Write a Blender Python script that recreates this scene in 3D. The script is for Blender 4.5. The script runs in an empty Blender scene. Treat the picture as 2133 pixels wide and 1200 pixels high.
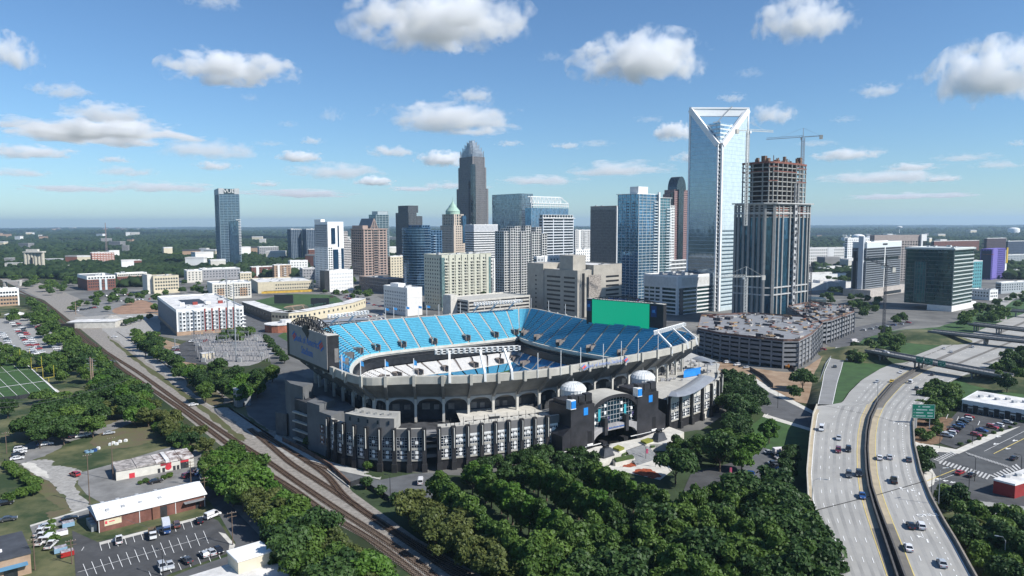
import bpy, math, random
import numpy as np
from mathutils import Vector, Matrix
random.seed(7)
S = bpy.context.scene
COL = S.collection
R = math.radians
F, H, YV, ROLL = 1500.0, 92.0, 467.0, 0.0031
TH = math.atan((600 - YV) / F)
_r0, _u0 = Vector((1, 0, 0)), Vector((0, math.sin(TH), math.cos(TH)))
FW = Vector((0, math.cos(TH), -math.sin(TH)))
RV = _r0 * math.cos(ROLL) - _u0 * math.sin(ROLL)
UV_ = _u0 * math.cos(ROLL) + _r0 * math.sin(ROLL)
EYE = Vector((0, 0, H))
PHI = R(40)

def ray(px, py): return RV * ((px - 1066.5) / F) + UV_ * ((600 - py) / F) + FW
def G(px, py, z=0.0):
    v = ray(px, py); return EYE + v * ((z - H) / v.z)
def Dp(px, py, d):
    v = ray(px, py); return EYE + v * (d / v.y)
def zat(x, y, py):
    a = Vector((x, y, 0)); k = (600 - py) / F
    return H + (k * a.dot(FW) - a.dot(UV_)) / (UV_.z - k * FW.z)
def pix(p):
    q = Vector(p) - EYE; w = q.dot(FW)
    return 1066.5 + F * q.dot(RV) / w, 600 - F * q.dot(UV_) / w
def along(p, v, px):
    q = Vector(p) - EYE; k = (px - 1066.5) / F
    return (k * q.dot(FW) - q.dot(RV)) / (v.dot(RV) - k * v.dot(FW))

# ---------------------------------------------------------------- mesh builder
class MB:
    def __init__(s): s.v = []; s.f = []; s.m = []
    def quad(s, a, b, c, d, m=0):
        n = len(s.v); s.v += [tuple(a), tuple(b), tuple(c), tuple(d)]; s.f.append((n, n+1, n+2, n+3)); s.m.append(m)
    def poly(s, pts, m=0):
        n = len(s.v); s.v += [tuple(p) for p in pts]; s.f.append(tuple(range(n, n+len(pts)))); s.m.append(m)
    def box(s, x0, y0, z0, x1, y1, z1, m=0, bottom=True):
        n = len(s.v)
        s.v += [(x0,y0,z0),(x1,y0,z0),(x1,y1,z0),(x0,y1,z0),(x0,y0,z1),(x1,y0,z1),(x1,y1,z1),(x0,y1,z1)]
        fs = [(4,5,6,7),(0,1,5,4),(1,2,6,5),(2,3,7,6),(3,0,4,7)] + ([(3,2,1,0)] if bottom else [])
        for f in fs: s.f.append(tuple(n+i for i in f)); s.m.append(m)
    def obox(s, c, ax, ay, az, m=0):       # oriented box: centre and three half-axis vectors
        c, ax, ay, az = Vector(c), Vector(ax), Vector(ay), Vector(az); n = len(s.v)
        for k in (-1, 1):
            for i, j in ((-1,-1),(1,-1),(1,1),(-1,1)): s.v.append(tuple(c + ax*i + ay*j + az*k))
        for f in [(4,5,6,7),(0,1,5,4),(1,2,6,5),(2,3,7,6),(3,0,4,7),(3,2,1,0)]: s.f.append(tuple(n+i for i in f)); s.m.append(m)
    def beam(s, a, b, w, h=None, m=0):     # rectangular bar from a to b
        a, b = Vector(a), Vector(b); d = b - a
        if d.length < 1e-6: return
        t = d.normalized(); u = Vector((0,0,1)) if abs(t.z) < .95 else Vector((1,0,0))
        x = t.cross(u).normalized(); y = x.cross(t).normalized(); h = w if h is None else h
        s.obox((a+b)/2, x*w/2, t*d.length/2, y*h/2, m)
    def prism(s, pts, z0, z1, m=0, mt=None, bottom=False, top=True):
        k = len(pts); n = len(s.v); g = lambda z, p: z(p) if callable(z) else z
        s.v += [(p[0], p[1], g(z0, p)) for p in pts] + [(p[0], p[1], g(z1, p)) for p in pts]
        for i in range(k):
            j = (i+1) % k; s.f.append((n+i, n+j, n+k+j, n+k+i)); s.m.append(m)
        if top: s.f.append(tuple(range(n+k, n+2*k))); s.m.append(m if mt is None else mt)
        if bottom: s.f.append(tuple(range(n+k-1, n-1, -1))); s.m.append(m)
    def cyl(s, c, r0, z0, r1, z1, k=12, m=0, cap=True):
        n = len(s.v)
        for r, z in ((r0, z0), (r1, z1)):
            s.v += [(c[0]+r*math.cos(2*math.pi*i/k), c[1]+r*math.sin(2*math.pi*i/k), z) for i in range(k)]
        for i in range(k):
            j = (i+1) % k; s.f.append((n+i, n+j, n+k+j, n+k+i)); s.m.append(m)
        if cap: s.f.append(tuple(range(n+k, n+2*k))); s.m.append(m)
    def lathe(s, c, prof, k=16, m=0):
        n = len(s.v)
        for r, z in prof: s.v += [(c[0]+r*math.cos(2*math.pi*i/k), c[1]+r*math.sin(2*math.pi*i/k), c[2]+z) for i in range(k)]
        for q in range(len(prof)-1):
            for i in range(k):
                j = (i+1) % k; s.f.append((n+q*k+i, n+q*k+j, n+q*k+k+j, n+q*k+k+i)); s.m.append(m)
    def tube(s, pts, r, k=6, m=0):
        pts = [Vector(p) for p in pts]; n = len(s.v); L = len(pts)
        rr = r if isinstance(r, (list, tuple)) else [r]*L
        for i, p in enumerate(pts):
            t = (pts[min(i+1, L-1)] - pts[max(i-1, 0)]).normalized()
            u = Vector((0,0,1)) if abs(t.z) < .95 else Vector((1,0,0)); x = t.cross(u).normalized(); y = x.cross(t)
            s.v += [tuple(p + (x*math.cos(2*math.pi*a/k) + y*math.sin(2*math.pi*a/k))*rr[i]) for a in range(k)]
        for i in range(L-1):
            for a in range(k):
                b = (a+1) % k; s.f.append((n+i*k+a, n+i*k+b, n+(i+1)*k+b, n+(i+1)*k+a)); s.m.append(m)
        s.f.append(tuple(n+(L-1)*k+a for a in range(k))); s.m.append(m)
    def strip(s, A, B, m=0):               # quads between two equally long point lists
        for i in range(len(A)-1): s.quad(A[i], A[i+1], B[i+1], B[i], m)
    def mesh(s, name, mats, smooth=False):
        me = bpy.data.meshes.new(name); me.from_pydata(s.v, [], s.f)
        for m in (mats if isinstance(mats, (list, tuple)) else [mats]): me.materials.append(m)
        if len(me.materials) > 1: me.polygons.foreach_set('material_index', s.m)
        if smooth: me.polygons.foreach_set('use_smooth', [True]*len(s.f))
        me.update(); return me
    def build(s, name, mats, parent=None, smooth=False):
        return link(name, s.mesh(name, mats, smooth), parent)

def link(name, data, parent=None):
    o = bpy.data.objects.new(name, data); COL.objects.link(o)
    if parent is not None: o.parent = parent
    return o
def thing(name, label, cat, loc=(0,0,0), rz=0.0, group=None):
    o = link(name, None); o.location = loc; o.rotation_euler = (0, 0, rz); o.empty_display_size = 1
    return tag(o, label, cat, group)
def tag(o, label, cat, group=None):
    o['label'] = label; o['category'] = cat
    if group: o['group'] = group
    return o
def setting(name, mb, mats, kind='structure', smooth=False):
    o = mb.build(name, mats, None, smooth); o['kind'] = kind; return o
def copy_tree(o, parent=None, mats=None):
    c = o.copy(); COL.objects.link(c); c.parent = parent
    for ch in o.children: copy_tree(ch, c)
    return c
ORD = ['leftmost','second','third','fourth','fifth','sixth','seventh','eighth','ninth','tenth','eleventh','twelfth','thirteenth','fourteenth','fifteenth','sixteenth','seventeenth','eighteenth','nineteenth','twentieth']
_T = ['','','twenty','thirty','forty','fifty','sixty','seventy','eighty','ninety']
def ordn(i):
    if i < 20: return ORD[i] if i == 0 else ORD[i] + ' from the left'
    n = i + 1
    if n >= 100: return ordn(n - 101).replace('leftmost', 'first from the left').join(['hundred and ', '']) if n > 100 else 'hundredth from the left'
    t, u = divmod(n, 10)
    return (_T[t][:-1] + 'ieth' if u == 0 else _T[t] + '-' + ('first' if u == 1 else ORD[u-1])) + ' from the left'

# ---------------------------------------------------------------- materials
_M = {}
def pm(name, col, rough=.8, var=.18, scale=.35, metal=0., spec=.4, col2=None, detail=4, bump=0., coord='Object', lo=.35, hi=.65):
    if name in _M: return _M[name]
    m = bpy.data.materials.new(name); m.use_nodes = True; nt = m.node_tree; b = nt.nodes['Principled BSDF']
    N, L = nt.nodes.new, nt.links.new
    b.inputs['Roughness'].default_value = rough; b.inputs['Metallic'].default_value = metal
    b.inputs['Specular IOR Level'].default_value = spec
    tc = N('ShaderNodeTexCoord'); no = N('ShaderNodeTexNoise')
    no.inputs['Scale'].default_value = scale; no.inputs['Detail'].default_value = detail; no.inputs['Roughness'].default_value = .65
    L(tc.outputs[coord], no.inputs['Vector'])
    mr = N('ShaderNodeMapRange'); mr.inputs[1].default_value = lo; mr.inputs[2].default_value = hi; L(no.outputs['Fac'], mr.inputs[0])
    mx = N('ShaderNodeMix'); mx.data_type = 'RGBA'; L(mr.outputs[0], mx.inputs[0])
    c1 = [c*(1-var) for c in col]; c2 = [min(1, c*(1+var)) for c in col] if col2 is None else list(col2)
    mx.inputs[6].default_value = (*c1, 1); mx.inputs[7].default_value = (*c2, 1)
    L(mx.outputs[2], b.inputs['Base Color'])
    if bump:
        bp = N('ShaderNodeBump'); bp.inputs['Strength'].default_value = bump; bp.inputs['Distance'].default_value = .1
        L(no.outputs['Fac'], bp.inputs['Height']); L(bp.outputs[0], b.inputs['Normal'])
    _M[name] = m; return m
def glass(name, col, pane=(1.6, 1.6, 3.9), metal=.55, rough=.06, var=.35, spec=.9, tilt=.02):
    """curtain-wall glazing: every pane a little different in tint and tilt"""
    if name in _M: return _M[name]
    m = bpy.data.materials.new(name); m.use_nodes = True; nt = m.node_tree; b = nt.nodes['Principled BSDF']
    N, L = nt.nodes.new, nt.links.new
    tc = N('ShaderNodeTexCoord'); dv = N('ShaderNodeVectorMath'); dv.operation = 'DIVIDE'; dv.inputs[1].default_value = pane
    ad = N('ShaderNodeVectorMath'); ad.operation = 'ADD'; ad.inputs[1].default_value = (.013, .013, .013)
    fl = N('ShaderNodeVectorMath'); fl.operation = 'FLOOR'; wn = N('ShaderNodeTexWhiteNoise')
    L(tc.outputs['Object'], dv.inputs[0]); L(dv.outputs[0], ad.inputs[0]); L(ad.outputs[0], fl.inputs[0]); L(fl.outputs[0], wn.inputs['Vector'])
    mx = N('ShaderNodeMix'); mx.data_type = 'RGBA'; L(wn.outputs['Value'], mx.inputs[0])
    mx.inputs[6].default_value = (*[c*(1-var) for c in col], 1); mx.inputs[7].default_value = (*[min(1, c*(1+var)) for c in col], 1)
    L(mx.outputs[2], b.inputs['Base Color'])
    b.inputs['Roughness'].default_value = rough; b.inputs['Metallic'].default_value = metal; b.inputs['Specular IOR Level'].default_value = spec
    ge = N('ShaderNodeNewGeometry'); vs = N('ShaderNodeVectorMath'); vs.operation = 'MULTIPLY_ADD'
    sb = N('ShaderNodeVectorMath'); sb.operation = 'SUBTRACT'; sb.inputs[1].default_value = (.5, .5, .5); L(wn.outputs['Color'], sb.inputs[0])
    vs.inputs[1].default_value = (tilt,)*3; L(sb.outputs[0], vs.inputs[0]); L(ge.outputs['Normal'], vs.inputs[2])
    nn = N('ShaderNodeVectorMath'); nn.operation = 'NORMALIZE'; L(vs.outputs[0], nn.inputs[0]); L(nn.outputs[0], b.inputs['Normal'])
    _M[name] = m; return m
def leafmat(name, c1, c2, trans=.25):
    m = bpy.data.materials.new(name); m.use_nodes = True; nt = m.node_tree; nt.nodes.clear(); N, L = nt.nodes.new, nt.links.new
    out = N('ShaderNodeOutputMaterial'); d = N('ShaderNodeBsdfPrincipled'); t = N('ShaderNodeBsdfTranslucent'); mi = N('ShaderNodeMixShader')
    d.inputs['Roughness'].default_value = .55; d.inputs['Specular IOR Level'].default_value = .25
    oi = N('ShaderNodeObjectInfo'); tc = N('ShaderNodeTexCoord'); no = N('ShaderNodeTexNoise'); no.inputs['Scale'].default_value = .9; no.inputs['Detail'].default_value = 3
    L(tc.outputs['Object'], no.inputs['Vector'])
    a = N('ShaderNodeMath'); a.operation = 'MULTIPLY_ADD'; a.inputs[1].default_value = .55; L(oi.outputs['Random'], a.inputs[0])
    b = N('ShaderNodeMath'); b.operation = 'MULTIPLY_ADD'; b.inputs[1].default_value = 1.3; b.inputs[2].default_value = -.45; L(no.outputs['Fac'], b.inputs[0]); L(b.outputs[0], a.inputs[2]); a.use_clamp = True
    mx = N('ShaderNodeMix'); mx.data_type = 'RGBA'; mx.inputs[6].default_value = (*c1, 1); mx.inputs[7].default_value = (*c2, 1); L(a.outputs[0], mx.inputs[0])
    L(mx.outputs[2], d.inputs['Base Color']); L(mx.outputs[2], t.inputs['Color'])
    mi.inputs[0].default_value = trans; L(d.outputs[0], mi.inputs[1]); L(t.outputs[0], mi.inputs[2]); L(mi.outputs[0], out.inputs['Surface'])
    _M[name] = m; return m
def lamp_mat(name, col, e):
    if name in _M: return _M[name]
    m = bpy.data.materials.new(name); m.use_nodes = True; b = m.node_tree.nodes['Principled BSDF']
    b.inputs['Base Color'].default_value = (*[c*.3 for c in col], 1); b.inputs['Emission Color'].default_value = (*col, 1); b.inputs['Emission Strength'].default_value = e
    b.inputs['Roughness'].default_value = .4
    _M[name] = m; return m
conc = pm('concrete', (.40, .39, .36), .85, .16, .25)
conc_l = pm('light_concrete', (.52, .50, .45), .85, .14, .3)
conc_d = pm('dark_concrete', (.20, .20, .20), .85, .2, .25)
white = pm('white_paint', (.74, .74, .72), .6, .07, .4)
black = pm('black_stone', (.022, .022, .025), .55, .3, .5)
dark = pm('dark_metal', (.03, .032, .036), .5, .3, .6)
steel = pm('grey_steel', (.38, .40, .42), .45, .12, .5, metal=.5)
asphalt = pm('asphalt', (.060, .061, .063), .9, .35, .16, detail=10, lo=.3, hi=.7)
asphalt_l = pm('worn_asphalt', (.185, .183, .176), .9, .35, .13, detail=10, lo=.3, hi=.7)
gravel = pm('gravel', (.30, .29, .27), .95, .25, .5, detail=9)
dirt = pm('red_dirt', (.27, .17, .10), .95, .3, .09, detail=8, col2=(.34, .25, .17))
grass = pm('lawn_grass', (.034, .064, .018), .9, .3, .05, detail=10, col2=(.13, .128, .06), lo=.42, hi=.62)
grass_b = pm('bright_grass', (.036, .082, .02), .9, .25, .15, detail=8)
redbrick = pm('red_brick', (.165, .072, .055), .9, .25, .4)
tanbrick = pm('tan_brick', (.36, .25, .17), .9, .16, .3)
cream = pm('cream_stucco', (.55, .49, .36), .85, .1, .25)
roofw = pm('white_roofing', (.60, .59, .57), .8, .26, .15, detail=9)
roofg = pm('grey_roofing', (.24, .24, .24), .9, .25, .15, detail=7)
roofd = pm('dark_roofing', (.055, .06, .07), .8, .25, .2, detail=7)
wglass = glass('window_glass', (.05, .065, .08), (1.3, 1.3, 1.7), .25, .08, .6)
# ---------------------------------------------------------------- camera, light, sky
cam = bpy.data.cameras.new('camera'); cam.sensor_width = 36; cam.lens = F / 2133 * 36; cam.clip_start = 1; cam.clip_end = 90000
co = bpy.data.objects.new('camera', cam); COL.objects.link(co); S.camera = co
co.matrix_world = Matrix(((RV.x, UV_.x, -FW.x, 0), (RV.y, UV_.y, -FW.y, 0), (RV.z, UV_.z, -FW.z, H), (0, 0, 0, 1)))
S.render.resolution_x, S.render.resolution_y = 1024, 576
ELEV = R(42); SUNV = Vector((0.912 * math.cos(ELEV), -0.41 * math.cos(ELEV), math.sin(ELEV)))
sl = bpy.data.lights.new('sun', 'SUN'); sl.energy = 4.8; sl.angle = R(.5); sl.color = (1, .965, .91)
so = bpy.data.objects.new('sun', sl); COL.objects.link(so); so.rotation_euler = SUNV.to_track_quat('Z', 'Y').to_euler(); so.location = (200, -100, 400)
wd = bpy.data.worlds.new('World'); S.world = wd; wd.use_nodes = True; nt = wd.node_tree; bg = nt.nodes['Background']
sky = nt.nodes.new('ShaderNodeTexSky'); sky.sky_type = 'NISHITA'; sky.sun_disc = False
sky.sun_elevation = ELEV; sky.sun_rotation = math.atan2(SUNV.x, SUNV.y)
sky.altitude = 300; sky.air_density = 1.0; sky.dust_density = .25; sky.ozone_density = 3.0
tint = nt.nodes.new('ShaderNodeMix'); tint.data_type = 'RGBA'; tint.blend_type = 'MULTIPLY'; tint.inputs[0].default_value = 1; tint.inputs[7].default_value = (.74, .95, 1.12, 1)
nt.links.new(sky.outputs[0], tint.inputs[6]); nt.links.new(tint.outputs[2], bg.inputs[0]); bg.inputs[1].default_value = .085
S.view_settings.view_transform = 'Standard'; S.view_settings.look = 'None'; S.view_settings.gamma = 1; S.view_settings.exposure = .45
S.cycles.volume_bounces = 12; S.cycles.max_bounces = 14; S.cycles.diffuse_bounces = 3; S.cycles.glossy_bounces = 3; S.cycles.transparent_max_bounces = 8
S.cycles.volume_step_rate = 1.0; S.cycles.use_denoising = True

def cloud_material(name, dens, lo):
    m = bpy.data.materials.new(name); m.use_nodes = True; nt = m.node_tree; nt.nodes.clear(); N, L = nt.nodes.new, nt.links.new
    out = N('ShaderNodeOutputMaterial'); vol = N('ShaderNodeVolumePrincipled'); L(vol.outputs[0], out.inputs['Volume'])
    vol.inputs['Color'].default_value = (1, 1, 1, 1); vol.inputs['Anisotropy'].default_value = 0
    tc = N('ShaderNodeTexCoord'); oi = N('ShaderNodeObjectInfo')
    # flat base: stretch the lower half of the unit ball
    sp = N('ShaderNodeSeparateXYZ'); L(tc.outputs['Object'], sp.inputs[0])
    lt = N('ShaderNodeMath'); lt.operation = 'MINIMUM'; lt.inputs[1].default_value = 0; L(sp.outputs[2], lt.inputs[0])
    ma = N('ShaderNodeMath'); ma.operation = 'MULTIPLY_ADD'; ma.inputs[1].default_value = .9; L(lt.outputs[0], ma.inputs[0]); L(sp.outputs[2], ma.inputs[2])
    cb = N('ShaderNodeCombineXYZ'); L(sp.outputs[0], cb.inputs[0]); L(sp.outputs[1], cb.inputs[1]); L(ma.outputs[0], cb.inputs[2])
    ln = N('ShaderNodeVectorMath'); ln.operation = 'LENGTH'; L(cb.outputs[0], ln.inputs[0])
    sc = N('ShaderNodeVectorMath'); sc.operation = 'SCALE'; L(oi.outputs['Random'], sc.inputs['Scale']); sc.inputs[0].default_value = (57, 31, 83)
    # noise grain follows the cloud's own size: the object's scale is undone through its world position
    ad = N('ShaderNodeVectorMath'); ad.operation = 'ADD'; L(sc.outputs[0], ad.inputs[0])
    mp = N('ShaderNodeMapping'); mp.inputs['Scale'].default_value = (1.9, 1.5, 1.0); L(tc.outputs['Object'], mp.inputs[0]); L(mp.outputs[0], ad.inputs[1])
    no = N('ShaderNodeTexNoise'); no.inputs['Scale'].default_value = 1.55; no.inputs['Detail'].default_value = 7; no.inputs['Roughness'].default_value = .6; no.inputs['Distortion'].default_value = .25
    L(ad.outputs[0], no.inputs['Vector'])
    m1 = N('ShaderNodeMath'); m1.operation = 'MULTIPLY_ADD'; L(no.outputs['Fac'], m1.inputs[0]); m1.inputs[1].default_value = 3.1; m1.inputs[2].default_value = lo
    m2 = N('ShaderNodeMath'); m2.operation = 'SUBTRACT'; L(m1.outputs[0], m2.inputs[0]); L(ln.outputs['Value'], m2.inputs[1])
    m3 = N('ShaderNodeMath'); m3.operation = 'MULTIPLY'; m3.use_clamp = True; L(m2.outputs[0], m3.inputs[0]); m3.inputs[1].default_value = 2.6
    m4 = N('ShaderNodeMath'); m4.operation = 'MULTIPLY'; L(m3.outputs[0], m4.inputs[0]); m4.inputs[1].default_value = dens
    L(m4.outputs[0], vol.inputs['Density']); return m
CM = [cloud_material('cloud_thick', .011, -.85), cloud_material('cloud_thin', .006, -.9), cloud_material('cloud_veil', .0022, -.85)]
def ball(n=3):
    import bmesh
    bm = bmesh.new(); bmesh.ops.create_icosphere(bm, subdivisions=n, radius=1.0); me = bpy.data.meshes.new('cloud'); bm.to_mesh(me); bm.free(); return me
_balls = []
for m in CM:
    b = ball(); b.materials.append(m); _balls.append(b)
CL = [(915,48,390,125,0,'large bright'),(1335,132,300,110,0,'broad lumpy'),(1672,50,195,92,0,'compact bright'),(480,150,260,66,0,'long bright'),(940,252,330,72,1,'wide soft'),
 (985,202,120,34,1,'small thin'),(185,277,400,46,0,'very long flat'),(220,240,175,42,1,'soft rounded'),(65,320,165,30,1,'low flat'),(130,192,110,32,1,'small bright'),
 (18,115,105,68,0,'cut-off bright'),(2065,165,210,120,0,'tall bright'),(2030,103,80,34,1,'small ragged'),(1830,192,100,30,1,'small pale'),(1405,280,105,44,0,'small puffy'),
 (1610,245,110,48,1,'soft puffy'),(1525,207,66,22,1,'tiny'),(690,243,58,34,2,'faint round'),(650,295,64,18,1,'tiny flat'),(627,330,100,28,0,'low bright'),
 (810,318,120,26,1,'low soft'),(925,335,125,38,0,'low puffy'),(1180,305,80,18,1,'tiny low'),(440,318,210,44,2,'faint wide'),(450,348,100,22,1,'low pale'),
 (700,360,210,36,2,'faint low'),(780,380,90,24,0,'lowest bright'),(1290,355,240,34,2,'faint long'),(1770,325,150,28,1,'low grey'),(1900,350,120,18,1,'thin low'),
 (1830,372,230,30,2,'faint wide low'),(240,335,66,16,1,'tiny pale'),(260,360,130,20,2,'faint flat'),(555,385,64,14,1,'tiny lowest'),(40,362,110,20,2,'faint low'),
 (1960,374,80,16,1,'thin lowest'),(2122,300,40,14,1,'tiny'),(1150,120,62,26,2,'faint wispy'),(1915,160,46,18,2,'faint small'),(1560,155,66,18,2,'wispy'),
 (445,2,120,40,1,'cut-off thin'),(300,300,90,14,1,''),(560,300,70,12,2,''),(1240,300,90,14,2,''),(1000,275,150,22,1,''),(860,395,120,12,1,''),(150,395,200,14,2,''),(1700,300,90,14,2,''),(2010,330,120,16,2,''),(1350,250,70,14,2,''),(1760,250,60,14,2,''),(520,205,46,16,2,''),(600,260,50,12,2,''),(1890,410,240,14,2,''),(1060,300,66,16,1,'thin tiny'),(1130,378,200,24,2,'faint lowest'),(330,392,220,22,2,'faint lowest'),(950,388,160,20,2,'faint lowest'),(620,405,260,18,2,'faint lowest'),(1450,330,120,26,1,'half-hidden'),(2080,345,90,18,2,'faint')]
for i, (px, py, w_, h_, k, adj) in enumerate(CL):
    v = ray(px, py); p = EYE + v * ((1250 - H) / v.z); d = (p - EYE).length / F
    o = link('cloud', _balls[k]); o.location = p
    o.scale = (w_*d*.52, w_*d*.45, max(h_*d*.64, 55)); o.rotation_euler = (0, 0, math.atan2(-p.x, p.y))
    o['kind'] = 'stuff'
    side = 'left' if px < 700 else 'middle' if px < 1430 else 'right'

# haze: one closed box of even, thin air around everything on the ground
hz = MB(); hz.box(-21500, -700, -9, 21500, 27500, 300)
hm = bpy.data.materials.new('haze_air'); hm.use_nodes = True; _nt = hm.node_tree; _nt.nodes.clear()
_o = _nt.nodes.new('ShaderNodeOutputMaterial'); _v = _nt.nodes.new('ShaderNodeVolumePrincipled'); _nt.links.new(_v.outputs[0], _o.inputs['Volume'])
_v.inputs['Color'].default_value = (.56, .77, 1, 1); _v.inputs['Density'].default_value = 5e-5; _v.inputs['Anisotropy'].default_value = .2
setting('haze', hz, hm, 'stuff')

# ---------------------------------------------------------------- ground
gm = bpy.data.materials.new('ground_cover'); gm.use_nodes = True; _nt = gm.node_tree; _b = _nt.nodes['Principled BSDF']; N, L = _nt.nodes.new, _nt.links.new
_b.inputs['Roughness'].default_value = .95; _b.inputs['Specular IOR Level'].default_value = .1
_tc = N('ShaderNodeTexCoord'); n1 = N('ShaderNodeTexNoise'); n1.inputs['Scale'].default_value = .004; n1.inputs['Detail'].default_value = 8; L(_tc.outputs['Object'], n1.inputs['Vector'])
n2 = N('ShaderNodeTexNoise'); n2.inputs['Scale'].default_value = .05; n2.inputs['Detail'].default_value = 8; L(_tc.outputs['Object'], n2.inputs['Vector'])
cr = N('ShaderNodeValToRGB'); L(n1.outputs['Fac'], cr.inputs[0])
cr.color_ramp.elements[0].position = .38; cr.color_ramp.elements[0].color = (.032, .055, .022, 1); cr.color_ramp.elements[1].position = .66; cr.color_ramp.elements[1].color = (.11, .12, .07, 1)
mx = N('ShaderNodeMix'); mx.data_type = 'RGBA'; mx.blend_type = 'MULTIPLY'; mx.inputs[0].default_value = .6; L(cr.outputs[0], mx.inputs[6]); L(n2.outputs['Color'], mx.inputs[7]); L(mx.outputs[2], _b.inputs['Base Color'])
g = MB()
nx, ny = 90, 100
ys = [-450 + 24500 * (j / ny) ** 2.2 for j in range(ny + 1)]; xs = [math.copysign(abs(2*i/nx - 1) ** 2, 2*i/nx - 1) * 20000 for i in range(nx + 1)]
def hill(x, y):
    r = math.hypot(x, y)
    k = min(1, max(0, (r - 1900) / 3500))
    return k * (13 * math.sin(x*.00061 + 1) * math.cos(y*.0005) + 9 * math.sin(x*.0017 + y*.0011) + 6 * math.sin(y*.0031 - x*.0023) - 10)
for j in range(ny + 1):
    for i in range(nx + 1): g.v.append((xs[i], ys[j], hill(xs[i], ys[j])))
for j in range(ny):
    for i in range(nx): a = j*(nx+1) + i; g.f.append((a, a+1, a+nx+2, a+nx+1)); g.m.append(0)
setting('ground', g, gm, smooth=True)
_lz = [0]
def sheet(name, px, m, z=None, world=False, zf=None):
    """a flat patch of ground cover outlined by photograph points on the ground"""
    _lz[0] += 1; z = .02 + _lz[0]*.0025 if z is None else z
    b = MB()
    pts = [Vector((p[0], p[1], z)) for p in px] if world else [G(p[0], p[1], z) for p in px]
    if name in SOFT and len(pts) > 3:          # natural patches get wavering, uneven edges
        q = spline_xy([p.xy for p in pts], len(pts)*9); rn = random.Random(len(pts)*7 + int(pts[0].x)); k = len(q)
        j = [rn.uniform(-1, 1) for _ in q]; r = .012*math.sqrt(abs(pts[0].y)+1)*3.2
        pts = [Vector((p.x + r*j[i], p.y + r*j[(i*3+1) % k], z)) for i, p in enumerate(q)]
    b.poly(pts); return setting(name, b, m)
SOFT = ('lawn', 'weeds', 'gravel_path', 'gravel_ground', 'dirt_ground', 'flower_bed')
def spline_xy(cp, n):
    k = len(cp); out = []
    for i in range(k):
        p = [cp[(i+j-1) % k] for j in range(4)]
        for t in [q/9 for q in range(9)]: out.append(.5*((2*p[1]) + (p[2]-p[0])*t*.6 + (2*p[0]-5*p[1]+4*p[2]-p[3])*t*t*.6 + (3*p[1]-p[0]-3*p[2]+p[3])*t**3*.6) + (p[2]-p[1])*(.4*t))
    return out
# ---------------------------------------------------------------- lettering
def text_mesh(body, size, mat, ext=.05):
    c = bpy.data.curves.new('lettering', 'FONT'); c.body = body; c.size = size; c.extrude = ext; c.align_x = 'CENTER'; c.align_y = 'CENTER'; c.resolution_u = 2
    o = bpy.data.objects.new('lettering', c); me = bpy.data.meshes.new_from_object(o); bpy.data.objects.remove(o); bpy.data.curves.remove(c)
    me.materials.clear(); me.materials.append(mat); return me
def lettering(name, body, size, mat, parent, pos, xdir, ndir, sx=1.0, bold=0):
    """text standing at pos, reading along xdir, facing ndir"""
    me = text_mesh(body, size, mat); x = Vector(xdir).normalized(); n = Vector(ndir); n = (n - x*n.dot(x)).normalized(); y = n.cross(x)
    M = Matrix(((x.x*sx, y.x, n.x, pos[0]), (x.y*sx, y.y, n.y, pos[1]), (x.z*sx, y.z, n.z, pos[2]), (0, 0, 0, 1)))
    me.transform(M); return link(name, me, parent)

# ---------------------------------------------------------------- the stadium
seat_b = pm('blue_seats', (.10, .41, .54), .5, .12, .6, spec=.35)
seat_b2 = pm('shade_toned_seats', (.045, .34, .62), .5, .12, .6)  # deeper copy of the blue, with the right end's shadow in the colour
seat_g = pm('grey_seats', (.62, .62, .61), .6, .08, .6)
aisle_m = pm('aisle_concrete', (.36, .34, .31), .85, .12, .5)
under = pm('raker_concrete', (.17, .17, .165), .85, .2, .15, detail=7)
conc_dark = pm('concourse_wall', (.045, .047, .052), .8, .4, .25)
pan = pm('grey_panel', (.15, .147, .147), .75, .1, .3)
fasc = pm('fascia_concrete', (.40, .385, .34), .85, .15, .12, detail=7)
sglass = glass('stadium_glass', (.02, .035, .06), (2, 2, 2), .3, .08, .5)
blue_sign = pm('sign_blue', (.05, .17, .50), .5, .06)
red_sign = pm('sign_red', (.62, .06, .09), .5, .06)
sky_sign = pm('sky_blue_sign', (.02, .22, .62), .4, .1)
ZR = 32.0
_np = [(749,788),(799,787),(849,785),(931,785),(1005,782),(1072,777),(1161,768),(1250,752),(1323,740),(1397,726),(1440,713)]
_fp = [(1458,701),(1432,692),(1397,685),(1310,676),(1225,666),(1161,653),(1106,642),(1059,645),(990,650),(920,657),(856,661),(793,666),(735,672),(684,678)]
_cp = [G(x, y, ZR).xy for x, y in _np + _fp] + [Vector((-113, 388)), Vector((-104, 345)), Vector((-84, 310))]
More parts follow.
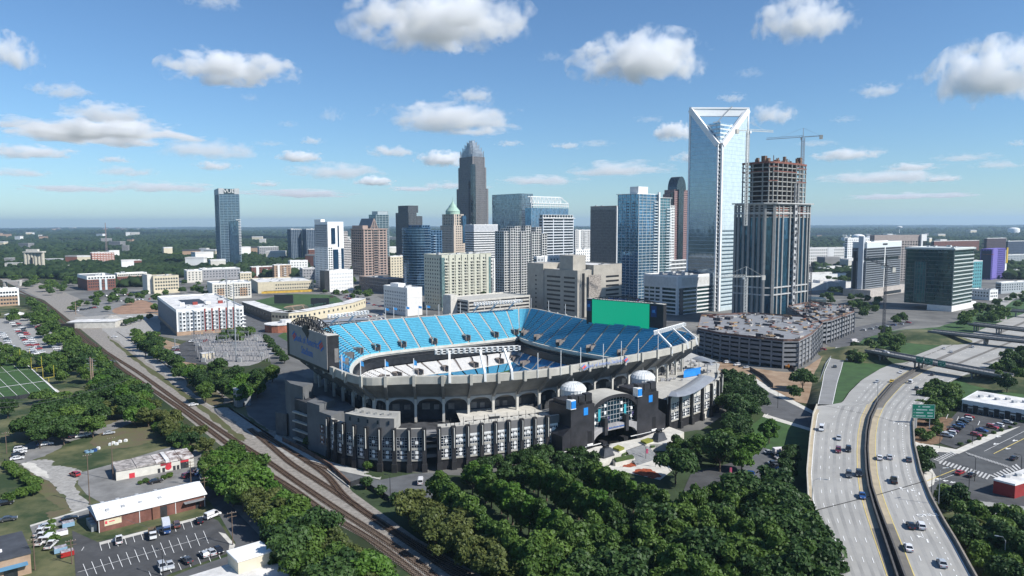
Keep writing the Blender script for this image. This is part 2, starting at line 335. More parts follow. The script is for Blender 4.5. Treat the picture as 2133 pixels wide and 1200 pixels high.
def spline(cp, n, closed=True, smooth=3):
    k = len(cp); out = []
    seg = range(k if closed else k-1)
    for i in seg:
        p = [cp[(i+j-1) % k] if closed else cp[min(max(i+j-1, 0), k-1)] for j in range(4)]
        for t in [q/24 for q in range(24)]:
            out.append(.5*((2*p[1]) + (p[2]-p[0])*t + (2*p[0]-5*p[1]+4*p[2]-p[3])*t*t + (3*p[1]-p[0]-3*p[2]+p[3])*t**3))
    if not closed: out.append(cp[-1].copy())
    def resamp(o):
        o = o + [o[0]] if closed else o
        L = [0]
        for a, b in zip(o, o[1:]): L.append(L[-1] + (b-a).length)
        r = []; j = 0
        for q in range(n):
            s = L[-1]*q/(n if closed else n-1)
            while j < len(L)-2 and L[j+1] < s: j += 1
            r.append(o[j].lerp(o[j+1], (s-L[j])/max(1e-9, L[j+1]-L[j])))
        return r
    out = resamp(out)
    for _ in range(smooth):
        out = [(out[i-1] + out[i]*2 + out[(i+1) % n])/4 if closed or 0 < i < n-1 else out[i] for i in range(n)]
    return out
NB, SUB = 60, 4; NS = NB*SUB
RIM = spline(_cp, NS, True, 8)
NRM = []
for i in range(NS):
    t = (RIM[(i+1) % NS] - RIM[i-1]).normalized(); NRM.append(Vector((t.y, -t.x)))
for _ in range(6): NRM = [((NRM[i-1] + NRM[i]*2 + NRM[(i+1) % NS])/4).normalized() for i in range(NS)]
INR = [RIM[i] - NRM[i]*30 for i in range(NS)]
for _ in range(110): INR = [(INR[i-1] + INR[i]*2 + INR[(i+1) % NS])/4 for i in range(NS)]
_c = sum(INR, Vector((0, 0)))/NS; INR = [_c + (p - _c)*1.03 for p in INR]
def rin(k, off):                       # seating decks blend from the rim to a rounder inner ring
    if off >= 0: return RIM[k] + NRM[k]*off
    e = INR[k]; u = -off/30
    return RIM[k].lerp(e, u) if u <= 1 else e + (_c - e).normalized()*(-off-30)
def P(i, off, z):
    k = int(math.floor(i)); u = i - k; fn = rin if off < -26.5 or INNER[0] else (lambda k, o: RIM[k] + NRM[k]*o)
    a = fn(k % NS, off); b = fn((k+1) % NS, off)
    q = a.lerp(b, u); return Vector((q.x, q.y, z))
INNER = [False]
st = thing('stadium', 'round open-air stadium with blue seats above a dark stone and concrete base', 'stadium', (0, 0, 0))
def ringstrip(prof, i0, i1, m=0, mb=None, step=1.0):
    """surface swept along the rim from i0 to i1; prof = [(offset, z), ...] outside to inside"""
    mb = mb or MB(); n = max(1, int(round((i1-i0)/step)))
    rows = [[P(i0 + (i1-i0)*k/n, o, z) for k in range(n+1)] for o, z in prof]
    for a, b in zip(rows, rows[1:]): mb.strip(a, b, m)
    return mb
far = lambda b: NRM[int(b*SUB + SUB/2) % NS].y > -.28
def deck(name, b, o0, z0, o1, z1, rows, mats, gap=.65):
    mb = MB(); prof = []
    for r in range(rows):
        oa = o0 + (o1-o0)*r/rows; ob = o0 + (o1-o0)*(r+1)/rows; za = z0 + (z1-z0)*r/rows; zb = z0 + (z1-z0)*(r+1)/rows
        if r: prof.append((oa, za))
        else: prof.append((oa, za))
        prof.append((ob, za))
    prof.append((o1, z1))
    i0, i1 = b*SUB + gap/11*SUB, (b+1)*SUB - gap/11*SUB
    n = 3; rws = [[P(i0 + (i1-i0)*k/n, o, z) for k in range(n+1)] for o, z in prof]
    for k, (a, c) in enumerate(zip(rws, rws[1:])): mb.strip(a, c, 0 if k % 2 else 1)
    return mb.build(name, mats, st)
tread = pm('blue_row', (.018, .11, .24), .6, .12, .6)
treadg = pm('grey_row', (.44, .43, .42), .7, .1, .6)
INNER[0] = True
for b in range(NB):
    if not far(b): continue
    mid = P(b*SUB + 2, -12, 24); px = pix(mid)[0]
    deck('seating_section', b, -1.6, ZR, -26, 16.2, 18, [seat_b, tread])
    gry = px < 1135 and NRM[b*SUB+2].y > 0
    deck('club_section', b, -27.5, 7.3, -42, 2.7, 12, [seat_g, treadg] if gry else [seat_b2, tread])
    deck('lower_section', b, -43.5, 2.4, -60, .4, 10, [seat_b, tread])
    for nm, o0, z0, o1, z1 in (('aisle', -1.6, ZR, -26, 16.2), ('aisle', -27.5, 7.3, -42, 2.7), ('aisle', -43.5, 2.4, -60, .4)):
        if nm == 'aisle' and o0 < -40: continue
        mb = MB(); i0, i1 = b*SUB - .65/11*SUB, b*SUB + .65/11*SUB
        mb.quad(P(i0, o0, z0+.1), P(i1, o0, z0+.1), P(i1, o1, z1+.1), P(i0, o1, z1+.1))
        for i in (i0, i1): mb.quad(P(i, o0, z0+.1), P(i, o1, z1+.1), P(i, o1, z1-1), P(i, o0, z0-1))
        mb.build(nm, aisle_m if not (o0 < -20 and gry) else pm('dark_aisle', (.13, .11, .1), .85), st)
    if b % 2 == 0:
        for o, z in ((-22.5, 18.5), (-39.5, 3.5)):
            c = P(b*SUB, o, z); n = NRM[b*SUB]; n3 = Vector((n.x, n.y, 0)); t3 = Vector((-n.y, n.x, 0)); mb = MB()
            for s in (-1.7, 1.7): mb.obox(c + t3*s + Vector((0, 0, .6)), t3*.25, n3*2.6, Vector((0, 0, 1.6)), 0)
            mb.obox(c + n3*2.6 + Vector((0, 0, .9)), t3*1.45, n3*.3, Vector((0, 0, 1.5)), 0)
            mb.obox(c + n3*.2 + Vector((0, 0, -.2)), t3*1.44, n3*2.0, Vector((0, 0, .35)), 1)
            mb.obox(c - n3*2.3 + Vector((0, 0, -.1)), t3*1.0, n3*.35, Vector((0, 0, .95)), 1)
            mb.build('vomitory', [pm('vomitory_brown', (.22, .19, .17), .85), dark], st)
# continuous rings
INNER[0] = False
ringstrip([(.0, ZR-2.9), (.0, ZR), (0, ZR+.02), (-.1, ZR+.25), (-1.5, ZR+.25), (-1.6, ZR-.2)], 0, NS).build('rim_fascia', fasc, st)
INNER[0] = True
ringstrip([(-26, 16.2), (-27.6, 16.1), (-27.7, 14.8), (-26.9, 14.7), (-27, 13.9)], 0, NS).build('deck_ledge', [conc_l], st)
mb = ringstrip([(-27.2, 13.9), (-27.2, 12.4), (-29.5, 12.3), (-29.5, 8.2), (-27.4, 8.1), (-27.4, 7.3)], 0, NS)
sb = mb.build('suite_level', [pm('suite_band', (.018, .02, .024), .4, .4, .4)], st)
mb = MB()
for i in range(0, NS):
    for k in (0, .5):
        for z0, z1 in ((8.3, 10.0),):
            a = P(i+k, -29.3, z0); n = NRM[i]; mb.obox(a + Vector((0, 0, (z1-z0)/2)), (-n.y*.09, n.x*.09, 0), (n.x*.06, n.y*.06, 0), (0, 0, (z1-z0)/2))
mb.build('suite_mullion', pm('mullion_grey', (.42, .45, .45), .5), sb)
ringstrip([(-42, 2.7), (-43.4, 2.6), (-43.5, 2.4)], 0, NS).build('cross_walkway', conc_l, st)
INNER[0] = False
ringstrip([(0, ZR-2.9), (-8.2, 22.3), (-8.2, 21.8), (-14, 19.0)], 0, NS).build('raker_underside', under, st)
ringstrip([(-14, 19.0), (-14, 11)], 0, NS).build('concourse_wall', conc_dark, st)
for b in range(NB):
    if far(b): continue
    INNER[0] = True; deck('near_stand', b, -1.6, ZR-.6, -26, 16.2, 20, [seat_b, tread], gap=.0); INNER[0] = False
fm = MB(); fm.poly([P(i, -60, .35) for i in range(0, NS, 4)])
fm.build('playing_field', grass_b, st)
# supports, arches, posts
arch_m = pm('arch_concrete', (.34, .35, .35), .8, .12, .2)
for b in range(NB):
    n = NRM[(b*SUB) % NS]; n3 = Vector((n.x, n.y, 0)); t3 = Vector((-n.y, n.x, 0)); i = b*SUB
    if n.y > .5 and n.x > -.4: continue                        # the far outer side stays unseen
    mb = MB(); c = P(i, -8.0, 17); mb.obox(c, t3*.5, n3*.5, Vector((0, 0, 5.4)))
    mb.build('column', conc_l, st)
    mb = MB(); a, e = P(i, -7.6, 21.9), P(i, .2, ZR-3.1); mb.beam(a, e, 1.0, 1.7); mb.build('raker_rib', under, st)
    mb = MB(); mb.obox(P(i, .25, ZR-1.4), t3*.55, n3*.45, Vector((0, 0, 2.1))); mb.build('rim_post', fasc, st)
    # arch panel between this column and the next
    K = 12; T, A, B_, D_ = [], [], [], []
    for k in range(K+1):
        u = k/K; q = i + SUB*(.05 + .9*u); za = 18.6 + 2.6*math.sqrt(max(0, 1-(2*u-1)**2))
        T.append(P(q, -8.3, 22.2)); A.append(P(q, -8.3, za)); B_.append(P(q, -9.3, za)); D_.append(P(q, -9.3, 22.2))
    mb = MB(); mb.strip(A, T); mb.strip(B_, A); mb.strip(D_, B_); mb.build('arch_panel', arch_m, st)
    for u0, u1, z1 in ((.18, .45, 17.9), (.6, .8, 17.4)):
        if (b*7) % 3 == 0 and u0 > .5: continue
        mb = MB(); mb.quad(P(i+SUB*u0, -13.9, 15.3), P(i+SUB*u1, -13.9, 15.3), P(i+SUB*u1, -13.9, z1), P(i+SUB*u0, -13.9, z1))
        mb.build('concourse_stall', pm('stall_front', (.16, .155, .15), .7, .3), st)

# ---- outer wall with its bays
_wb = [(688,955,0),(712,966,0),(760,977,0),(803,982,0),(860,983,0),(912,980,0),(960,975,0),(1010,969,0),(1060,959,.6),(1110,948,1.4),(1165,934,2.6)]
WL = spline([G(*p).xy for p in _wb], 120, False, 2)
_wr = [(1392,886,3),(1425,879,2),(1458,872,1),(1488,862,0),(1499,846,0),(1497,832,0)]
WR = spline([G(*p).xy for p in _wr], 60, False, 2)
def wall_bays(W, bays, ztop, skip=(), tall=()):
    n = len(W) - 1
    def Q(u, off, z):
        k = min(int(u*n), n-1); a, b = W[k], W[k+1]; p = a.lerp(b, u*n-k); t = (b-a).normalized(); return Vector((p.x + t.y*off, p.y - t.x*off, z))
    for b in range(bays):
        u0, u1 = b/bays, (b+1)/bays; zt = ztop + (4.0 if b in tall else 0)
        t = (Q(u1, 0, 0) - Q(u0, 0, 0)).normalized(); n3 = Vector((t.y, -t.x, 0))
        mb = MB()                                                  # pilaster
        c = Q(u0, .35, 0); mb.obox(c + Vector((0, 0, (ztop+.4)/2)), t*.75, n3*.7, Vector((0, 0, (ztop+.4)/2)), 0)
        mb.obox(c + n3*.35 + Vector((0, 0, 1.6)), t*1.0, n3*.75, Vector((0, 0, 1.6)), 0)
        mb.build('pilaster', pm('dark_pilaster', (.026, .026, .028), .6, .25), st)
        mb = MB(); mb.tube([c + n3*.95 + Vector((0, 0, ztop*.52)), c + n3*.95 + Vector((0, 0, ztop-.2))], .22, 6); mb.build('pilaster_light', conc_l, st)
        if b in skip:
            mb = MB()
            for z in (4.2, 8.0, 12.0): mb.quad(Q(u0, -3, z), Q(u1, -3, z), Q(u1, -3, z+1.2), Q(u0, -3, z+1.2)); mb.quad(Q(u0, -3, z+1.2), Q(u1, -3, z+1.2), Q(u1, -9, z+1.2), Q(u0, -9, z+1.2))
            mb.build('ramp_balcony', conc_d, st); continue
        mb = MB()                                                  # solid wall behind, base panel and parapet
        mb.quad(Q(u0, -.25, 0), Q(u1, -.25, 0), Q(u1, -.25, ztop), Q(u0, -.25, ztop), 0)
        mb.quad(Q(u0+.12/bays, .0, 0), Q(u1-.12/bays, .0, 0), Q(u1-.12/bays, 0, 3.5), Q(u0+.12/bays, 0, 3.5), 1 if b % 5 == 3 else 0)
        pz = ztop-3.1
        mb.quad(Q(u0, .05, pz), Q(u1, .05, pz), Q(u1, .05, zt), Q(u0, .05, zt), 1)
        mb.quad(Q(u0, .05, zt), Q(u1, .05, zt), Q(u1, -1.2, zt), Q(u0, -1.2, zt), 2)
        mb.quad(Q(u1, -1.2, zt), Q(u0, -1.2, zt), Q(u0, -1.2, ztop-1.2), Q(u1, -1.2, ztop-1.2), 2)
        mb.quad(Q(u0, .05, pz), Q(u1, .05, pz), Q(u1, -.25, pz), Q(u0, -.25, pz), 1)
        for z in (4.0, 8.4): mb.quad(Q(u0, .12, z), Q(u1, .12, z), Q(u1, .12, z+.55), Q(u0, .12, z+.55), 2); mb.quad(Q(u0, .12, z+.55), Q(u1, .12, z+.55), Q(u1, -.25, z+.55), Q(u0, -.25, z+.55), 2)
        mb.build('wall_panel', [black, pan if bays > 12 else conc_l, fasc], st)
        for (z0, z1, nv, sq) in ((4.7, 8.2, 3, 2), (9.1, pz-.15, 4, 1)):
            e = .14/bays; mb = MB(); mb.quad(Q(u0+e, -.1, z0), Q(u1-e, -.1, z0), Q(u1-e, -.1, z1), Q(u0+e, -.1, z1))
            w = mb.build('window', sglass, st)
            mb = MB()
            for k in range(nv+1):
                z = z0 + (z1-z0)*k/nv; mb.obox((Q(u0+e, -.02, z) + Q(u1-e, -.02, z))/2, (Q(u1-e, 0, z)-Q(u0+e, 0, z))/2, n3*.06, Vector((0, 0, .055)))
            for k in range(5):
                u = u0+e+(u1-u0-2*e)*k/4; mb.obox(Q(u, -.01, (z0+z1)/2), t*.055, n3*.06, Vector((0, 0, (z1-z0)/2)))
            if 0 < b and nv == 4 and b >= bays*.55 and bays > 12:
                for z in (10.3, 12.3): mb.quad(Q(u0+e, .02, z), Q(u1-e, .02, z), Q(u1-e, .02, z+.75), Q(u0+e, .02, z+.75))
            mb.build('muntin_grid', pm('muntin_dull', (.40, .41, .42), .6) if b < bays*.45 and bays > 12 else white, w)
            mb = MB()
            for s in range(sq):
                z = z0 + (z1-z0)*((s+.5)/sq if sq > 1 else .5); mb.obox(Q((u0+u1)/2, .12, z), t*.55, n3*.1, Vector((0, 0, .55)))
            mb.build('square_ornament', white, w)
    return Q
QL = wall_bays(WL, 18, 16.3, skip=(8,), tall=(2, 3, 4, 5))
QR = wall_bays(WR, 8, 15.5)
# podium decks and the plant roof
def deckpoly(name, W, z, off, m, lo=0, hi=1, inner=-14):
    n = len(W); a = [Vector((p.x, p.y, z)) for p in W[int(lo*(n-1)):int(hi*(n-1))+1]]
    mb = MB(); c0, c1 = a[0], a[-1]
    def near_i(p): return min(range(NS), key=lambda i: (RIM[i] - p.xy).length)
    i0, i1 = near_i(c0), near_i(c1)
    if i1 < i0: i1 += NS
    k = len(a)-1; b = [P(i0 + (i1-i0)*j/k, inner, z) for j in range(k+1)]
    mb.strip(a, b); return mb.build(name, m, st)
deckpoly('podium_deck', WL, 11.2, 0, conc_dark, 0, .62); deckpoly('podium_deck', WL, 14.6, 0, conc_l, .6, 1); deckpoly('podium_deck', WR, 14.2, 0, conc)  # left deck is near-black: the concourse shade is put into its colour
mb = MB(); A = [QL(.112 + .22*k/12, -.3, 20.2) for k in range(13)]; B_ = [QL(.112 + .22*k/12, -10, 20.4) for k in range(13)]
mb.strip(A, B_); mb.strip([p - Vector((0, 0, 5.5)) for p in B_], B_)
for e in (0, -1): mb.quad(A[e], B_[e], B_[e] - Vector((0, 0, 5.5)), A[e] - Vector((0, 0, 5.5)))
for k in range(6):
    p = QL(.13 + .035*k, -4.5, 20.3); mb.obox(p + Vector((0, 0, .35)), (.5, 0, 0), (0, .5, 0), (0, 0, .5))
mb.build('plant_roof', pm('plant_roof_felt', (.30, .295, .275), .9, .15, .2), st)
for k in range(5):
    p = QL(.14 + .043*k, .12, 18.6); q = QL(.15 + .043*k, .12, 18.6); mb = MB(); t = (q-p).normalized(); mb.obox(p, t*.35, Vector((t.y, -t.x, 0))*.05, Vector((0, 0, .75))); mb.build('slot_window', sglass, st)
for k in range(12):
    p = QL(.5 + .035*k, -3.0, 15.0); mb = MB(); q = QL(.5 + .035*(k+.92), -3.0, 15.0)
    mb.quad(p, q, q + Vector((0, 0, 1.7)), p + Vector((0, 0, 1.7))); mb.quad(p + Vector((0, 0, 1.7)), q + Vector((0, 0, 1.7)), QL(.5+.035*(k+.92), -3.4, 16.7), QL(.5+.035*k, -3.4, 16.7)); mb.build('terrace_wall', conc_l if k < 9 else conc_l, st)
mb = MB()
for k in range(26):
    a = QL(.62 + .013*k, -6.5, 15.0); b_ = QL(.62 + .013*(k+1), -6.5, 15.0); mb.beam(a + Vector((0, 0, 1.2)), b_ + Vector((0, 0, 1.2)), .1); mb.beam(a, a + Vector((0, 0, 1.2)), .1)
    if k % 3 == 0: mb.obox(a + Vector((.3, .8, .6)), (.5, 0, 0), (0, .5, 0), (0, 0, .35))
mb.build('terrace_railing', dark, st)
for u in (.55, .6, .64, .685, .73, .78, .83, .86, .9):
    mb = MB(); p = QL(u, -1.8, 15); mb.tube([p, p + Vector((0, 0, 4.2))], .09, 5); mb.build('terrace_lamp', dark, st)
mb = MB(); p = QL(.74, -5.5, 15.0); mb.obox(p + Vector((0, 0, 2.6)), (2.2, .7, 0), (-.4, 1.2, 0), (0, 0, .15), 0); mb.obox(p + Vector((0, 0, 1.3)), (1.9, .6, 0), (-.3, 1, 0), (0, 0, 1.2), 1); mb.build('kiosk', [conc_l, dark], st)
# ---- left end: ramp tower in the shade under the big board
def blk(name, px, z0, z1, m, zb=0, parent=st):
    mb = MB(); mb.prism([G(x, y, zb).xy for x, y in px], z0, z1); return mb.build(name, m, parent)
ramp = pm('shade_toned_concrete', (.12, .125, .13), .85, .15, .15, detail=7)  # concrete darkened so that its tone carries the shade at this end
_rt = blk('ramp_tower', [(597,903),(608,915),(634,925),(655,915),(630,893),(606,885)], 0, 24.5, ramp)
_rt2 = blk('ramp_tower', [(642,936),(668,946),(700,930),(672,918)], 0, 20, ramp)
for z in (2.5, 6.2, 10, 13.8):
    mb = MB(); a, b_ = G(613, 925, 0), G(644, 936, 0)
    for p, q in ((a, b_),):
        mb.obox((p+q)/2 + Vector((0, 1, z)), (q-p)/2, Vector((-.6, -.9, 0)), (0, 0, .28), 0)
    mb.build('ramp_landing', fasc, st)
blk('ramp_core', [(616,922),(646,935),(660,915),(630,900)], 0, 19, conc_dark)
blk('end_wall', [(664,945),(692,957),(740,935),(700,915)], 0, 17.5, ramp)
for k in range(2):
    for z in (6.5, 11):
        a, b_ = G(668 + 12*k, 947 + 5*k, 0), G(678 + 12*k, 951 + 5*k, 0); d_ = (b_-a); n3 = Vector((d_.y, -d_.x, 0)).normalized()
        mb = MB(); mb.obox((a+b_)/2 + n3*.15 + Vector((0, 0, z)), d_*.42, n3*.05, (0, 0, 1.7)); w = mb.build('window', sglass, st)
        mb = MB()
        for q in (-1, 1): mb.obox((a+b_)/2 + n3*.25 + Vector((0, 0, z + q*.9)), d_.normalized()*.35, n3*.06, (0, 0, .35))
        mb.build('square_ornament', white, w)
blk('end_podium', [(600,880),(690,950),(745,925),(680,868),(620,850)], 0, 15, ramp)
blk('service_block', [(575,905),(598,910),(622,884),(600,860),(585,868)], 0, 10, pm('shade_toned_wall', (.10, .10, .10), .85))  # wall colour also darkened to stand in for the shade here

# ---- main gate with two domed towers
GO = G(1189, 940, 3); GX = (G(1389, 893, 3) - GO); GL = GX.length; GX.normalize(); GN = Vector((GX.y, -GX.x, 0))
def gp(x, y, z): return GO + GX*x - GN*y + Vector((0, 0, z - 3))       # x along the front, y inwards
def gbox(mb, x0, y0, z0, x1, y1, z1, m=0):
    mb.obox((gp(x0, y0, z0) + gp(x1, y1, z1))/2, GX*(x1-x0)/2, GN*(y1-y0)/2, Vector((0, 0, (z1-z0)/2)), m)
XA, XB = 12.2, GL - 18.0
def tower(x0, x1, flare):
    mb = MB(); gbox(mb, x0, 0, 0, x1, 14, 20.4)
    gbox(mb, x0+.6, .6, 20.4, x1-.6, 2.0, 21.6)
    for k in range(3):
        w = (x1-x0-1.2)/3; gbox(mb, x0+.6+w*k+.25, .6, 20.4, x0+.6+w*(k+1)-.25, 3.2, 24.6 - (k == 1)*.3)
    gbox(mb, x0+.6, 3.2, 20.4, x1-.6, 12, 22.0)
    a, b = (x0-4.2, x0+.02) if flare < 0 else (x1-.02, x1+4.6)
    xs_ = (b, a) if flare < 0 else (a, b)
    n = len(mb.v)                                                   # flared buttress
    mb.v += [tuple(gp(*q)) for q in ((xs_[0],.05,0),(xs_[1],.05,0),(xs_[1],.05,9.5),(xs_[0],.05,12.5),(xs_[0],12,0),(xs_[1],12,0),(xs_[1],12,9.5),(xs_[0],12,12.5))]
    for f in ((0,1,2,3),(5,4,7,6),(1,5,6,2),(3,2,6,7)): mb.f.append(tuple(n+i for i in f)); mb.m.append(0)
    t = mb.build('gate_tower', pm('gate_stone', (.026, .026, .03), .5, .35, .25, detail=7), st)
    cx = (x0+x1)/2
    for x, z, y in ((cx+1.5, 17.8, -.04), (x0+.6, 21.6, -.9)):
        mb = MB(); gbox(mb, x-1.1, y-.05, z-1.5, x+1.1, y+.3, z+1.5, 0); w = mb.build('tower_window', sky_sign, t)
    mb = MB(); gbox(mb, x0-.8, -.9, 19.8, x0+1.9, 2, 20.1); gbox(mb, x0-.7, -.75, 23.1, x0+1.8, 2, 23.4); gbox(mb, x0-.7, -.7, 20.1, x0-.45, 2, 23.1); mb.build('window_box', white, t)
    mb = MB(); gbox(mb, cx+2.6, -.06, 0, cx+4.8, .2, 9.5); mb.build('tower_slit', pm('slit_black', (.008, .008, .01), .6), t)
    mb = MB(); gbox(mb, x0-3.6, -.08, 3.2, x1+3.6, .25, 3.45); gbox(mb, cx+2.2, -.3, 3.45, cx+5.2, .3, 4.3); mb.build('stone_band', white, t)
tower(0, XA, -1); tower(XB, XB+12.5, 1)
# arch between the towers
mb = MB(); K = 20; xm, hw = (XA+XB)/2, (XB-XA)/2
top = lambda u: 18.6 + 5.0*math.sqrt(max(0, 1-u*u*.93)) - 1.2
gtop = lambda u: 11.8 + 9.4*math.sqrt(max(0, 1-u*u*.8))*.98
bot = lambda u: 4.2 + 4.6*math.sqrt(max(0, 1-u*u*.97))
us = [-1 + 2*k/K for k in range(K+1)]
T1 = [gp(xm+hw*u, .25, top(u)) for u in us]; T2 = [gp(xm+hw*u, 12, top(u)) for u in us]; G1 = [gp(xm+hw*u, .25, min(gtop(u), top(u)-.8)) for u in us]; G2 = [gp(xm+hw*u, 2.2, min(gtop(u), top(u)-.8)) for u in us]
mb.strip(G1, T1, 0); mb.strip(G2, G1, 0); mb.strip(T1, T2, 1)
_ga = mb.build('gate_arch', [pm('gate_stone', (.026, .026, .03)), fasc], st)
mb = MB(); mb.strip([gp(xm+hw*u, 2.0, 8.4) for u in us], [gp(xm+hw*u, 2.0, min(gtop(u), top(u)-.8)) for u in us]); gw = mb.build('gate_glazing', glass('gate_glass', (.012, .035, .055), (1.8, 1.8, 1.8), .2, .07), st)
mb = MB()
for k in range(1, 14):
    x = XA + (XB-XA)*k/14; u = (x-xm)/hw; gbox(mb, x-.06, 1.75, 8.4, x+.06, 1.95, min(gtop(u), top(u)-.8))
for z in (9.6, 11.6, 13.6, 15.6, 17.6, 19.4):
    lim = max([abs(u) for u in us if min(gtop(u), top(u)-.8) > z] + [0]); gbox(mb, xm-hw*lim, 1.72, z-.06, xm+hw*lim, 1.93, z+.06)
mb.build('muntin_grid', pm('muntin_dull', (.40, .41, .42), .6), gw)
for fx, zz in ((.07, (11.6, 14.6)), (.3, (11.6, 15, 18)), (.68, (11.6, 15, 18)), (.92, (11.6, 15))):
    for z in zz:
        mb = MB(); x = XA + (XB-XA)*fx; gbox(mb, x-.55, 1.5, z-.6, x+.55, 1.75, z+.6); mb.build('square_ornament', white, gw)
for fx in (.17, .77):
    mb = MB(); x = XA + (XB-XA)*fx; gbox(mb, x-.6, 1.6, 12, x+.6, 1.8, 17); mb.build('light_column', pm('teal_glass', (.05, .35, .42), .3), gw)
mb = MB(); mb.strip([gp(xm+hw*u, .1, bot(u)) for u in us], [gp(xm+hw*u, .1, 9.0+1.2*(1-u*u)) for u in us]); mb.strip([gp(xm+hw*u, .1, 9.0+1.2*(1-u*u)) for u in us], [gp(xm+hw*u, 1.9, 9.0+1.2*(1-u*u)) for u in us]); mb.strip([gp(xm+hw*u, 2.0, bot(u)) for u in us], [gp(xm+hw*u, .1, bot(u)) for u in us])
mb.build('gate_band', pm('gate_panel', (.32, .31, .31), .7), st)
for fx in (.24, .73):
    mb = MB(); x = XA + (XB-XA)*fx; gbox(mb, x-.8, -.9, 6.5, x+.8, 1.6, 13.3); mb.build('gate_pier', pm('gate_stone', (.026, .026, .03)), st)
    mb = MB(); gbox(mb, x-1.2, -.2, 0, x+1.2, 3, 3.6); mb.build('gate_bollard', black, st)
ns = MB(); gbox(ns, xm-5.4, -.1, 7.9, xm+5.6, .05, 9.9); nsn = ns.build('name_sign', pm('gate_panel', (.32, .31, .31)), st)
lettering('sign_lettering', 'Bank of America Stadium', 1.05, blue_sign, nsn, gp(xm+.1, -.2, 8.9), GX, GN, .78)
def flag_logo(parent, c, x, n, s, name='flag_emblem'):
    """red and blue ribbed banner emblem"""
    x = Vector(x).normalized(); n = Vector(n).normalized(); y = n.cross(x).normalized(); mb = MB()
    for k in range(4):
        d = (x*.52 + y*.3)*s; e = (x*.42 - y*.42)*s
        o = Vector(c) + n*.06 + e*(k/4*2 - .9) - d*.5
        mb.quad(o, o+d*1.6, o+d*1.6+e*.36, o+e*.36, 0 if k % 3 else 1)
    return mb.build(name, [red_sign, blue_sign], parent)
for x in (xm-5.0, xm+5.1): flag_logo(nsn, gp(x, -.2, 8.9), GX, GN, .8)
gb = MB(); gb.poly([gp(XA, 2.5, .1), gp(XB, 2.5, .1), gp(XB, 14, .1), gp(XA, 14, .1)]); gbox(gb, XA, 13, 0, XB, 13.5, 9); gb.build('gate_passage', pm('passage_dark', (.02, .02, .022), .8), st)
for fx in (.33, .9):
    mb = MB(); x = XA + (XB-XA)*fx; a = gp(x, .9, 10.5); mb.tube([a, a - GX*.2 + GN*.4 + Vector((0, 0, 3.4))], .06, 5); f = mb.build('flagpole', steel, st)
    mb = MB(); mb.quad(a + Vector((0, 0, 1)), a + GN*.5 + Vector((0, 0, 1.2)), a + GN*.5 + GX*.8 + Vector((0, 0, 3)), a + Vector((0, 0, 3.1))); mb.build('flag', pm('flag_cloth', (.12, .10, .22), .8, .6), f)
dome_m = pm('dome_white', (.66, .67, .66), .45, .05, .3)
for px, d in ((1194, 294), (1339, 316)):
    c = Dp(px, 800, d); c = Vector((c.x, c.y, 21.2)); mb = MB()
    mb.lathe(c, [(5.3, 0), (5.3, 2.7), (5.5, 2.8), (5.3, 3.1), (4.6, 4.1), (3.4, 4.9), (1.8, 5.45), (.4, 5.6), (0, 5.65)], 24); dm = mb.build('dome', dome_m, st)
    mb = MB()
    for k in range(24):
        a = 2*math.pi*(k+.02)/24; mb.tube([c + Vector((r*math.cos(a), r*math.sin(a), z+.03)) for r, z in ((5.34, 0), (5.35, 2.7), (5.35, 3.1), (4.65, 4.1), (3.45, 4.92), (1.85, 5.48))], .055, 4)
    mb.tube([c + Vector((0, 0, 5.5)), c + Vector((0, 0, 7))], .1, 5); mb.build('dome_rib', pm('rib_grey', (.45, .46, .46), .5), dm)
# east terrace: curved canopies and bar deck
canopy = pm('canopy_metal', (.42, .43, .44), .35, .08, .3, metal=.5)
for pts, zc in (([(1392,826),(1420,828),(1455,815),(1490,790)], 17.2), ([(1440,748),(1462,756),(1480,762),(1494,758)], 19)):
    A = [G(x, y+2, zc) for x, y in pts]; K = 10; W_ = spline([p.xy for p in A], 13, False, 0); mb = MB(); prev = None
    for q in range(7):
        u = q/6; row = []
        for i, p in enumerate(W_):
            t = (W_[min(i+1, 12)] - W_[max(i-1, 0)]).normalized(); n = Vector((-t.y, t.x)); row.append(Vector((p.x + n.x*8.5*u, p.y + n.y*8.5*u, zc + 1.9*math.sin(math.pi*(.12 + .7*u)))))
        if prev: mb.strip(prev, row)
        prev = row
    mb.build('canopy', canopy, st)
    for i in (0, 4, 8, 12):
        mb = MB(); p = W_[i]; mb.tube([(p.x, p.y+1, 14), (p.x, p.y+1, zc+.6)], .15, 5); mb.build('canopy_post', steel, st)
mb = MB(); a, b_ = G(1424, 787, 14.4), G(1459, 781, 14.4); mb.quad(a, b_, b_ + Vector((0, 0, 3.2)), a + Vector((0, 0, 3.2))); mb.quad(a + Vector((0, 0, 3.2)), b_ + Vector((0, 0, 3.2)), b_ + Vector((2, 5, 3.2)), a + Vector((2, 5, 3.2))); mb.build('terrace_banner', sky_sign, st)
random.seed(3)
mb = MB()
for k in range(40):
    p = G(random.uniform(1375, 1478), random.uniform(752, 800), 14.3); mb.obox(p + Vector((0, 0, .5)), (random.uniform(.3, .9), 0, 0), (0, random.uniform(.3, .9), 0), (0, 0, random.uniform(.3, .7)))
tf = mb.build('terrace_furniture', pm('terrace_bits', (.35, .35, .36), .7, .8, .25), st); tf['kind'] = 'stuff'
mb = MB(); mb.poly([G(x, y, 14.1) for x, y in ((1360,800),(1400,812),(1488,790),(1500,758),(1440,735),(1380,770))]); mb.build('terrace_floor', conc, st)

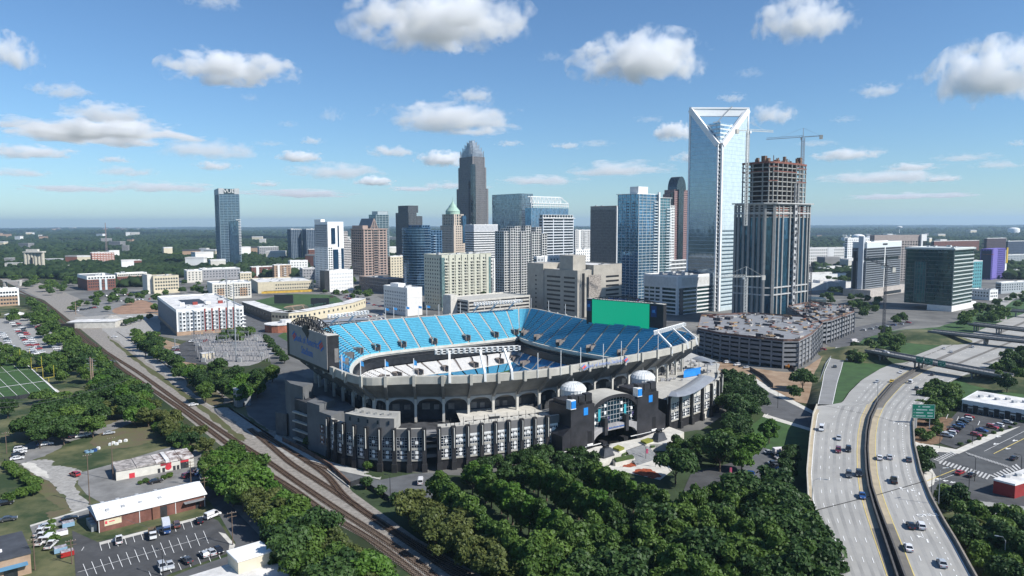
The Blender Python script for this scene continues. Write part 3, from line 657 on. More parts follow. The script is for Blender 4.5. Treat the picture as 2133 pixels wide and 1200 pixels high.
# ---- the two big boards
def board(pa, pb, da, db, yt, yb, depth, facing, name='scoreboard'):
    """screen box between two photograph columns; facing = +1 when its screen looks along the outward side"""
    a, b = Dp(pa, yt[0], da), Dp(pb, yt[1], db); z1 = (a.z+b.z)/2; z0 = (Dp(pa, yb[0], da).z + Dp(pb, yb[1], db).z)/2
    x = Vector((b.x-a.x, b.y-a.y, 0)); Lx = x.length; x.normalize(); n = Vector((x.y, -x.x, 0)); o = Vector((a.x, a.y, 0))
    def q(u, v, y): return o + x*(Lx*u) + Vector((0, 0, z0 + (z1-z0)*v)) + n*y
    mb = MB(); mb.obox(q(.5, .5, -depth/2), x*Lx/2, n*depth/2, Vector((0, 0, (z1-z0)/2)))
    bd = mb.build(name, pm('board_black', (.018, .018, .02), .5, .3), st)
    mb = MB(); mb.obox(q(.5, 1, -depth/2) + Vector((0, 0, .1)), x*(Lx/2-.1), n*(depth/2-.1), (0, 0, .12)); mb.build('board_roof', conc_l, bd)
    return bd, q, x, n, Lx, z0, z1
bd, q, x, n, Lx, z0, z1 = board(597, 681, 342, 300, (670, 703), (737, 780), 5.2, 1)
mb = MB(); mb.obox(q(.535, .54, .06), x*(Lx*.465), n*.08, (0, 0, (z1-z0)*.46)); mb.build('screen_back', pm('back_panel', (.34, .31, .29), .8, .06, .2), bd)
lettering('sign_lettering', 'Bank of America', 5.0, blue_sign, bd, q(.53, .66, .2), x, n, .92)
lettering('sign_lettering', 'Stadium', 5.0, blue_sign, bd, q(.53, .35, .2), x, n, .92)
for u in (.2, .86): flag_logo(bd, q(u, .66, .2), x, n, 4.2)
mb = MB(); mb.poly([q(.46, 1.1, .3), q(.56, 1.12, .3), q(.6, .92, .3), q(.555, .74, .3), q(.5, .86, .3), q(.42, .97, .3)]); mb.poly([q(.42, .97, -.5), q(.5, .86, -.5), q(.555, .74, -.5), q(.6, .92, -.5), q(.56, 1.12, -.5), q(.46, 1.1, -.5)]); mb.build('board_crest', black, bd)
mb = MB()                                                          # arched lattice crown
for off in (-.6, -4.6):
    pts = [q(.08 + .84*k/14, 1, off) + Vector((0, 0, 5.0*math.sin(math.pi*k/14)**.8)) for k in range(15)]
    base = [q(.08 + .84*k/14, 1, off) for k in range(15)]
    for k in range(14): mb.beam(pts[k], pts[k+1], .35); mb.beam(base[k], pts[k+1], .2); mb.beam(base[k], pts[k], .2); mb.beam(base[k+1], pts[k], .2)
for k in range(1, 14): mb.beam(q(.08 + .84*k/14, 1, -.6) + Vector((0, 0, 5.0*math.sin(math.pi*k/14)**.8)), q(.08 + .84*k/14, 1, -4.6) + Vector((0, 0, 5.0*math.sin(math.pi*k/14)**.8)), .2)
for k in range(70):
    u = random.uniform(.14, .86); hh = 4.2*math.sin(math.pi*(u-.08)/.84); mb.beam(q(u, 1, -random.uniform(.8, 4.4)) + Vector((0, 0, random.uniform(.2, hh))), q(u + random.uniform(-.06, .06), 1, -random.uniform(.8, 4.4)) + Vector((0, 0, random.uniform(.2, hh))), random.uniform(.2, .5))
mb.build('lattice_crown', black, bd)
mb = MB(); mb.obox(q(1, .45, -4) + x*.06, x*.08, n*.9, (0, 0, 3.0)); mb.build('side_screen', pm('side_panel', (.17, .16, .15), .6), bd)
bd, q, x, n, Lx, z0, z1 = board(1222, 1382, 445, 409, (619, 638), (672, 694), 3.5, 1)
mb = MB(); mb.obox(q(.455, .5, .1), x*(Lx*.375), n*.12, (0, 0, (z1-z0)*.485)); mb.build('screen', lamp_mat('green_screen', (.0, .30, .165), .8), bd)
for u in (.035, .885):
    mb = MB(); mb.obox(q(u, .72, .1), x*(Lx*.034), n*.1, (0, 0, (z1-z0)*.2)); lp = mb.build('logo_panel', pm('navy_panel', (.01, .04, .14), .5), bd)
    mb = MB(); c = q(u, .72, .25); y = Vector((0, 0, 1))
    mb.poly([c - x*1.2 - y*.2, c - x*.5 - y*1.0, c + x*.2 - y*.5, c + x*1.2 - y*.9, c + x*.8 + y*.3, c + x*1.0 + y*1.2, c + y*.9, c - x*.9 + y*1.0]); mb.build('cat_emblem', pm('emblem_blue', (.05, .22, .5), .5), lp)
mb = MB()
for off in (-.4, -3):
    pts = [q(.06 + .86*k/12, 1, off) + Vector((0, 0, 2.6*math.sin(math.pi*k/12)**.8)) for k in range(13)]
    for k in range(12): mb.beam(pts[k], pts[k+1], .35); mb.beam(q(.06+.86*k/12, 1, off), pts[k+1], .16); mb.beam(q(.06+.86*(k+1)/12, 1, off), pts[k], .16)
mb.build('lattice_crown', black, bd)
lettering('sign_lettering', 'Bank of America', 2.0, pm('sign_dim_blue', (.05, .10, .3), .5), bd, q(.42, 1, .0) + Vector((0, 0, 1.2)), x, n, .95)
flag_logo(bd, q(.68, 1, .0) + Vector((0, 0, 1.2)), x, n, 1.6)
# name on the near rim fascia
i0 = min(range(NS), key=lambda i: abs(pix(P(i, 0, ZR))[0]-1205) + 1e4*(NRM[i].y > 0)); i1 = min(range(NS), key=lambda i: abs(pix(P(i, 0, ZR))[0]-1300) + 1e4*(NRM[i].y > 0))
a, b_ = P(i0, 1.0, ZR-1.0), P(i1, 1.0, ZR-1.0); xx = (b_-a).normalized(); nn = Vector((xx.y, -xx.x, 0))
rs = lettering('rim_sign', 'Bank of America Stadium', 2.3, pm('sign_mid_blue', (.22, .30, .55), .5), st, (a+b_)/2, xx, nn, .95)
for p in (a + xx*.9, b_ - xx*.9): flag_logo(st, p + nn*.2 + Vector((0, 0, -.2)), xx, nn, 2.2)
# ---- flagpoles on the near rim, floodlight booms
flag_m = pm('flag_blue', (.03, .22, .5), .7, .3)
for k, px in enumerate((712, 749, 798, 858, 1121, 1167, 1210, 1251, 1290, 1328, 1368)):
    i = min(range(NS), key=lambda i: abs(pix(P(i, 0, ZR))[0]-px) + 1e4*(NRM[i].y > 0)); p = P(i, .3, ZR-3)
    mb = MB(); mb.tube([p, p + Vector((0, 0, 10.5))], .16, 5); fp = mb.build('flagpole', white, st)
    if px < 900:
        mb = MB(); t = p + Vector((0, 0, 10)); mb.quad(t, t + Vector((1.2, .4, -.9)), t + Vector((1.3, .5, -2.6)), t + Vector((0, 0, -2.2))); mb.build('flag', flag_m, fp)
for px in (800, 822, 845, 868, 890, 912, 955, 1106, 1144, 1179):
    i = min(range(NS), key=lambda i: abs(pix(P(i, 0, ZR))[0]-px) + 1e4*(NRM[i].y < 0)); p = P(i, -.3, ZR)
    mb = MB(); mb.tube([p, p + Vector((0, 0, 7.5))], .15, 5); fp = mb.build('flagpole', white, st)
    if px < 900: mb = MB(); t = p + Vector((0, 0, 7.3)); mb.quad(t, t + Vector((2.2, .3, -.5)), t + Vector((2.2, .3, -1.9)), t + Vector((0, 0, -1.5))); mb.build('flag', flag_m, fp)
def lights(pxs, near, up=8.5, inn=9.0, ext=6.0):
    pts = []
    for px in pxs:
        i = min(range(NS), key=lambda i: abs(pix(P(i, 0, ZR))[0]-px) + 1e4*((NRM[i].y > 0) == near)); a = P(i, .6, ZR-2.5); b = P(i, -.2, ZR+1.2); c = P(i, -inn, ZR+up)
        mb = MB(); mb.beam(a, b, .9, .9); mb.beam(b - Vector((0, 0, .3)), c, .8, .9); mb.build('floodlight_boom', white, st); pts.append(c)
    d = (pts[-1]-pts[0]).normalized(); a, b = pts[0] - d*ext, pts[-1] + d*ext; mb = MB(); nrow = int((b-a).length/2.2)
    for z in (-.9, .1, 1.1): mb.beam(a + Vector((0, 0, z)), b + Vector((0, 0, z)), .28)
    for k in range(nrow+1):
        p = a.lerp(b, k/nrow); mb.beam(p + Vector((0, 0, -1)), p + Vector((0, 0, 1.3)), .15)
        for z in (-.4, .6): mb.obox(p + Vector((.6, 0, z)), (.42, 0, 0), (0, .35, 0), (0, 0, .34))
    mb.build('floodlight_bank', white, st)
lights((931, 1005, 1064), True); lights((1397, 1430, 1449), True, 7, 8, 4); lights((986, 1021, 1058), False, 6.5, 8, 5); lights((688, 724), False, 6.5, 8, 9)
# ---------------------------------------------------------------- buildings
class Bd:
    """a building standing on the street grid: near corner at column xc and depth d, left side seen out to xl, right side to xr, top at row yt"""
    def __init__(s, name, label, cat, xl, xc, xr, yt, d, phi=PHI, z0=0, group=None, h=None):
        a = Dp(xc, yt, d); s.h = a.z if h is None else h; s.z0 = z0
        u, v = Vector((math.cos(phi), math.sin(phi), 0)), Vector((-math.sin(phi), math.cos(phi), 0))
        if h is not None: a.z = h
        s.w = along(a, u, xr) if xr > xc else 12; s.l = along(a, v, xl) if xl < xc else 12
        if not 4 < s.l < 250: s.l = 18
        s.phi = phi; s.u, s.v = u, v; s.o = Vector((a.x, a.y, 0))
        s.r = thing(name, label, cat, (a.x, a.y, 0), phi, group); s.d = d
    def add(s, name, mb, mats, parent=None, smooth=False): return mb.build(name, mats, parent or s.r, smooth)
    def zy(s, py): return zat(s.o.x, s.o.y, py)
    def xat(s, px): p = s.o.copy(); p.z = s.h; return along(p, s.u, px)
    def yat(s, px): p = s.o.copy(); p.z = s.h; return along(p, s.v, px)
    def box(s, name, x0, y0, z0, x1, y1, z1, m, parent=None):
        mb = MB(); mb.box(x0, y0, z0, x1, y1, z1); return s.add(name, mb, m, parent)
    def facade(s, frame, glz, z0=None, z1=None, rect=None, floor=3.8, th=.9, bay=4.0, pw=.6, out=.35, slab=True, pier=True, corner=1.0, names=('glazing', 'facade_frame'), faces='lrfb'):
        x0, y0, x1, y1 = rect or (0, 0, s.w, s.l); z0 = s.z0 if z0 is None else z0; z1 = s.h if z1 is None else z1
        g = MB(); g.box(x0+out, y0+out, z0, x1-out, y1-out, z1-.05); s.add(names[0], g, glz)
        f = MB(); n = max(1, round((z1-z0)/floor)); fh = (z1-z0)/n
        if slab:
            for k in range(n+1):
                zz = z0 + k*fh; f.box(x0, y0, max(z0, zz-th/2), x1, y1, min(z1, zz+th/2))
        if pier:
            e = .05
            nx = max(1, round((x1-x0)/bay)); ny = max(1, round((y1-y0)/bay))
            for k in range(nx+1):
                w = corner if k in (0, nx) else pw; c = x0 + (x1-x0)*k/nx; a, b = max(x0-e, c-w/2), min(x1+e, c+w/2)
                if k == 0: b = x0-e+w
                if k == nx: a = x1+e-w
                f.box(a, y0-e, z0, b, y0+out+.02, z1-.01); f.box(a, y1-out-.02, z0, b, y1+e, z1-.01)
            for k in range(ny+1):
                w = corner if k in (0, ny) else pw; c = y0 + (y1-y0)*k/ny; a, b = max(y0-e, c-w/2), min(y1+e, c+w/2)
                if k == 0: b = y0-e+w
                if k == ny: a = y1+e-w
                f.box(x0-e-.01, a, z0, x0+out+.02, b, z1-.012); f.box(x1-out-.02, a, z0, x1+e+.01, b, z1-.012)
        s.add(names[1], f, frame); return n
    def roof(s, m=None, z=None, rect=None, par=1.1, pm_=None, units=5, t=.35):
        x0, y0, x1, y1 = rect or (0, 0, s.w, s.l); z = s.h if z is None else z; mb = MB()
        mb.box(x0+t, y0+t, z-.3, x1-t, y1-t, z+.08, 0)
        for a in ((x0-.06, y0-.06, x1+.06, y0+t), (x0-.06, y1-t, x1+.06, y1+.06), (x0-.06, y0+t, x0+t, y1-t), (x1-t, y0+t, x1+.06, y1-t)): mb.box(a[0], a[1], z-.02, a[2], a[3], z+par, 1)
        rf = s.add('roof', mb, [m or roofw, pm_ or white])
        rnd = random.Random(int(x1*7 + y1*13 + z))
        for k in range(units):
            cx, cy = rnd.uniform(x0+3, x1-3), rnd.uniform(y0+3, y1-3); w, l, hh = rnd.uniform(1, 3), rnd.uniform(1, 3), rnd.uniform(1, 2.6)
            u = MB(); u.box(cx-w, cy-l, z+.08, cx+w, cy+l, z+hh, 0); u.cyl((cx, cy), min(w, l)*.6, z+hh, min(w, l)*.6, z+hh+.3, 8, 1); s.add('rooftop_unit', u, [pm('unit_grey', (.45, .46, .46), .6, .2), dark], rf)
        return rf
    def balconies(s, m, face, a0, a1, z0, z1, floor=3.2, dep=1.4, solid=True):
        n = max(1, round((z1-z0)/floor)); mb = MB()
        for k in range(n):
            z = z0 + (z1-z0)*k/n
            if face == 'r': mb.box(a0, -dep, z-.12, a1, .3, z+.12); solid and mb.box(a0, -dep, z+.12, a1, -dep+.1, z+1.05)
            else: mb.box(-dep, a0, z-.12, .3, a1, z+.12); solid and mb.box(-dep, a0, z+.12, -dep+.1, a1, z+1.05)
        return s.add('balcony_stack', mb, m)
    def windows(s, face, a0, a1, z0, z1, nx, nz, ww, wh, m=None, frame=None, name='window', skip=None, proud=.06):
        """every window an object of its own; the copies share one mesh"""
        g = MB()
        if face == 'r': g.box(-ww/2, -proud, -wh/2, ww/2, .05, wh/2, 0); fr = [(-ww/2-.12, -proud-.03, -wh/2-.15, ww/2+.12, .05, -wh/2), (-ww/2-.12, -proud-.03, wh/2, ww/2+.12, .05, wh/2+.1)]
        else: g.box(-proud, -ww/2, -wh/2, .05, ww/2, wh/2, 0); fr = [(-proud-.03, -ww/2-.12, -wh/2-.15, .05, ww/2+.12, -wh/2), (-proud-.03, -ww/2-.12, wh/2, .05, ww/2+.12, wh/2+.1)]
        if frame:
            for b in fr: g.box(*b, 1)
        me = g.mesh(name, [m or wglass] + ([frame] if frame else []))
        for j in range(nz):
            for i in range(nx):
                if skip and skip(i, j): continue
                a = a0 + (a1-a0)*(i+.5)/nx; z = z0 + (z1-z0)*(j+.5)/nz
                o = link(name, me, s.r); o.location = (a, 0, z) if face == 'r' else (0, a, z)
    def winstuff(s, face, a0, a1, z0, z1, nx, nz, ww, wh, m=None, proud=.06):
        g = MB()
        for j in range(nz):
            for i in range(nx):
                a = a0 + (a1-a0)*(i+.5)/nx; z = z0 + (z1-z0)*(j+.5)/nz
                if face == 'r': g.box(a-ww/2, -proud, z-wh/2, a+ww/2, .05, z+wh/2)
                else: g.box(-proud, a-ww/2, z-wh/2, .05, a+ww/2, z+wh/2)
        o = s.add('window', g, m or wglass); o['kind'] = 'stuff'
    def mass(s, name, m, z0=None, z1=None, rect=None):
        x0, y0, x1, y1 = rect or (0, 0, s.w, s.l); return s.box(name, x0, y0, s.z0 if z0 is None else z0, x1, y1, s.h if z1 is None else z1, m)
def poly_tower(b, name, pts, z0, z1, m, top=None):
    mb = MB(); mb.prism(pts, z0, z1, 0, 1 if top else 0); return b.add(name, mb, [m] + ([top] if top else []))
blue_gl = glass('blue_glass', (.10, .22, .34), (1.5, 1.5, 3.6), .7)
teal_gl = glass('teal_glass_wall', (.09, .20, .24), (1.5, 1.5, 3.2), .6)
navy_gl = glass('navy_glass', (.03, .09, .17), (1.5, 1.5, 3.5), .6)
grey_gl = glass('grey_glass', (.16, .21, .26), (1.6, 1.6, 3.9), .7)
dark_gl = glass('dark_glass', (.03, .045, .055), (1.5, 1.5, 3.5), .4)
green_gl = glass('green_glass', (.025, .075, .075), (1.6, 1.6, 3.9), .55)
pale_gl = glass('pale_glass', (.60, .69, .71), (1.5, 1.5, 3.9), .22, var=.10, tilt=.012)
stone_p = pm('pink_stone', (.36, .27, .23), .8, .08)
stone_d = pm('dark_ribs', (.10, .105, .115), .6, .15)
stone_g = pm('grey_granite', (.21, .20, .20), .6, .12)
beige = pm('beige_concrete', (.36, .335, .29), .85, .1, .2)
palegreen = pm('pale_green_stucco', (.50, .50, .41), .85, .08)
greycon = pm('tower_concrete', (.25, .25, .24), .85, .12)

# 1 the tall glass apartment tower on the left
b = Bd('apartment_tower', 'tall lone blue glass apartment tower at the left with a pale crown', 'tower', 446, 455, 498, 392, 1533, R(28))
zc = b.zy(404); n = b.facade(pm('vue_bands', (.24, .32, .37), .5), glass('vue_glass', (.07, .13, .19), (1.5, 1.5, 3.5), .6), z1=zc, floor=3.5, th=.7, bay=9, pw=.35)
b.box('balcony_stack', -1.2, 2, 10, -.1, 9, zc-10, pm('vue_bands', (.24, .32, .37))); b.balconies(white, 'r', b.w-9, b.w+1.2, b.zy(530), b.zy(455), 3.5)
cw = pm('crown_panel', (.44, .46, .46), .6)
b.box('crown', -.2, -.2, zc, b.w*.24, b.l+.2, b.h, cw); b.box('crown', b.w*.76, -.2, zc, b.w+.2, b.l+.2, b.h, cw); b.box('crown_screen', b.w*.24, .4, zc, b.w*.76, b.l, b.h-1, dark_gl)
lettering('name_sign', 'VUE', 11, white, b.r, (b.w*.5, .2, (zc+b.h)/2), (1, 0, 0), (0, -1, 0), 1.1); b.box('base_wing', b.w*.45, -1.5, 0, b.w*.9, 0, b.zy(460), _M['vue_glass'])

# 2 twin dark residential blocks far behind
for xl, xc, xr, yt, lab in ((598, 606, 628, 478, 'left one of two matching dark blue apartment blocks before the far woods'), (629, 638, 656, 478, 'right one of two matching dark blue blocks, half behind the white tower')):
    b = Bd('apartment_block', lab, 'apartment block', xl, xc, xr, yt, 1750); b.facade(pm('slate_frame', (.20, .24, .28), .6), navy_gl, floor=3.4, th=.6, bay=4.5, pw=1.0); b.roof(roofg, units=2)
# 3 the white tower
b = Bd('white_tower', 'white tower with stepped bright faces and dark glass slots, left of the brown gabled one', 'tower', 655, 682, 715, 462, 1037)
wt = pm('tower_white', (.78, .78, .76), .55, .04); z2 = b.zy(515)
b.mass('upper_block', wt, z0=z2); b.mass('lower_block', wt, z1=z2, rect=(0, 0, b.w, b.l))
b.facade(wt, dark_gl, z0=0, z1=z2, rect=(-.6, -.6, b.w*.28, b.l), floor=3.3, th=1.3, bay=3.2, pw=1.0)
b.facade(pm('shade_toned_frame', (.5, .5, .5), .6), navy_gl, z0=0, z1=b.h-4, rect=(-.5, 1, 1.2, b.l-1), floor=3.3, th=.9, bay=2.6, pw=.9)  # grey copy of the white: shade of the left side painted in
for a0, a1, zt, zb in ((.22, .45, 475, 508), (.62, .70, 470, 515), (.30, .62, 520, 590), (.82, .98, 518, 588)): b.box('glass_slot', b.w*a0, -.5-.6*(a0 < .5), b.zy(zb), b.w*a1, .2, b.zy(zt), navy_gl)
b.balconies(wt, 'r', b.w*.64, b.w*.8, b.zy(590), b.zy(522), 3.3, 1.3); b.box('stair_core', b.w*.5, 2, b.h, b.w, b.l*.6, b.h-9+4, wt); b.box('penthouse', -.3, b.l*.5, b.h, b.w*.25, b.l, b.h+3.5, wt)
b = Bd('parking_deck', 'small white louvred block at the foot of the white tower', 'parking deck', 676, 686, 735, 565, 985); b.mass('wall', white)
b.winstuff('r', 1, b.w-1, 2, b.h-2, 14, 5, 1.2, 2.4, pm('louvre_grey', (.45, .46, .47), .6)); b.roof(units=3); b.box('corner_block', -7, .5, 0, -.1, b.l, b.h+.6, dark)
b = Bd('office_tower', 'stepped pale banded tower showing just right of the white one', 'tower', 712, 716, 731, 500, 1500)
b.facade(pm('pale_bands', (.55, .52, .5), .7), dark_gl, floor=3.6, th=1.8, pier=False); b.facade(pm('pale_bands', (.55, .52, .5)), dark_gl, z0=b.h, z1=b.zy(482), rect=(0, 4, b.w*.7, b.l), floor=3.6, th=1.8, pier=False)
# 4 brown gabled tower
b = Bd('office_tower', 'brown stone tower with glazed gable crown and rows of dark windows', 'tower', 731, 757, 806, 478, 1100)
n = b.facade(stone_p, dark_gl, z0=14, floor=4.0, th=1.5, bay=b.w/6, pw=1.5, corner=2.4); b.box('centre_bay', b.w*.40, -.9, 14, b.w*.60, 1, b.h, pm('centre_stone', (.24, .18, .155), .7))
b.winstuff('r', b.w*.42, b.w*.58, 16, b.h, 3, n, 2.4, 2.2, dark_gl, .96)
gz = b.zy(455); mb = MB(); x0, x1 = b.w*.28, b.w*.62
mb.quad((x0, 0, b.h), (x1, 0, b.h), ((x0+x1)/2, 0, gz), ((x0+x1)/2, 0, gz)); mb.quad((x0, 0, b.h), ((x0+x1)/2, 0, gz), ((x0+x1)/2, b.l, gz), (x0, b.l, b.h)); mb.quad((x1, 0, b.h), (x1, b.l, b.h), ((x0+x1)/2, b.l, gz), ((x0+x1)/2, 0, gz))
mb.poly([(x0, b.l, b.h), ((x0+x1)/2, b.l, gz), (x1, b.l, b.h)]); b.add('gable_roof', mb, pm('gable_glass', (.16, .15, .15), .35, .2, metal=.4))
mb = MB()
for p, q in (((x0, -.3, b.h), ((x0+x1)/2, -.3, gz)), ((x1, -.3, b.h), ((x0+x1)/2, -.3, gz)), (((x0+x1)/2, -.3, b.h), ((x0+x1)/2, -.3, gz)), ((x0+3, -.3, b.h+5), (x1-3, -.3, b.h+5)), ((x0+6, -.3, b.h+10), (x1-6, -.3, b.h+10))): mb.beam(p, q, .9)
b.add('gable_frame', mb, stone_p); b.box('parapet', -1, -1, b.h-.4, b.w+1, b.l+1, b.h+1.2, stone_p); b.box('crown_block', 2, 6, b.h+1.2, x0-.5, b.l, b.h+6, stone_p)
b = Bd('office_podium', 'low brown stone podium beneath the gabled tower', 'building', 748, 808, 842, 583, 960); b.mass('wall', pm('brown_podium', (.15, .125, .115), .8)); b.winstuff('r', 1, b.w-1, 3, b.h-2, 10, 3, 1.6, 1.6); b.winstuff('l', 1, b.l-1, 3, b.h-2, 14, 3, 1.6, 1.6); b.roof(roofg, units=4, pm_=stone_p)
# 5 teal tower behind
b = Bd('apartment_tower', 'teal glass tower rising behind the brown gabled one', 'tower', 768, 783, 810, 447, 1500); b.facade(pm('teal_bands', (.36, .42, .44), .5), teal_gl, floor=3.6, th=.7, bay=7, pw=.5); b.facade(pm('teal_bands', (.36, .42, .44)), pale_gl, z0=b.h, z1=b.zy(440), rect=(b.w*.15, 1, b.w*.95, b.l*.8), bay=3)
# 6 dark ribbed tower with setbacks
b = Bd('office_tower', 'dark ribbed stone tower with corner setbacks and a louvred cap', 'tower', 824, 851, 881, 443, 1600)
b.facade(stone_d, dark_gl, rect=(0, 0, b.w*.55, b.l), floor=4, th=.5, bay=3.6, pw=1.5); b.facade(stone_d, dark_gl, z1=b.zy(450), rect=(b.w*.55, 3, b.w, b.l), floor=4, th=.5, bay=3.6, pw=1.5); b.facade(stone_d, dark_gl, z0=b.h, z1=b.zy(428), rect=(b.w*.05, 5, b.w*.75, b.l*.85), floor=4, th=.5, bay=3, pw=1.3)
# 7 round-fronted blue tower
b = Bd('apartment_tower', 'deep blue glass apartment tower with a rounded balcony front', 'tower', 846, 886, 921, 474, 930)
f = [(b.w*.05 + (b.l*.62)*0, 0)]; cxy = (3, b.l*.5); rr = b.l*.52
arc = [(cxy[0] + rr*.75*math.cos(R(a)), cxy[1] + rr*math.sin(R(a))) for a in range(75, 300, 15)]
zt = b.h; mb = MB(); mb.prism(arc + [(b.w*.3, 0), (b.w*.3, b.l)], 0, zt); b.add('rounded_front', mb, navy_gl); mb = MB()
k = 0
while 14 + k*3.4 < zt: mb.prism([(cxy[0] + (x-cxy[0])*1.035, cxy[1] + (y-cxy[1])*1.035) for x, y in arc] + [(b.w*.31, -.3), (b.w*.31, b.l)], 14 + k*3.4, 14.5 + k*3.4, bottom=True); k += 1
b.add('balcony_slab', mb, pm('slab_blue', (.22, .32, .42), .5))
b.facade(pm('blue_frame', (.10, .19, .30), .5), navy_gl, z1=b.zy(480), rect=(b.w*.28, .5, b.w, b.l), floor=3.4, th=.7, bay=5, pw=.8); b.facade(pm('blue_frame', (.10, .19, .30)), navy_gl, z0=b.h, z1=b.zy(469), rect=(-2, 5, b.w*.4, b.l*.8), bay=4)
b.balconies(pm('slab_blue', (.22, .32, .42)), 'r', b.w*.45, b.w*.62, 14, b.zy(486), 3.4, 1.5)
# 8 green-domed tower
b = Bd('domed_tower', 'pinkish stone tower crowned by a pale green copper dome', 'tower', 917, 945, 970, 470, 1250)
sp = pm('peach_stone', (.52, .44, .36), .8, .06); b.facade(sp, dark_gl, floor=4, th=1.8, bay=4, pw=1.9, corner=3); b.facade(sp, dark_gl, z0=b.h, z1=b.zy(446), rect=(2.5, 2.5, b.w-2.5, b.l-2.5), floor=5, th=1.2, bay=5, pw=2, corner=3)
b.box('corner_turret', b.w-7, -.8, b.h-30, b.w+.8, 7, b.zy(449), navy_gl); zb = b.zy(446); cu = pm('copper_green', (.30, .44, .36), .6, .12)
mb = MB(); mb.lathe((b.w/2, b.l/2, zb), [(12.5, 0), (12.5, 4.5), (13, 5), (11, 8), (7.5, 12), (6, 15), (2.2, 19.5), (.5, 23), (.1, 30)], 20); b.add('dome', mb, cu)
# 9 the tallest stepped tower
b = Bd('crowned_tower', 'tallest dark granite tower stepping up to a spiked silver crown', 'skyscraper', 951, 985, 1017, 390, 1466)
W, Lb = b.w, b.l
tiers = [(0, 0, b.zy(392)), (.06, .06, b.zy(347)), (.10, .10, b.zy(325))]
zp = 0
for k, (ix, iy, zt) in enumerate(tiers):
    b.facade(stone_g, dark_gl, z0=zp, z1=zt, rect=(W*ix, Lb*iy, W*(1-ix), Lb*(1-iy)), floor=4.1, th=.35, bay=3.0, pw=1.5, corner=3.4); zp = zt
b.facade(pm('grey_granite', (.17, .17, .18)), dark_gl, z0=0, z1=b.zy(378), rect=(-3, Lb*.2, .2, Lb*.8), floor=4.1, th=.35, bay=3.0, pw=1.4)
b.box('centre_slot', -.6, -.6, 0, W*.16, Lb*.12, b.zy(342), dark_gl)
crn = pm('crown_silver', (.50, .54, .58), .35, .1, metal=.5)
for k, (f0, y0, y1) in enumerate(((.14, 325, 316), (.21, 316, 309), (.28, 309, 302), (.35, 302, 296), (.42, 296, 292))):
    mb = MB(); za, zb = b.zy(y0), b.zy(y1); n = 9 - k
    for i in range(n+1):
        for (x, y) in ((f0 + (1-2*f0)*i/n, f0), (f0 + (1-2*f0)*i/n, 1-f0), (f0, f0 + (1-2*f0)*i/n), (1-f0, f0 + (1-2*f0)*i/n)):
            mb.box(W*x-.55, Lb*y-.55, za-4, W*x+.55, Lb*y+.55, zb + (3.5 if i in (0, n) else 1.8) + .1*i)
    mb.box(W*(f0+.02), Lb*(f0+.02), za-2, W*(1-f0-.02), Lb*(1-f0-.02), zb-1.5); b.add('crown_tier', mb, crn)
# 10 banded white/dark office
b = Bd('office_block', 'office block of bold white and dark stripes beneath the tallest tower', 'office block', 968, 987, 1037, 478, 1180)
b.facade(pm('stripe_white', (.62, .62, .61), .6), dark_gl, floor=3.9, th=2.1, pier=False, z1=b.zy(482)); b.mass('attic', pm('attic_grey', (.46, .47, .48), .6), z0=b.zy(482), z1=b.zy(469)); b.roof(roofg, z=b.zy(469), units=3)
# 11 grey glass slab with chamfered corner
b = Bd('office_tower', 'plain grey mirror-glass office tower with a chamfered corner', 'tower', 1025, 1084, 1110, 403, 1350)
c = 6; poly_tower(b, 'glass_wall', [(0, 3), (3, 0), (b.w, 0), (b.w, b.l), (0, b.l)], 0, b.h, grey_gl, roofg); mb = MB()
k = 1
while k*4.1 < b.h: mb.prism([(-.12, 2.95), (2.95, -.12), (b.w+.1, -.12), (b.w+.1, b.l), (-.12, b.l)], k*4.1, k*4.1+.3, bottom=True); k += 1
b.add('floor_band', mb, pm('grey_band', (.16, .19, .22), .5))
# 12 white frame topped blue glass tower
b = Bd('office_tower', 'blue glass tower with an open white steel frame on top', 'tower', 1094, 1107, 1184, 433, 1280)
mb = MB(); poly_tower(b, 'glass_wall', [(0, 0), (b.w, 0), (b.w, b.l), (0, b.l)], 0, b.h, blue_gl, roofw); zt = b.zy(409); zm = b.zy(423)
for zz in (zm, b.h + (zm-b.h)*.5): mb.box(-.3, -.3, zz-.5, b.w+.3, b.l, zz+.5)
n = 16
for k in range(n+1):
    x = b.w*k/n; mb.box(x-.35, -.35, b.h, x+.35, .4, zm); x2 = b.w*.04 + b.w*.8*k/n; mb.beam((x2, 6, zm), (x2, 6, zt), .7); mb.beam((x2, 6, zt if k % 2 else zm), (x2 + b.w*.8/n, 6, zm if k % 2 else zt), .55)
mb.beam((b.w*.04, 6, zt), (b.w*.84, 6, zt), 1.2); mb.beam((b.w*.84, 6, zt), (b.w, 0, zm), 1); mb.beam((b.w*.04, 6, zm), (b.w*.04, 6, zt), 1); mb.beam((b.w*.04, 14, zt), (b.w*.84, 14, zt), 1.2); b.add('roof_frame', mb, white)
mb = MB()
for k in range(28): x = b.w*k/27; mb.box(x-.14, -.16, 0, x+.14, .1, b.h)
b.add('mullion', mb, pm('mullion_white', (.5, .52, .55), .5))
# 13 white banded block in front
b = Bd('office_block', 'white-banded office block in front of the frame-topped tower', 'office block', 1122, 1131, 1195, 455, 1080)
b.facade(pm('band_white', (.62, .65, .68), .5), dark_gl, floor=4.1, th=1.4, bay=b.w/2.9, pw=1.3, corner=1.2); b.box('roof_slab', -1.5, -1.5, b.h, b.w+2, b.l, b.h+.9, white); b.facade(white, dark_gl, z0=b.h+.9, z1=b.h+5.5, rect=(.5, .5, b.w-1, b.l-1), bay=6)
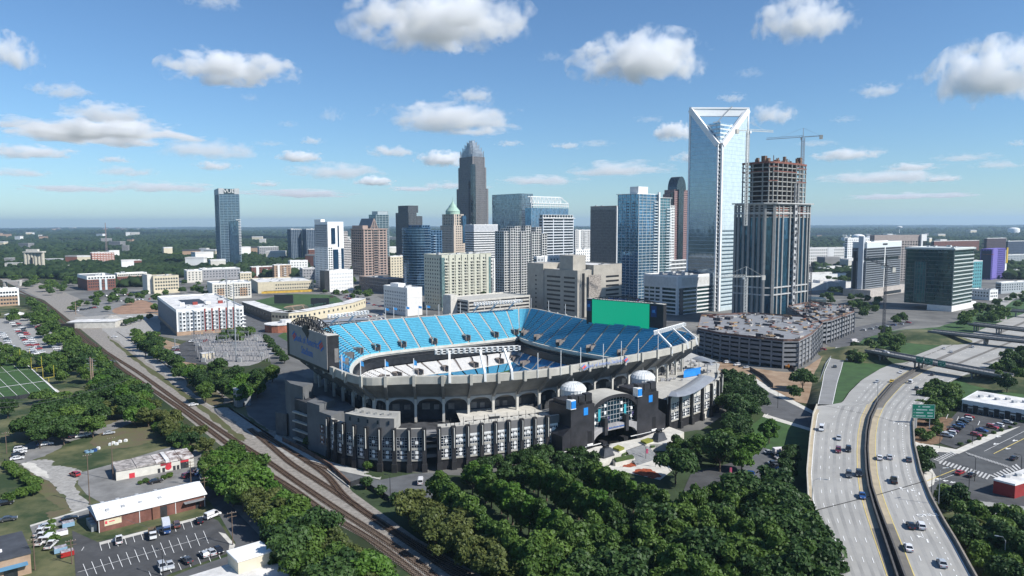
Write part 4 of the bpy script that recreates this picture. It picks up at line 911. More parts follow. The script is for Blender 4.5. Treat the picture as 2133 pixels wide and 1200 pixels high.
# 14 white gridded residential tower, stepped
b = Bd('apartment_tower', 'white gridded apartment tower with a stepped ragged roofline', 'tower', 1031, 1050, 1138, 486, 880)
gw_ = pm('grid_white', (.60, .60, .58), .6, .05); ys_ = (484, 476, 474, 482, 473, 484, 476, 488)
for k in range(8): b.facade(gw_, dark_gl, z1=b.zy(ys_[k]) + (0 if k % 2 else 1.5), rect=(b.w*k/8, -1.6*(k % 2), b.w*(k+1)/8 - .1, b.l - k*.3), floor=3.1, th=.85, bay=b.w/16, pw=.8, corner=.8)
# 15 pale green apartment slab
b = Bd('apartment_slab', 'long pale green apartment slab with columns of balconies', 'apartment block', 883, 920, 1023, 533, 762)
b.mass('wall', palegreen); pgs = pm('balcony_pale', (.46, .45, .38), .8)
for k in range(7): x = b.w*(.06 + .125*k); b.balconies(pgs, 'r', x, x+4.2, 14, b.h-4, 3.1, 1.7); b.box('projecting_bay', b.w*(.06+.125*k)+5, -1.0, 4, b.w*(.06+.125*k)+8.2, .1, b.h+.6, palegreen)
for k in range(8): b.winstuff('r', b.w*(.03+.124*k), b.w*(.03+.124*k)+9, 6, b.h-2, 3, 13, 1.7, 1.9, proud=.1 if k < 9 else .1)
b.winstuff('l', 1, b.l-1, 5, b.h-2, 7, 13, 1.6, 1.7); b.box('glass_corner', -.3, -.3, 4, 3.4, 3.2, b.h-2, pm('corner_glass', (.12, .19, .19), .2, .3)); b.roof(roofg, units=8, pm_=palegreen)
b.box('glass_corner', b.w-6, -.5, 4, b.w-.8, 1, b.h-3, pm('corner_glass', (.12, .19, .19), .2))
# 16 white hotel
b = Bd('hotel_block', 'plain white seven-storey block behind the far stand', 'hotel', 799, 848, 879, 602, 719); b.mass('wall', pm('hotel_white', (.66, .65, .62), .8, .05)); b.windows('l', 3, b.l-2, 3, b.h-3, 12, 6, 1.3, 1.8, pm('small_pane', (.10, .12, .14), .2))
b.roof(units=3); b.box('stair_house', 4, b.l*.5, b.h, b.w*.7, b.l*.85, b.h+3.6, white); b.box('cornice', -.2, -.2, b.h-9, b.w+.2, b.l, b.h-8.6, white)
# parking deck below the slab
b = Bd('parking_deck', 'long pale parking deck with rows of dark openings behind the far stand', 'parking deck', 922, 975, 1104, 628, 668); b.facade(pm('deck_pale', (.44, .42, .38), .8), conc_dark, floor=3.2, th=1.5, bay=18, pw=.8, out=1.2); b.roof(pm('deck_floor', (.42, .41, .37), .9), units=0, pm_=conc_l)
b.box('stair_tower', -8, b.l*.4, 0, -.2, b.l*.7, b.h+5, conc_l)
# 17 beige office complex beside the screen
b = Bd('office_complex', 'beige concrete office blocks with deep strip windows behind the green screen', 'office building', 1100, 1203, 1292, 566, 700)
b.mass('wall', beige, rect=(0, 0, b.w*.33, b.l)); b.mass('wall', beige, z1=b.zy(556), rect=(b.w*.33, -2, b.w, b.l*.7)); b.mass('end_tower', beige, z1=b.zy(553), rect=(-1, b.l*.66, b.w*.4, b.l))
b.box('lift_tower', 1, b.l*.10, b.h-4, b.w*.3, b.l*.36, b.zy(533), beige)
strip = pm('strip_window', (.018, .018, .02), .4, .3)
for k in range(8):
    z = 6 + k*(b.h-9)/8
    for a0, a1 in ((b.l*.05, b.l*.26), (b.l*.33, b.l*.6)): b.box('strip_window', -.08, a0, z, .2, a1, z+1.9, strip)
    b.box('strip_window', b.w*.62, -2.1, z, b.w*.93, -1.9, z+1.9, strip); b.box('strip_window', -1.1, b.l*.8, z, -.8, b.l*.83, z+1.6, strip)
b.box('dark_slot', b.w*.10, -.1, 0, b.w*.16, .2, b.h-2, strip); b.box('relief_panel', b.w*.22, -2.3, b.h-27, b.w*.5, -1.9, b.h-4, pm('relief_stone', (.28, .25, .22), .9, .7, 1.2)); b.roof(rect=(0, 0, b.w*.33, b.l), units=2, pm_=beige); b.roof(z=b.zy(556), rect=(b.w*.33, -2, b.w, b.l*.7), units=2, pm_=beige)
# 18 grey ribbed tower
b = Bd('office_tower', 'grey-brown tower of fine vertical ribs without setbacks', 'tower', 1230, 1284, 1288, 430, 1010)
b.facade(pm('rib_grey_brown', (.27, .255, .235), .8), dark_gl, floor=4, th=.3, bay=1.9, pw=.95, corner=1.2, z1=b.zy(436)); b.mass('attic', pm('rib_grey_brown', (.27, .255, .235)), z0=b.zy(436)); b.box('end_wall', .5, -.6, 0, b.w+.3, .2, b.h, white); b.roof(roofg, units=2, pm_=stone_p)
# 19 condominium tower next to the skyscraper
b = Bd('apartment_tower', 'pale blue glass apartment tower with white floor lines and corner balconies', 'tower', 1287, 1331, 1395, 404, 850)
fl = pm('floor_line', (.52, .58, .60), .5, .06); b.facade(fl, blue_gl, floor=3.45, th=.42, bay=6.5, pw=.35, corner=.7, rect=(0, 0, b.w*.62, b.l)); b.facade(fl, teal_gl, floor=3.45, th=.42, bay=6.5, pw=.3, rect=(b.w*.62, -1.5, b.w, b.l*.8), z1=b.zy(411))
b.box('white_fin', b.w*.60, -2.2, 20, b.w*.64, .2, b.zy(399), white); b.balconies(fl, 'r', b.w*.48, b.w*.60, 16, b.h-6, 3.45, 1.3); b.balconies(fl, 'r', b.w*.85, b.w+1.2, 16, b.h-14, 3.45, 3.2)
b.balconies(pm('dark_balcony', (.12, .17, .22), .5), 'l', b.l*.2, b.l*.3, 16, b.h-8, 3.45, 1.0); b.balconies(pm('dark_balcony', (.12, .17, .22)), 'l', b.l*.5, b.l*.58, 16, b.h-8, 3.45, 1.0)
b.box('roof_wing', -2, 1, b.h, b.w*.55, b.l+1, b.h+.6, white); b.box('penthouse', b.w*.05, b.l*.1, b.h+.6, b.w*.35, b.l*.5, b.zy(388), white); b.box('roof_wing', b.w*.6, -2.5, b.zy(411), b.w+2, b.l*.7, b.zy(411)+.5, white)
b = Bd('office_tower', 'narrow white gridded tower squeezed beside the pale blue one', 'tower', 1384, 1391, 1406, 428, 1060); b.facade(white, dark_gl, floor=4, th=1.3, bay=3.2, pw=1.2); b = Bd('office_block', 'low white and glass block right of the narrow gridded tower', 'office block', 1384, 1393, 1432, 543, 980); b.facade(white, dark_gl, floor=5, th=1.6, bay=3, pw=.4)
# 20 arched-top pink granite tower
b = Bd('arched_tower', 'pink granite tower with a half-round glass top behind the white skyscraper', 'tower', 1384, 1405, 1433, 395, 1331)
pk = pm('pink_granite', (.27, .165, .155), .7, .08); b.facade(pk, dark_gl, floor=4, th=1.9, bay=3.8, pw=1.6); b.box('glass_shaft', b.w*.25, -2.5, 0, b.w*.62, .5, b.h, dark_gl); b.box('glass_shaft', -2.0, b.l*.1, 0, .3, b.l*.3, b.h-5, dark_gl)
mb = MB(); K = 14; A = [(b.w*.43 + b.w*.34*math.cos(math.pi*k/K), -2.5, b.h + (b.zy(367)-b.h)*math.sin(math.pi*k/K)) for k in range(K+1)]; B2 = [(x, b.l*.8, z) for x, y, z in A]; mb.strip(A, B2); mb.poly(A); mb.poly(B2); b.add('barrel_top', mb, dark_gl)
b.facade(pk, dark_gl, z0=b.h-26, z1=b.zy(404), rect=(-4, b.l*.3, 1, b.l), bay=3.8, pw=1.4, th=1.9)
# 21 low white office with glass front
b = Bd('office_building', 'low white office with a tall attic and glass front behind the green screen', 'office building', 1341, 1412, 1490, 577, 720)
wo = pm('office_white', (.66, .67, .67), .6, .05); zt = b.zy(600); b.facade(wo, green_gl, z1=zt, floor=4.2, th=1.5, bay=b.w/2, pw=1, rect=(0, 0, b.w, b.l*.5), corner=2.4); b.facade(wo, green_gl, z1=zt, floor=4.2, th=1.9, bay=b.l/6, pw=1.2, rect=(.4, b.l*.5, b.w, b.l)); b.mass('attic_screen', wo, z0=zt, rect=(-.3, -.3, b.w, b.l))
mb = MB()
for k in range(40): mb.box(b.w*.1 + b.w*.75*k/40, -.38, zt+1.4, b.w*.1 + b.w*.75*k/40 + .5, -.2, b.h-1.8)
b.add('louvre', mb, pm('louvre_tan', (.50, .49, .45), .7)); mb = MB()
for k in range(34): mb.box(-.38, 2 + (b.l-4)*k/34, zt+1, -.2, 2.4 + (b.l-4)*k/34, b.h-1)
b.add('louvre', mb, pm('louvre_tan', (.50, .49, .45))); b.roof(roofg, units=10); b.box('dark_shaft', 3, -.3, 0, 9, .4, zt-1, pm('shaft_glass', (.05, .07, .09), .2))
# 22 white skyscraper with the V-shaped frame
b = Bd('skyscraper', 'white-edged glass skyscraper with an open triangular frame at the top', 'skyscraper', 1437, 1503, 1560, 213, 750)
W, Lb = b.w, b.l; zv = b.zy(302); zt = b.zy(214); cut = 3.5
sky_gl = glass('sky_glass', (.26, .33, .39), (1.5, 1.5, 4.1), .7, var=.10, tilt=.010); wht = pm('frame_white', (.84, .84, .83), .45, .03)
# the two glass leaves run up to slanting edges, the core stands between
mb = MB()
mb.poly([(0, cut, 0), (0, Lb, 0), (0, Lb, zt-2), (0, cut, zv)]); mb.poly([(0, Lb, 0), (6, Lb, 0), (6, Lb, zt-2), (0, Lb, zt-2)]); mb.poly([(6, cut, 0), (6, Lb, 0), (6, Lb, zt-2), (6, cut, zv)]); mb.poly([(0, cut, zv), (6, cut, zv), (6, Lb, zt-2), (0, Lb, zt-2)])
b.add('glass_leaf', mb, sky_gl)
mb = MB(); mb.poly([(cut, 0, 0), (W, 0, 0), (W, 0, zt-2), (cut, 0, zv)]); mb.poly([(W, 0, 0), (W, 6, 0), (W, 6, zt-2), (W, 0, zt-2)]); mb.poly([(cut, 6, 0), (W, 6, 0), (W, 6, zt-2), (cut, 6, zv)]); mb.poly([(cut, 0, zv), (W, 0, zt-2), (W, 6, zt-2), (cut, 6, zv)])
lf = b.add('glass_leaf', mb, pale_gl); lf['label'] = 'pale sunlit glass side'  # the sunlit look of this leaf is put into its paler glass colour
zk = b.zy(254); mb = MB(); mb.box(2.4, 2.4, 0, W-2, Lb-2, zk); b.add('glass_core', mb, glass('core_glass', (.30, .42, .50), (1.5, 1.5, 4.1), .6)); mb = MB()
k = 1
while k*4.1 < zk:
    if k*4.1 > zv-20: mb.box(2.2, 2.2, k*4.1, W-1.8, Lb-1.8, k*4.1+1.5)
    k += 1
b.add('core_band', mb, pm('core_white', (.62, .66, .68), .5)); mb = MB(); k = 1
while k*4.1 < zt-4:
    z = k*4.1; yy = cut if z < zv else cut + (Lb-cut)*(z-zv)/(zt-2-zv); xx = cut if z < zv else cut + (W-cut)*(z-zv)/(zt-2-zv)
    if yy < Lb-1: mb.box(-.12, yy, z, .0, Lb, z+.28)
    if xx < W-1: mb.box(xx, -.12, z, W, .0, z+.55 if z < b.zy(470) else z+.3)
    k += 1
b.add('floor_band', mb, pm('pale_band', (.48, .58, .64), .5)); mb = MB()
for k in range(1, int(b.zy(475)/4.1)): mb.box(cut+3, -.1, k*4.1+1.4, W-2, .02, k*4.1+2.9)
b.add('ribbon_window', mb, pm('ribbon_dark', (.06, .10, .13), .15)); mb = MB()
mb.box(-.5, Lb-1.6, 0, 1.2, Lb+.5, zt); mb.box(W-1.6, -.5, 0, W+.5, 1.2, zt); mb.box(cut-1.2, -.6, 0, cut+.7, 1.4, zv+1); mb.box(-.6, cut-1.0, 0, 1.0, cut+.6, zv+1)
for w_ in (0,): mb.beam((.2, cut, zv), (.2, Lb-.6, zt-2.5), 3.0, 5.5); mb.beam((cut, .2, zv), (W-.6, .2, zt-2.5), 3.0, 5.5); mb.beam((3.4, cut+2.0, zv-1), (3.4, Lb-.6, zt-7), 1.2, 5.5); mb.beam((cut+2.0, 3.4, zv-1), (W-.6, 3.4, zt-7), 1.2, 5.5)
b.add('white_frame', mb, wht); mb = MB()
# the top beam joins the two high corners
a, c = Vector((.6, Lb-.8, zt-5)), Vector((W-.8, .6, zt-5)); mb.beam(a, c, 5, 8.5); mb.beam(Vector((.4, Lb-.5, zt-1)), Vector((W-.5, .4, zt-1)), 6.5, 1.6); b.add('top_beam', mb, wht)
mb = MB(); c = (W*.42, Lb*.42); mb.beam((c[0], c[1], zk), (c[0], c[1], zk+4), 2); mb.beam((c[0]-2, c[1]+2, zk+3), (c[0]+11, c[1]-8, zk+20), .9); mb.beam((c[0], c[1], zk+4), (c[0]-5, c[1]+4, zk+3), 1); b.add('davit', mb, steel)
mb = MB()
for k in range(int((zv-4)/4.1)): mb.box(.6, 1.2, k*4.1+3, 3.0, 2.6, k*4.1+3.9)
b.add('notch_slab', mb, pm('core_white', (.62, .66, .68)))
# 23 tower under construction
b = Bd('unfinished_tower', 'unfinished tower of raw concrete floors above dark glass and grey piers', 'building site tower', 1532, 1607, 1688, 426, 640)
W, Lb = b.w, b.l; c = 7
def chamf(i=0.): return [(i, c+i*.4), (c+i*.4, i), (W-i, i), (W-i, Lb-i), (i, Lb-i)]
zg, zs = b.zy(452), b.zy(602)
poly_tower(b, 'glass_wall', chamf(.9), 0, zg, glass('site_glass', (.03, .10, .16), (1.6, 1.6, 3.9), .55)); mb = MB()
poly_tower(b, 'inner_floors', chamf(4), zg, b.h, pm('shell_dark', (.05, .035, .035), .9, .6, .3))
for k in range(0, 6): mb.prism(chamf(.5), zg + k*(b.h-zg)/5 - .35, zg + k*(b.h-zg)/5 + .35, bottom=True)
b.add('floor_slab', mb, conc); mb = MB()
for fx in (0, .1, .22, .42, .55, .68, .80, .92, 1): x = c + (W-c)*fx; mb.box(x-.9, -.25, 0, x+.9, 1.2, b.h)
for fx in (0.0, .16, .34, .52, .70, .88, 1): y = c + (Lb-c)*fx; mb.box(-.25, y-1.1, 0, 1.2, y+1.1, b.h)
for (x, y) in ((c*.5-.6, c*.5-.6),): mb.obox((c*.12, c*.92, b.h/2), (.8, -.8, 0), (.7, .7, 0), (0, 0, b.h/2)); mb.obox((c*.92, c*.12, b.h/2), (.8, -.8, 0), (.7, .7, 0), (0, 0, b.h/2))
b.add('pier', mb, greycon); mb = MB()
for z in (zs, zs-6.5, b.h-8, b.h-.4, b.h+.75): mb = MB(); mb.prism(chamf(-.35 if z < b.h else -2.4), z, z+1.1, bottom=True); b.add('cornice', mb, pm('pale_cornice', (.42, .42, .41), .8))
# raw round-cornered upper floors
zt = b.zy(337); nf = 9; ux0, uy0 = 1.2, 1.2
up = [(ux0, uy0+9), (ux0+2, uy0+4), (ux0+5, uy0+1.5), (ux0+10, uy0), (W*.62, uy0-.5), (W-4, uy0+2), (W-1.2, uy0+7), (W-1, Lb*.8), (W*.6, Lb-2), (ux0+1, Lb*.86)]
mb = MB()
for k in range(nf+1): z = b.h + (zt-b.h)*k/nf; mb.prism(up, z-.3, z+.3, bottom=True)
b.add('raw_slab', mb, conc); mb = MB()
for k in range(len(up)):
    p, q = Vector(up[k]), Vector(up[(k+1) % len(up)]); m_ = max(1, int((q-p).length/7))
    for j in range(m_): r = p.lerp(q, j/m_)*.985 + Vector((W/2, Lb/2))*.015; mb.box(r.x-.5, r.y-.5, b.h, r.x+.5, r.y+.5, zt)
b.add('raw_column', mb, greycon)
mb = MB(); mb.prism([((x-W/2)*.72+W/2, (y-Lb/2)*.72+Lb/2) for x, y in up], b.h, zt-1); b.add('core_wall', mb, pm('shell_dark', (.05, .035, .035))); mb = MB()
net = pm('orange_netting', (.20, .075, .055), .8, .4, .4); P_ = [Vector(p) for p in up]
for j in range(len(up)):
    p, q = P_[j], P_[(j+1) % len(up)]; pn = (p-Vector((W/2, Lb/2)))*1.02+Vector((W/2, Lb/2)); qn = (q-Vector((W/2, Lb/2)))*1.02+Vector((W/2, Lb/2)); mb.quad((*pn, zt-.6), (*qn, zt-.6), (*qn, zt+1.0), (*pn, zt+1.0))
    for z in (zt-(zt-b.h)*2/nf, zt-(zt-b.h)*4/nf, zt-(zt-b.h)/nf):
        if (j+int(z)) % 3: mb.quad((*pn, z+.3), (*qn, z+.3), (*qn, z+1.1), (*pn, z+1.1))
for k in range(4): z = zg + (b.h-zg)*(k+.4)/5; mb.box(c, .35, z, W*.42, .5, z+.8); mb.box(W*.6, .35, z+1, W*.9, .5, z+1.6)
b.add('safety_netting', mb, net); mb = MB(); rnd = random.Random(4)
for k in range(46): x, y = rnd.uniform(6, W-6), rnd.uniform(6, Lb-8); s_ = rnd.uniform(.2, .5) if k % 4 else rnd.uniform(.9, 1.9); mb.box(x-s_, y-s_, zt, x+s_, y+s_, zt + rnd.uniform(2.5, 7.5))
b.add('formwork', mb, pm('formwork_brown', (.16, .10, .07), .9, .6, .5)); mb = MB()
x = W*.36
for z in range(4, int(b.h), 6): mb.box(W*.545, -1.6, z, W*.615, -.3, z+3.4)
mb.box(W*.545, -2.0, 0, W*.555, -.3, b.h+20); mb.box(W*.61, -2.0, 0, W*.62, -.3, b.h+20); b.add('hoist', mb, pm('hoist_grey', (.36, .36, .36), .6, .7, .4))

def crane(name, label, px, base_d, ytop, yb, jl, jr, tilt=0., m=None, jibdir=None, z0=0, mw=1.15):
    """tower crane: lattice mast, jib, counter-jib with weights, cab"""
    m = m or pm('crane_grey', (.42, .42, .38), .5, .15); p = Dp(px, ytop, base_d); zt = p.z; t = thing(name, label, 'crane', (p.x, p.y, 0)); w = mw; mb = MB()
    for sx in (-w, w):
        for sy in (-w, w): mb.beam((sx, sy, z0), (sx, sy, zt), .32*mw)
    z = z0
    while z < zt-2:
        for a, c_ in (((-w, -w), (w, -w)), ((w, -w), (w, w)), ((w, w), (-w, w)), ((-w, w), (-w, -w))): mb.beam((*a, z), (*c_, z+2.4), .14*mw); mb.beam((*c_, z), (*a, z), .14*mw)
        z += 2.4
    mb.build('mast', m, t); jd = Vector(jibdir or (1, 0, 0)).normalized(); sd = Vector((-jd.y, jd.x, 0))
    def pt(s_, y, dz): return jd*s_ + sd*y + Vector((0, 0, zt + dz + s_*tilt))
    for nm, s0, s1 in (('jib', 0, jr), ('counter_jib', 0, jl)):
        mb = MB(); n = max(3, int(abs(s1)/2.4)); hh = 1.5 if nm == 'jib' else .6
        for y in (-.7, .7): mb.beam(pt(0, y, .5), pt(s1, y, .5), .26)
        mb.beam(pt(0, 0, .5+hh), pt(s1, 0, .5+hh), .26)
        for k in range(n): a, c_ = s1*k/n, s1*(k+1)/n; mb.beam(pt(a, -.7, .5), pt((a+c_)/2, 0, .5+hh), .14); mb.beam(pt((a+c_)/2, 0, .5+hh), pt(c_, .7, .5), .14); mb.beam(pt(a, .7, .5), pt((a+c_)/2, 0, .5+hh), .14)
        mb.build(nm, m, t)
    mb = MB(); mb.obox(pt(jl*.93, 0, -.4), jd*1.4, sd*.9, Vector((0, 0, 1.9))); mb.build('counterweight', conc_l, t)
    mb = MB(); mb.obox(pt(1.2, -1.6, -.6), jd*.9, sd*.8, Vector((0, 0, 1.1))); mb.build('cab', white, t)
    mb = MB(); top = Vector((0, 0, zt+9)); mb.beam(pt(0, -.5, .5), top, .35); mb.beam(pt(0, .5, .5), top, .35); mb.beam(top, pt(jr*.62, 0, 2), .12); mb.beam(top, pt(jl*.9, 0, 1), .12); mb.build('apex', m, t)
    return t
crane('tower_crane', 'white crane whose jib points right, standing before the skyscraper edge', 1558, 640, 274, 420, -12, 27, m=pm('crane_white', (.62, .62, .58), .5), jibdir=(1, .35, 0), z0=90)
crane('tower_crane', 'crane with raised left-pointing jib on the far side of the raw floors', 1673, 690, 287, 420, -17, 33, tilt=-.035, jibdir=(-1, .25, 0), m=pm('crane_blue_grey', (.25, .28, .33), .5), z0=80)
crane('tower_crane', 'low crane with horizontal white jib above the round garage', 1554, 590, 578, 655, -16, 27, m=pm('crane_white', (.62, .62, .58)), jibdir=(-1, -.1, 0), z0=14)
crane('tower_crane', 'thin dark crane in front of the hotel with its jib slanting up left', 1846, 560, 556, 660, -7, 17, tilt=.32, mw=.7, m=pm('crane_dark', (.03, .035, .05), .5), jibdir=(-1, -.2, 0))
mb = MB()
t = thing('hoist_mast', 'dark lattice hoist mast standing on the second garage', 'mast', (Dp(1683, 680, 610).x, 610, 0))
for sx in (-1.2, 1.2):
    for sy in (-1.2, 1.2): mb.beam((sx, sy, 12), (sx, sy, 58), .3)
for z in range(12, 57, 2): mb.beam((-1.2, -1.2, z), (1.2, -1.2, z+2), .16); mb.beam((1.2, -1.2, z), (1.2, 1.2, z+2), .16); mb.beam((-1.2, -1.2, z), (1.2, -1.2, z), .16)
mb.build('lattice', pm('crane_dark', (.10, .11, .14)), t)

# 24 garages under construction
def garage(label, px, zt, floor, m, seed, nb=5.5, xz=.0):
    pts = [G(x, y, 0).xy for x, y in px]; c0 = sum(pts, Vector((0, 0)))/len(pts); t = thing('parking_garage', label, 'parking garage', (c0.x, c0.y, 0)); L_ = [p-c0 for p in pts]; zt = zt; n = max(1, round(zt/floor)); mb = MB()
    for k in range(1, n+1): mb.prism(L_, zt*k/n-.9, zt*k/n, bottom=True)
    mb.build('floor_slab', m, t); mb = MB()
    for i in range(len(L_)):
        p, q = L_[i], L_[(i+1) % len(L_)]; mm = max(1, round((q-p).length/nb)); d_ = (q-p).normalized(); nn = Vector((d_.y, -d_.x))
        for j in range(mm): r = p.lerp(q, j/mm) + nn*.12; mb.obox((r.x, r.y, zt/2 - .3), (d_.x*.5, d_.y*.5, 0), (nn.x*.4, nn.y*.4, 0), (0, 0, zt/2-.3))
        for k in range(1, n): a = p.lerp(q, .0) - nn*.05; e = q - nn*.05; mb.quad((*a, zt*k/n), (*e, zt*k/n), (*e, zt*k/n+.9), (*a, zt*k/n+.9))
    mb.build('column', m, t); mb = MB(); mb.prism([p*.86 for p in L_], 0, zt-1); mb.build('dark_interior', pm('deck_interior', (.03, .032, .036), .9, .5), t); mb = MB()
    for i in range(len(L_)): p, q = L_[i], L_[(i+1) % len(L_)]; mb.quad((*p, zt-.2), (*q, zt-.2), (*q, zt+1.3), (*p, zt+1.3))
    mb.build('safety_netting', pm('brown_netting', (.14, .085, .07), .9, .5, .3), t); rnd = random.Random(seed); x0, x1 = min(p.x for p in L_), max(p.x for p in L_); y0, y1 = min(p.y for p in L_), max(p.y for p in L_)
    def inside(p): return all((L_[(i+1) % len(L_)]-L_[i]).cross(p-L_[i]) > 2 for i in range(len(L_)))
    for nm, cnt, mm in (('plywood_stack', 45, pm('plywood', (.30, .21, .12), .9, .35, .6)), ('site_panel', 40, pm('panel_white', (.42, .40, .37), .8, .3, .6)), ('wall_form', 60, pm('form_dark', (.07, .065, .07), .8, .6, .5)), ('site_panel', 30, pm('panel_red', (.20, .085, .06), .8, .4))):
        mb = MB(); made = 0
        while made < cnt:
            p = Vector((rnd.uniform(x0, x1), rnd.uniform(y0, y1)))
            if not inside(p): made += .2; continue
            made += 1; a = rnd.choice((PHI, PHI+math.pi/2)); u = Vector((math.cos(a), math.sin(a), 0)); v = Vector((-u.y, u.x, 0)); hh = rnd.uniform(.2, 1.3) if mm.name != 'form_dark' else rnd.uniform(.6, 2.4)
            mb.obox((p.x, p.y, zt + hh/2), u*rnd.uniform(.6, 3.4), v*(rnd.uniform(.4, 1.8) if hh < .9 else .25), (0, 0, hh/2))
        o = mb.build(nm, mm, t); o['kind'] = 'stuff'
    return t
gcon = pm('garage_concrete', (.21, .215, .225), .85, .15, .2)
garage('big unfinished round-cornered concrete garage right of the stadium', [(1452,738),(1500,750),(1560,759),(1630,768),(1662,768),(1690,750),(1712,724),(1690,708),(1560,698),(1460,704)], 17.7, 2.95, gcon, 5, 8)
garage('smaller unfinished concrete garage behind the round-cornered one', [(1690,722),(1730,714),(1778,693),(1770,680),(1690,668),(1640,680)], 17.5, 3.5, gcon, 8, 7)
# ---------------------------------------------------------------- ground cover, roads, rails
urb = pm('urban_ground', (.10, .10, .098), .95, .35, .02, detail=9, col2=(.20, .195, .18))
sheet('ground', [(0,600),(330,575),(450,562),(900,545),(1750,540),(2133,555),(2133,690),(1900,730),(1700,780),(1500,870),(1300,1000),(900,1030),(600,905),(560,740),(330,700),(150,640)], urb)
sheet('lawn', [(-40,640),(90,650),(235,770),(330,850),(480,960),(620,1060),(780,1160),(860,1230),(-40,1260)], grass)
sheet('lawn', [(560,960),(720,1040),(860,1150),(1010,1230),(1800,1230),(1700,960),(1560,890),(1390,905),(1180,950),(960,990)], pm('dark_grass', (.03, .05, .018), .95, .3, .1, detail=8))  # a darker green than the open lawns
sheet('ballast', [(-20,573),(48,604),(93,626),(137,660),(222,730),(268,780),(316,816),(372,858),(466,933),(600,1015),(670,1075),(755,1120),(880,1215),(1030,1215),(870,1122),(800,1072),(735,1025),(700,985),(650,943),(600,905),(545,872),(480,832),(400,778),(300,706),(235,664),(165,622),(110,598),(60,582),(-20,562)], pm('ballast', (.235, .215, .19), .95, .3, .6, detail=9))
sheet('gravel_path', [(150,628),(195,650),(230,672),(300,718),(350,752),(410,798),(475,846),(545,892),(600,930),(640,955),(620,958),(560,928),(500,888),(440,848),(372,802),(320,764),(262,722),(215,688),(170,650)], gravel)
wd_ = pm('dry_weeds', (.15, .13, .06), .95, .4, .3, detail=9, col2=(.07, .09, .03))
sheet('weeds', [(222,700),(262,728),(330,778),(400,828),(470,882),(510,915),(500,917),(455,884),(385,828),(318,780),(255,730)], wd_)
sheet('weeds', [(236,662),(300,700),(360,745),(420,790),(415,797),(350,750),(290,708),(232,668)], wd_)
sheet('dirt_ground', [(150,636),(220,640),(330,634),(335,700),(390,722),(410,760),(405,780),(360,745),(300,700),(235,660)], dirt)
sheet('gravel_ground', [(155,662),(250,655),(325,655),(330,690),(262,694),(215,682)], gravel)
sheet('car_park', [(140,644),(240,622),(345,600),(410,612),(430,640),(325,652),(230,655),(180,660)], asphalt_l)
sheet('dirt_ground', [(235,645),(290,625),(330,636),(330,650),(250,655)], pm('orange_dirt', (.28, .17, .11), .95, .25, .1))
sheet('car_park', [(-20,664),(62,662),(105,690),(150,735),(120,752),(-20,748)], pm('pale_lot', (.27, .265, .25), .95, .15, .1, detail=8))
sheet('sports_field', [(-60,757),(46,750),(119,817),(76,824),(-60,842)], grass_b)
sheet('pavement', [(91,794),(96,793),(126,817),(119,818)], conc_l)
sheet('lawn', [(46,748),(70,745),(130,775),(140,812),(126,816)], grass)
dirtg = pm('worn_dirt_grass', (.16, .12, .075), .95, .3, .12, detail=9, col2=(.10, .11, .045))
for p in ([(62,985),(100,1002),(135,1040),(150,1062),(110,1050),(70,1010)], [(205,900),(285,885),(345,900),(300,925),(235,935),(190,925)], [(95,1068),(150,1058),(165,1075),(110,1085)], [(20,880),(60,870),(70,900),(30,925)], [(395,770),(430,800),(470,835),(440,845),(390,805)]): sheet('dirt_ground', p, dirtg)
sheet('dirt_ground', [(100,915),(140,900),(200,880),(215,862),(255,856),(290,862),(285,885),(235,895),(170,912)], dirtg)
sheet('gravel_path', [(24,955),(60,922),(130,905),(215,888),(260,872),(275,880),(228,898),(150,918),(105,945),(45,965)], asphalt_l)
sheet('gravel_path', [(42,968),(75,958),(110,958),(110,968),(150,975),(172,985),(158,1012),(186,1050),(207,1062),(152,1066),(138,1038),(105,1005),(70,985)], gravel)
sheet('gravel_path', [(45,966),(68,964),(98,985),(100,996),(75,988)], conc_l)
sheet('car_park', [(165,985),(240,965),(330,938),(385,924),(420,945),(442,1000),(405,1022),(330,1035),(258,1040),(215,1050),(180,1030),(162,1008)], asphalt_l)
sheet('road', [(395,1002),(440,990),(481,1048),(545,1122),(610,1190),(640,1225),(300,1225),(400,1184),(482,1156),(491,1132),(453,1066),(418,1020)], pm('road_asphalt', (.09, .092, .096), .9, .2, .15, detail=8))
sheet('car_park', [(478,1050),(560,1060),(640,1080),(640,1130),(610,1178),(545,1120)], asphalt_l)
sheet('car_park', [(545,1120),(612,1165),(690,1225),(560,1225),(540,1140)], pm('pale_lot', (.27, .265, .25)))
sheet('car_park', [(150,1105),(203,1129),(430,1073),(455,1085),(487,1134),(472,1154),(355,1195),(310,1218),(160,1225)], asphalt)
sheet('pavement', [(206,1130),(428,1073),(431,1077),(209,1135)], conc_l)
sheet('pavement', [(455,1108),(470,1112),(490,1135),(483,1153),(476,1150),(478,1133)], conc_l)
sheet('road', [(62,1096),(186,1060),(190,1072),(150,1086),(68,1112)], asphalt_l)
sheet('pavement', [(62,1094),(182,1058),(186,1060),(64,1097)], conc_l)
sheet('road', [(640,950),(700,985),(790,1000),(862,986),(920,985),(925,1035),(830,1045),(770,1015),(735,1010),(690,975)], pm('yard_asphalt', (.10, .105, .11), .9, .2, .15, detail=8))
sheet('pavement', [(575,905),(667,955),(702,966),(795,990),(792,999),(702,979),(655,968),(570,915)], conc)
sheet('lawn', [(768,983),(798,988),(790,994),(760,988)], grass)
sheet('road', [(500,835),(520,800),(572,790),(596,850),(600,902),(560,895),(520,865)], pm('yard_asphalt', (.10, .105, .11)))
sheet('lawn', [(440,850),(500,835),(520,868),(560,898),(545,893),(480,850)], grass)
sheet('gravel_ground', [(395,722),(420,700),(560,698),(580,730),(520,762),(430,758)], pm('pale_gravel', (.26, .25, .24), .95, .25, .5, detail=9))
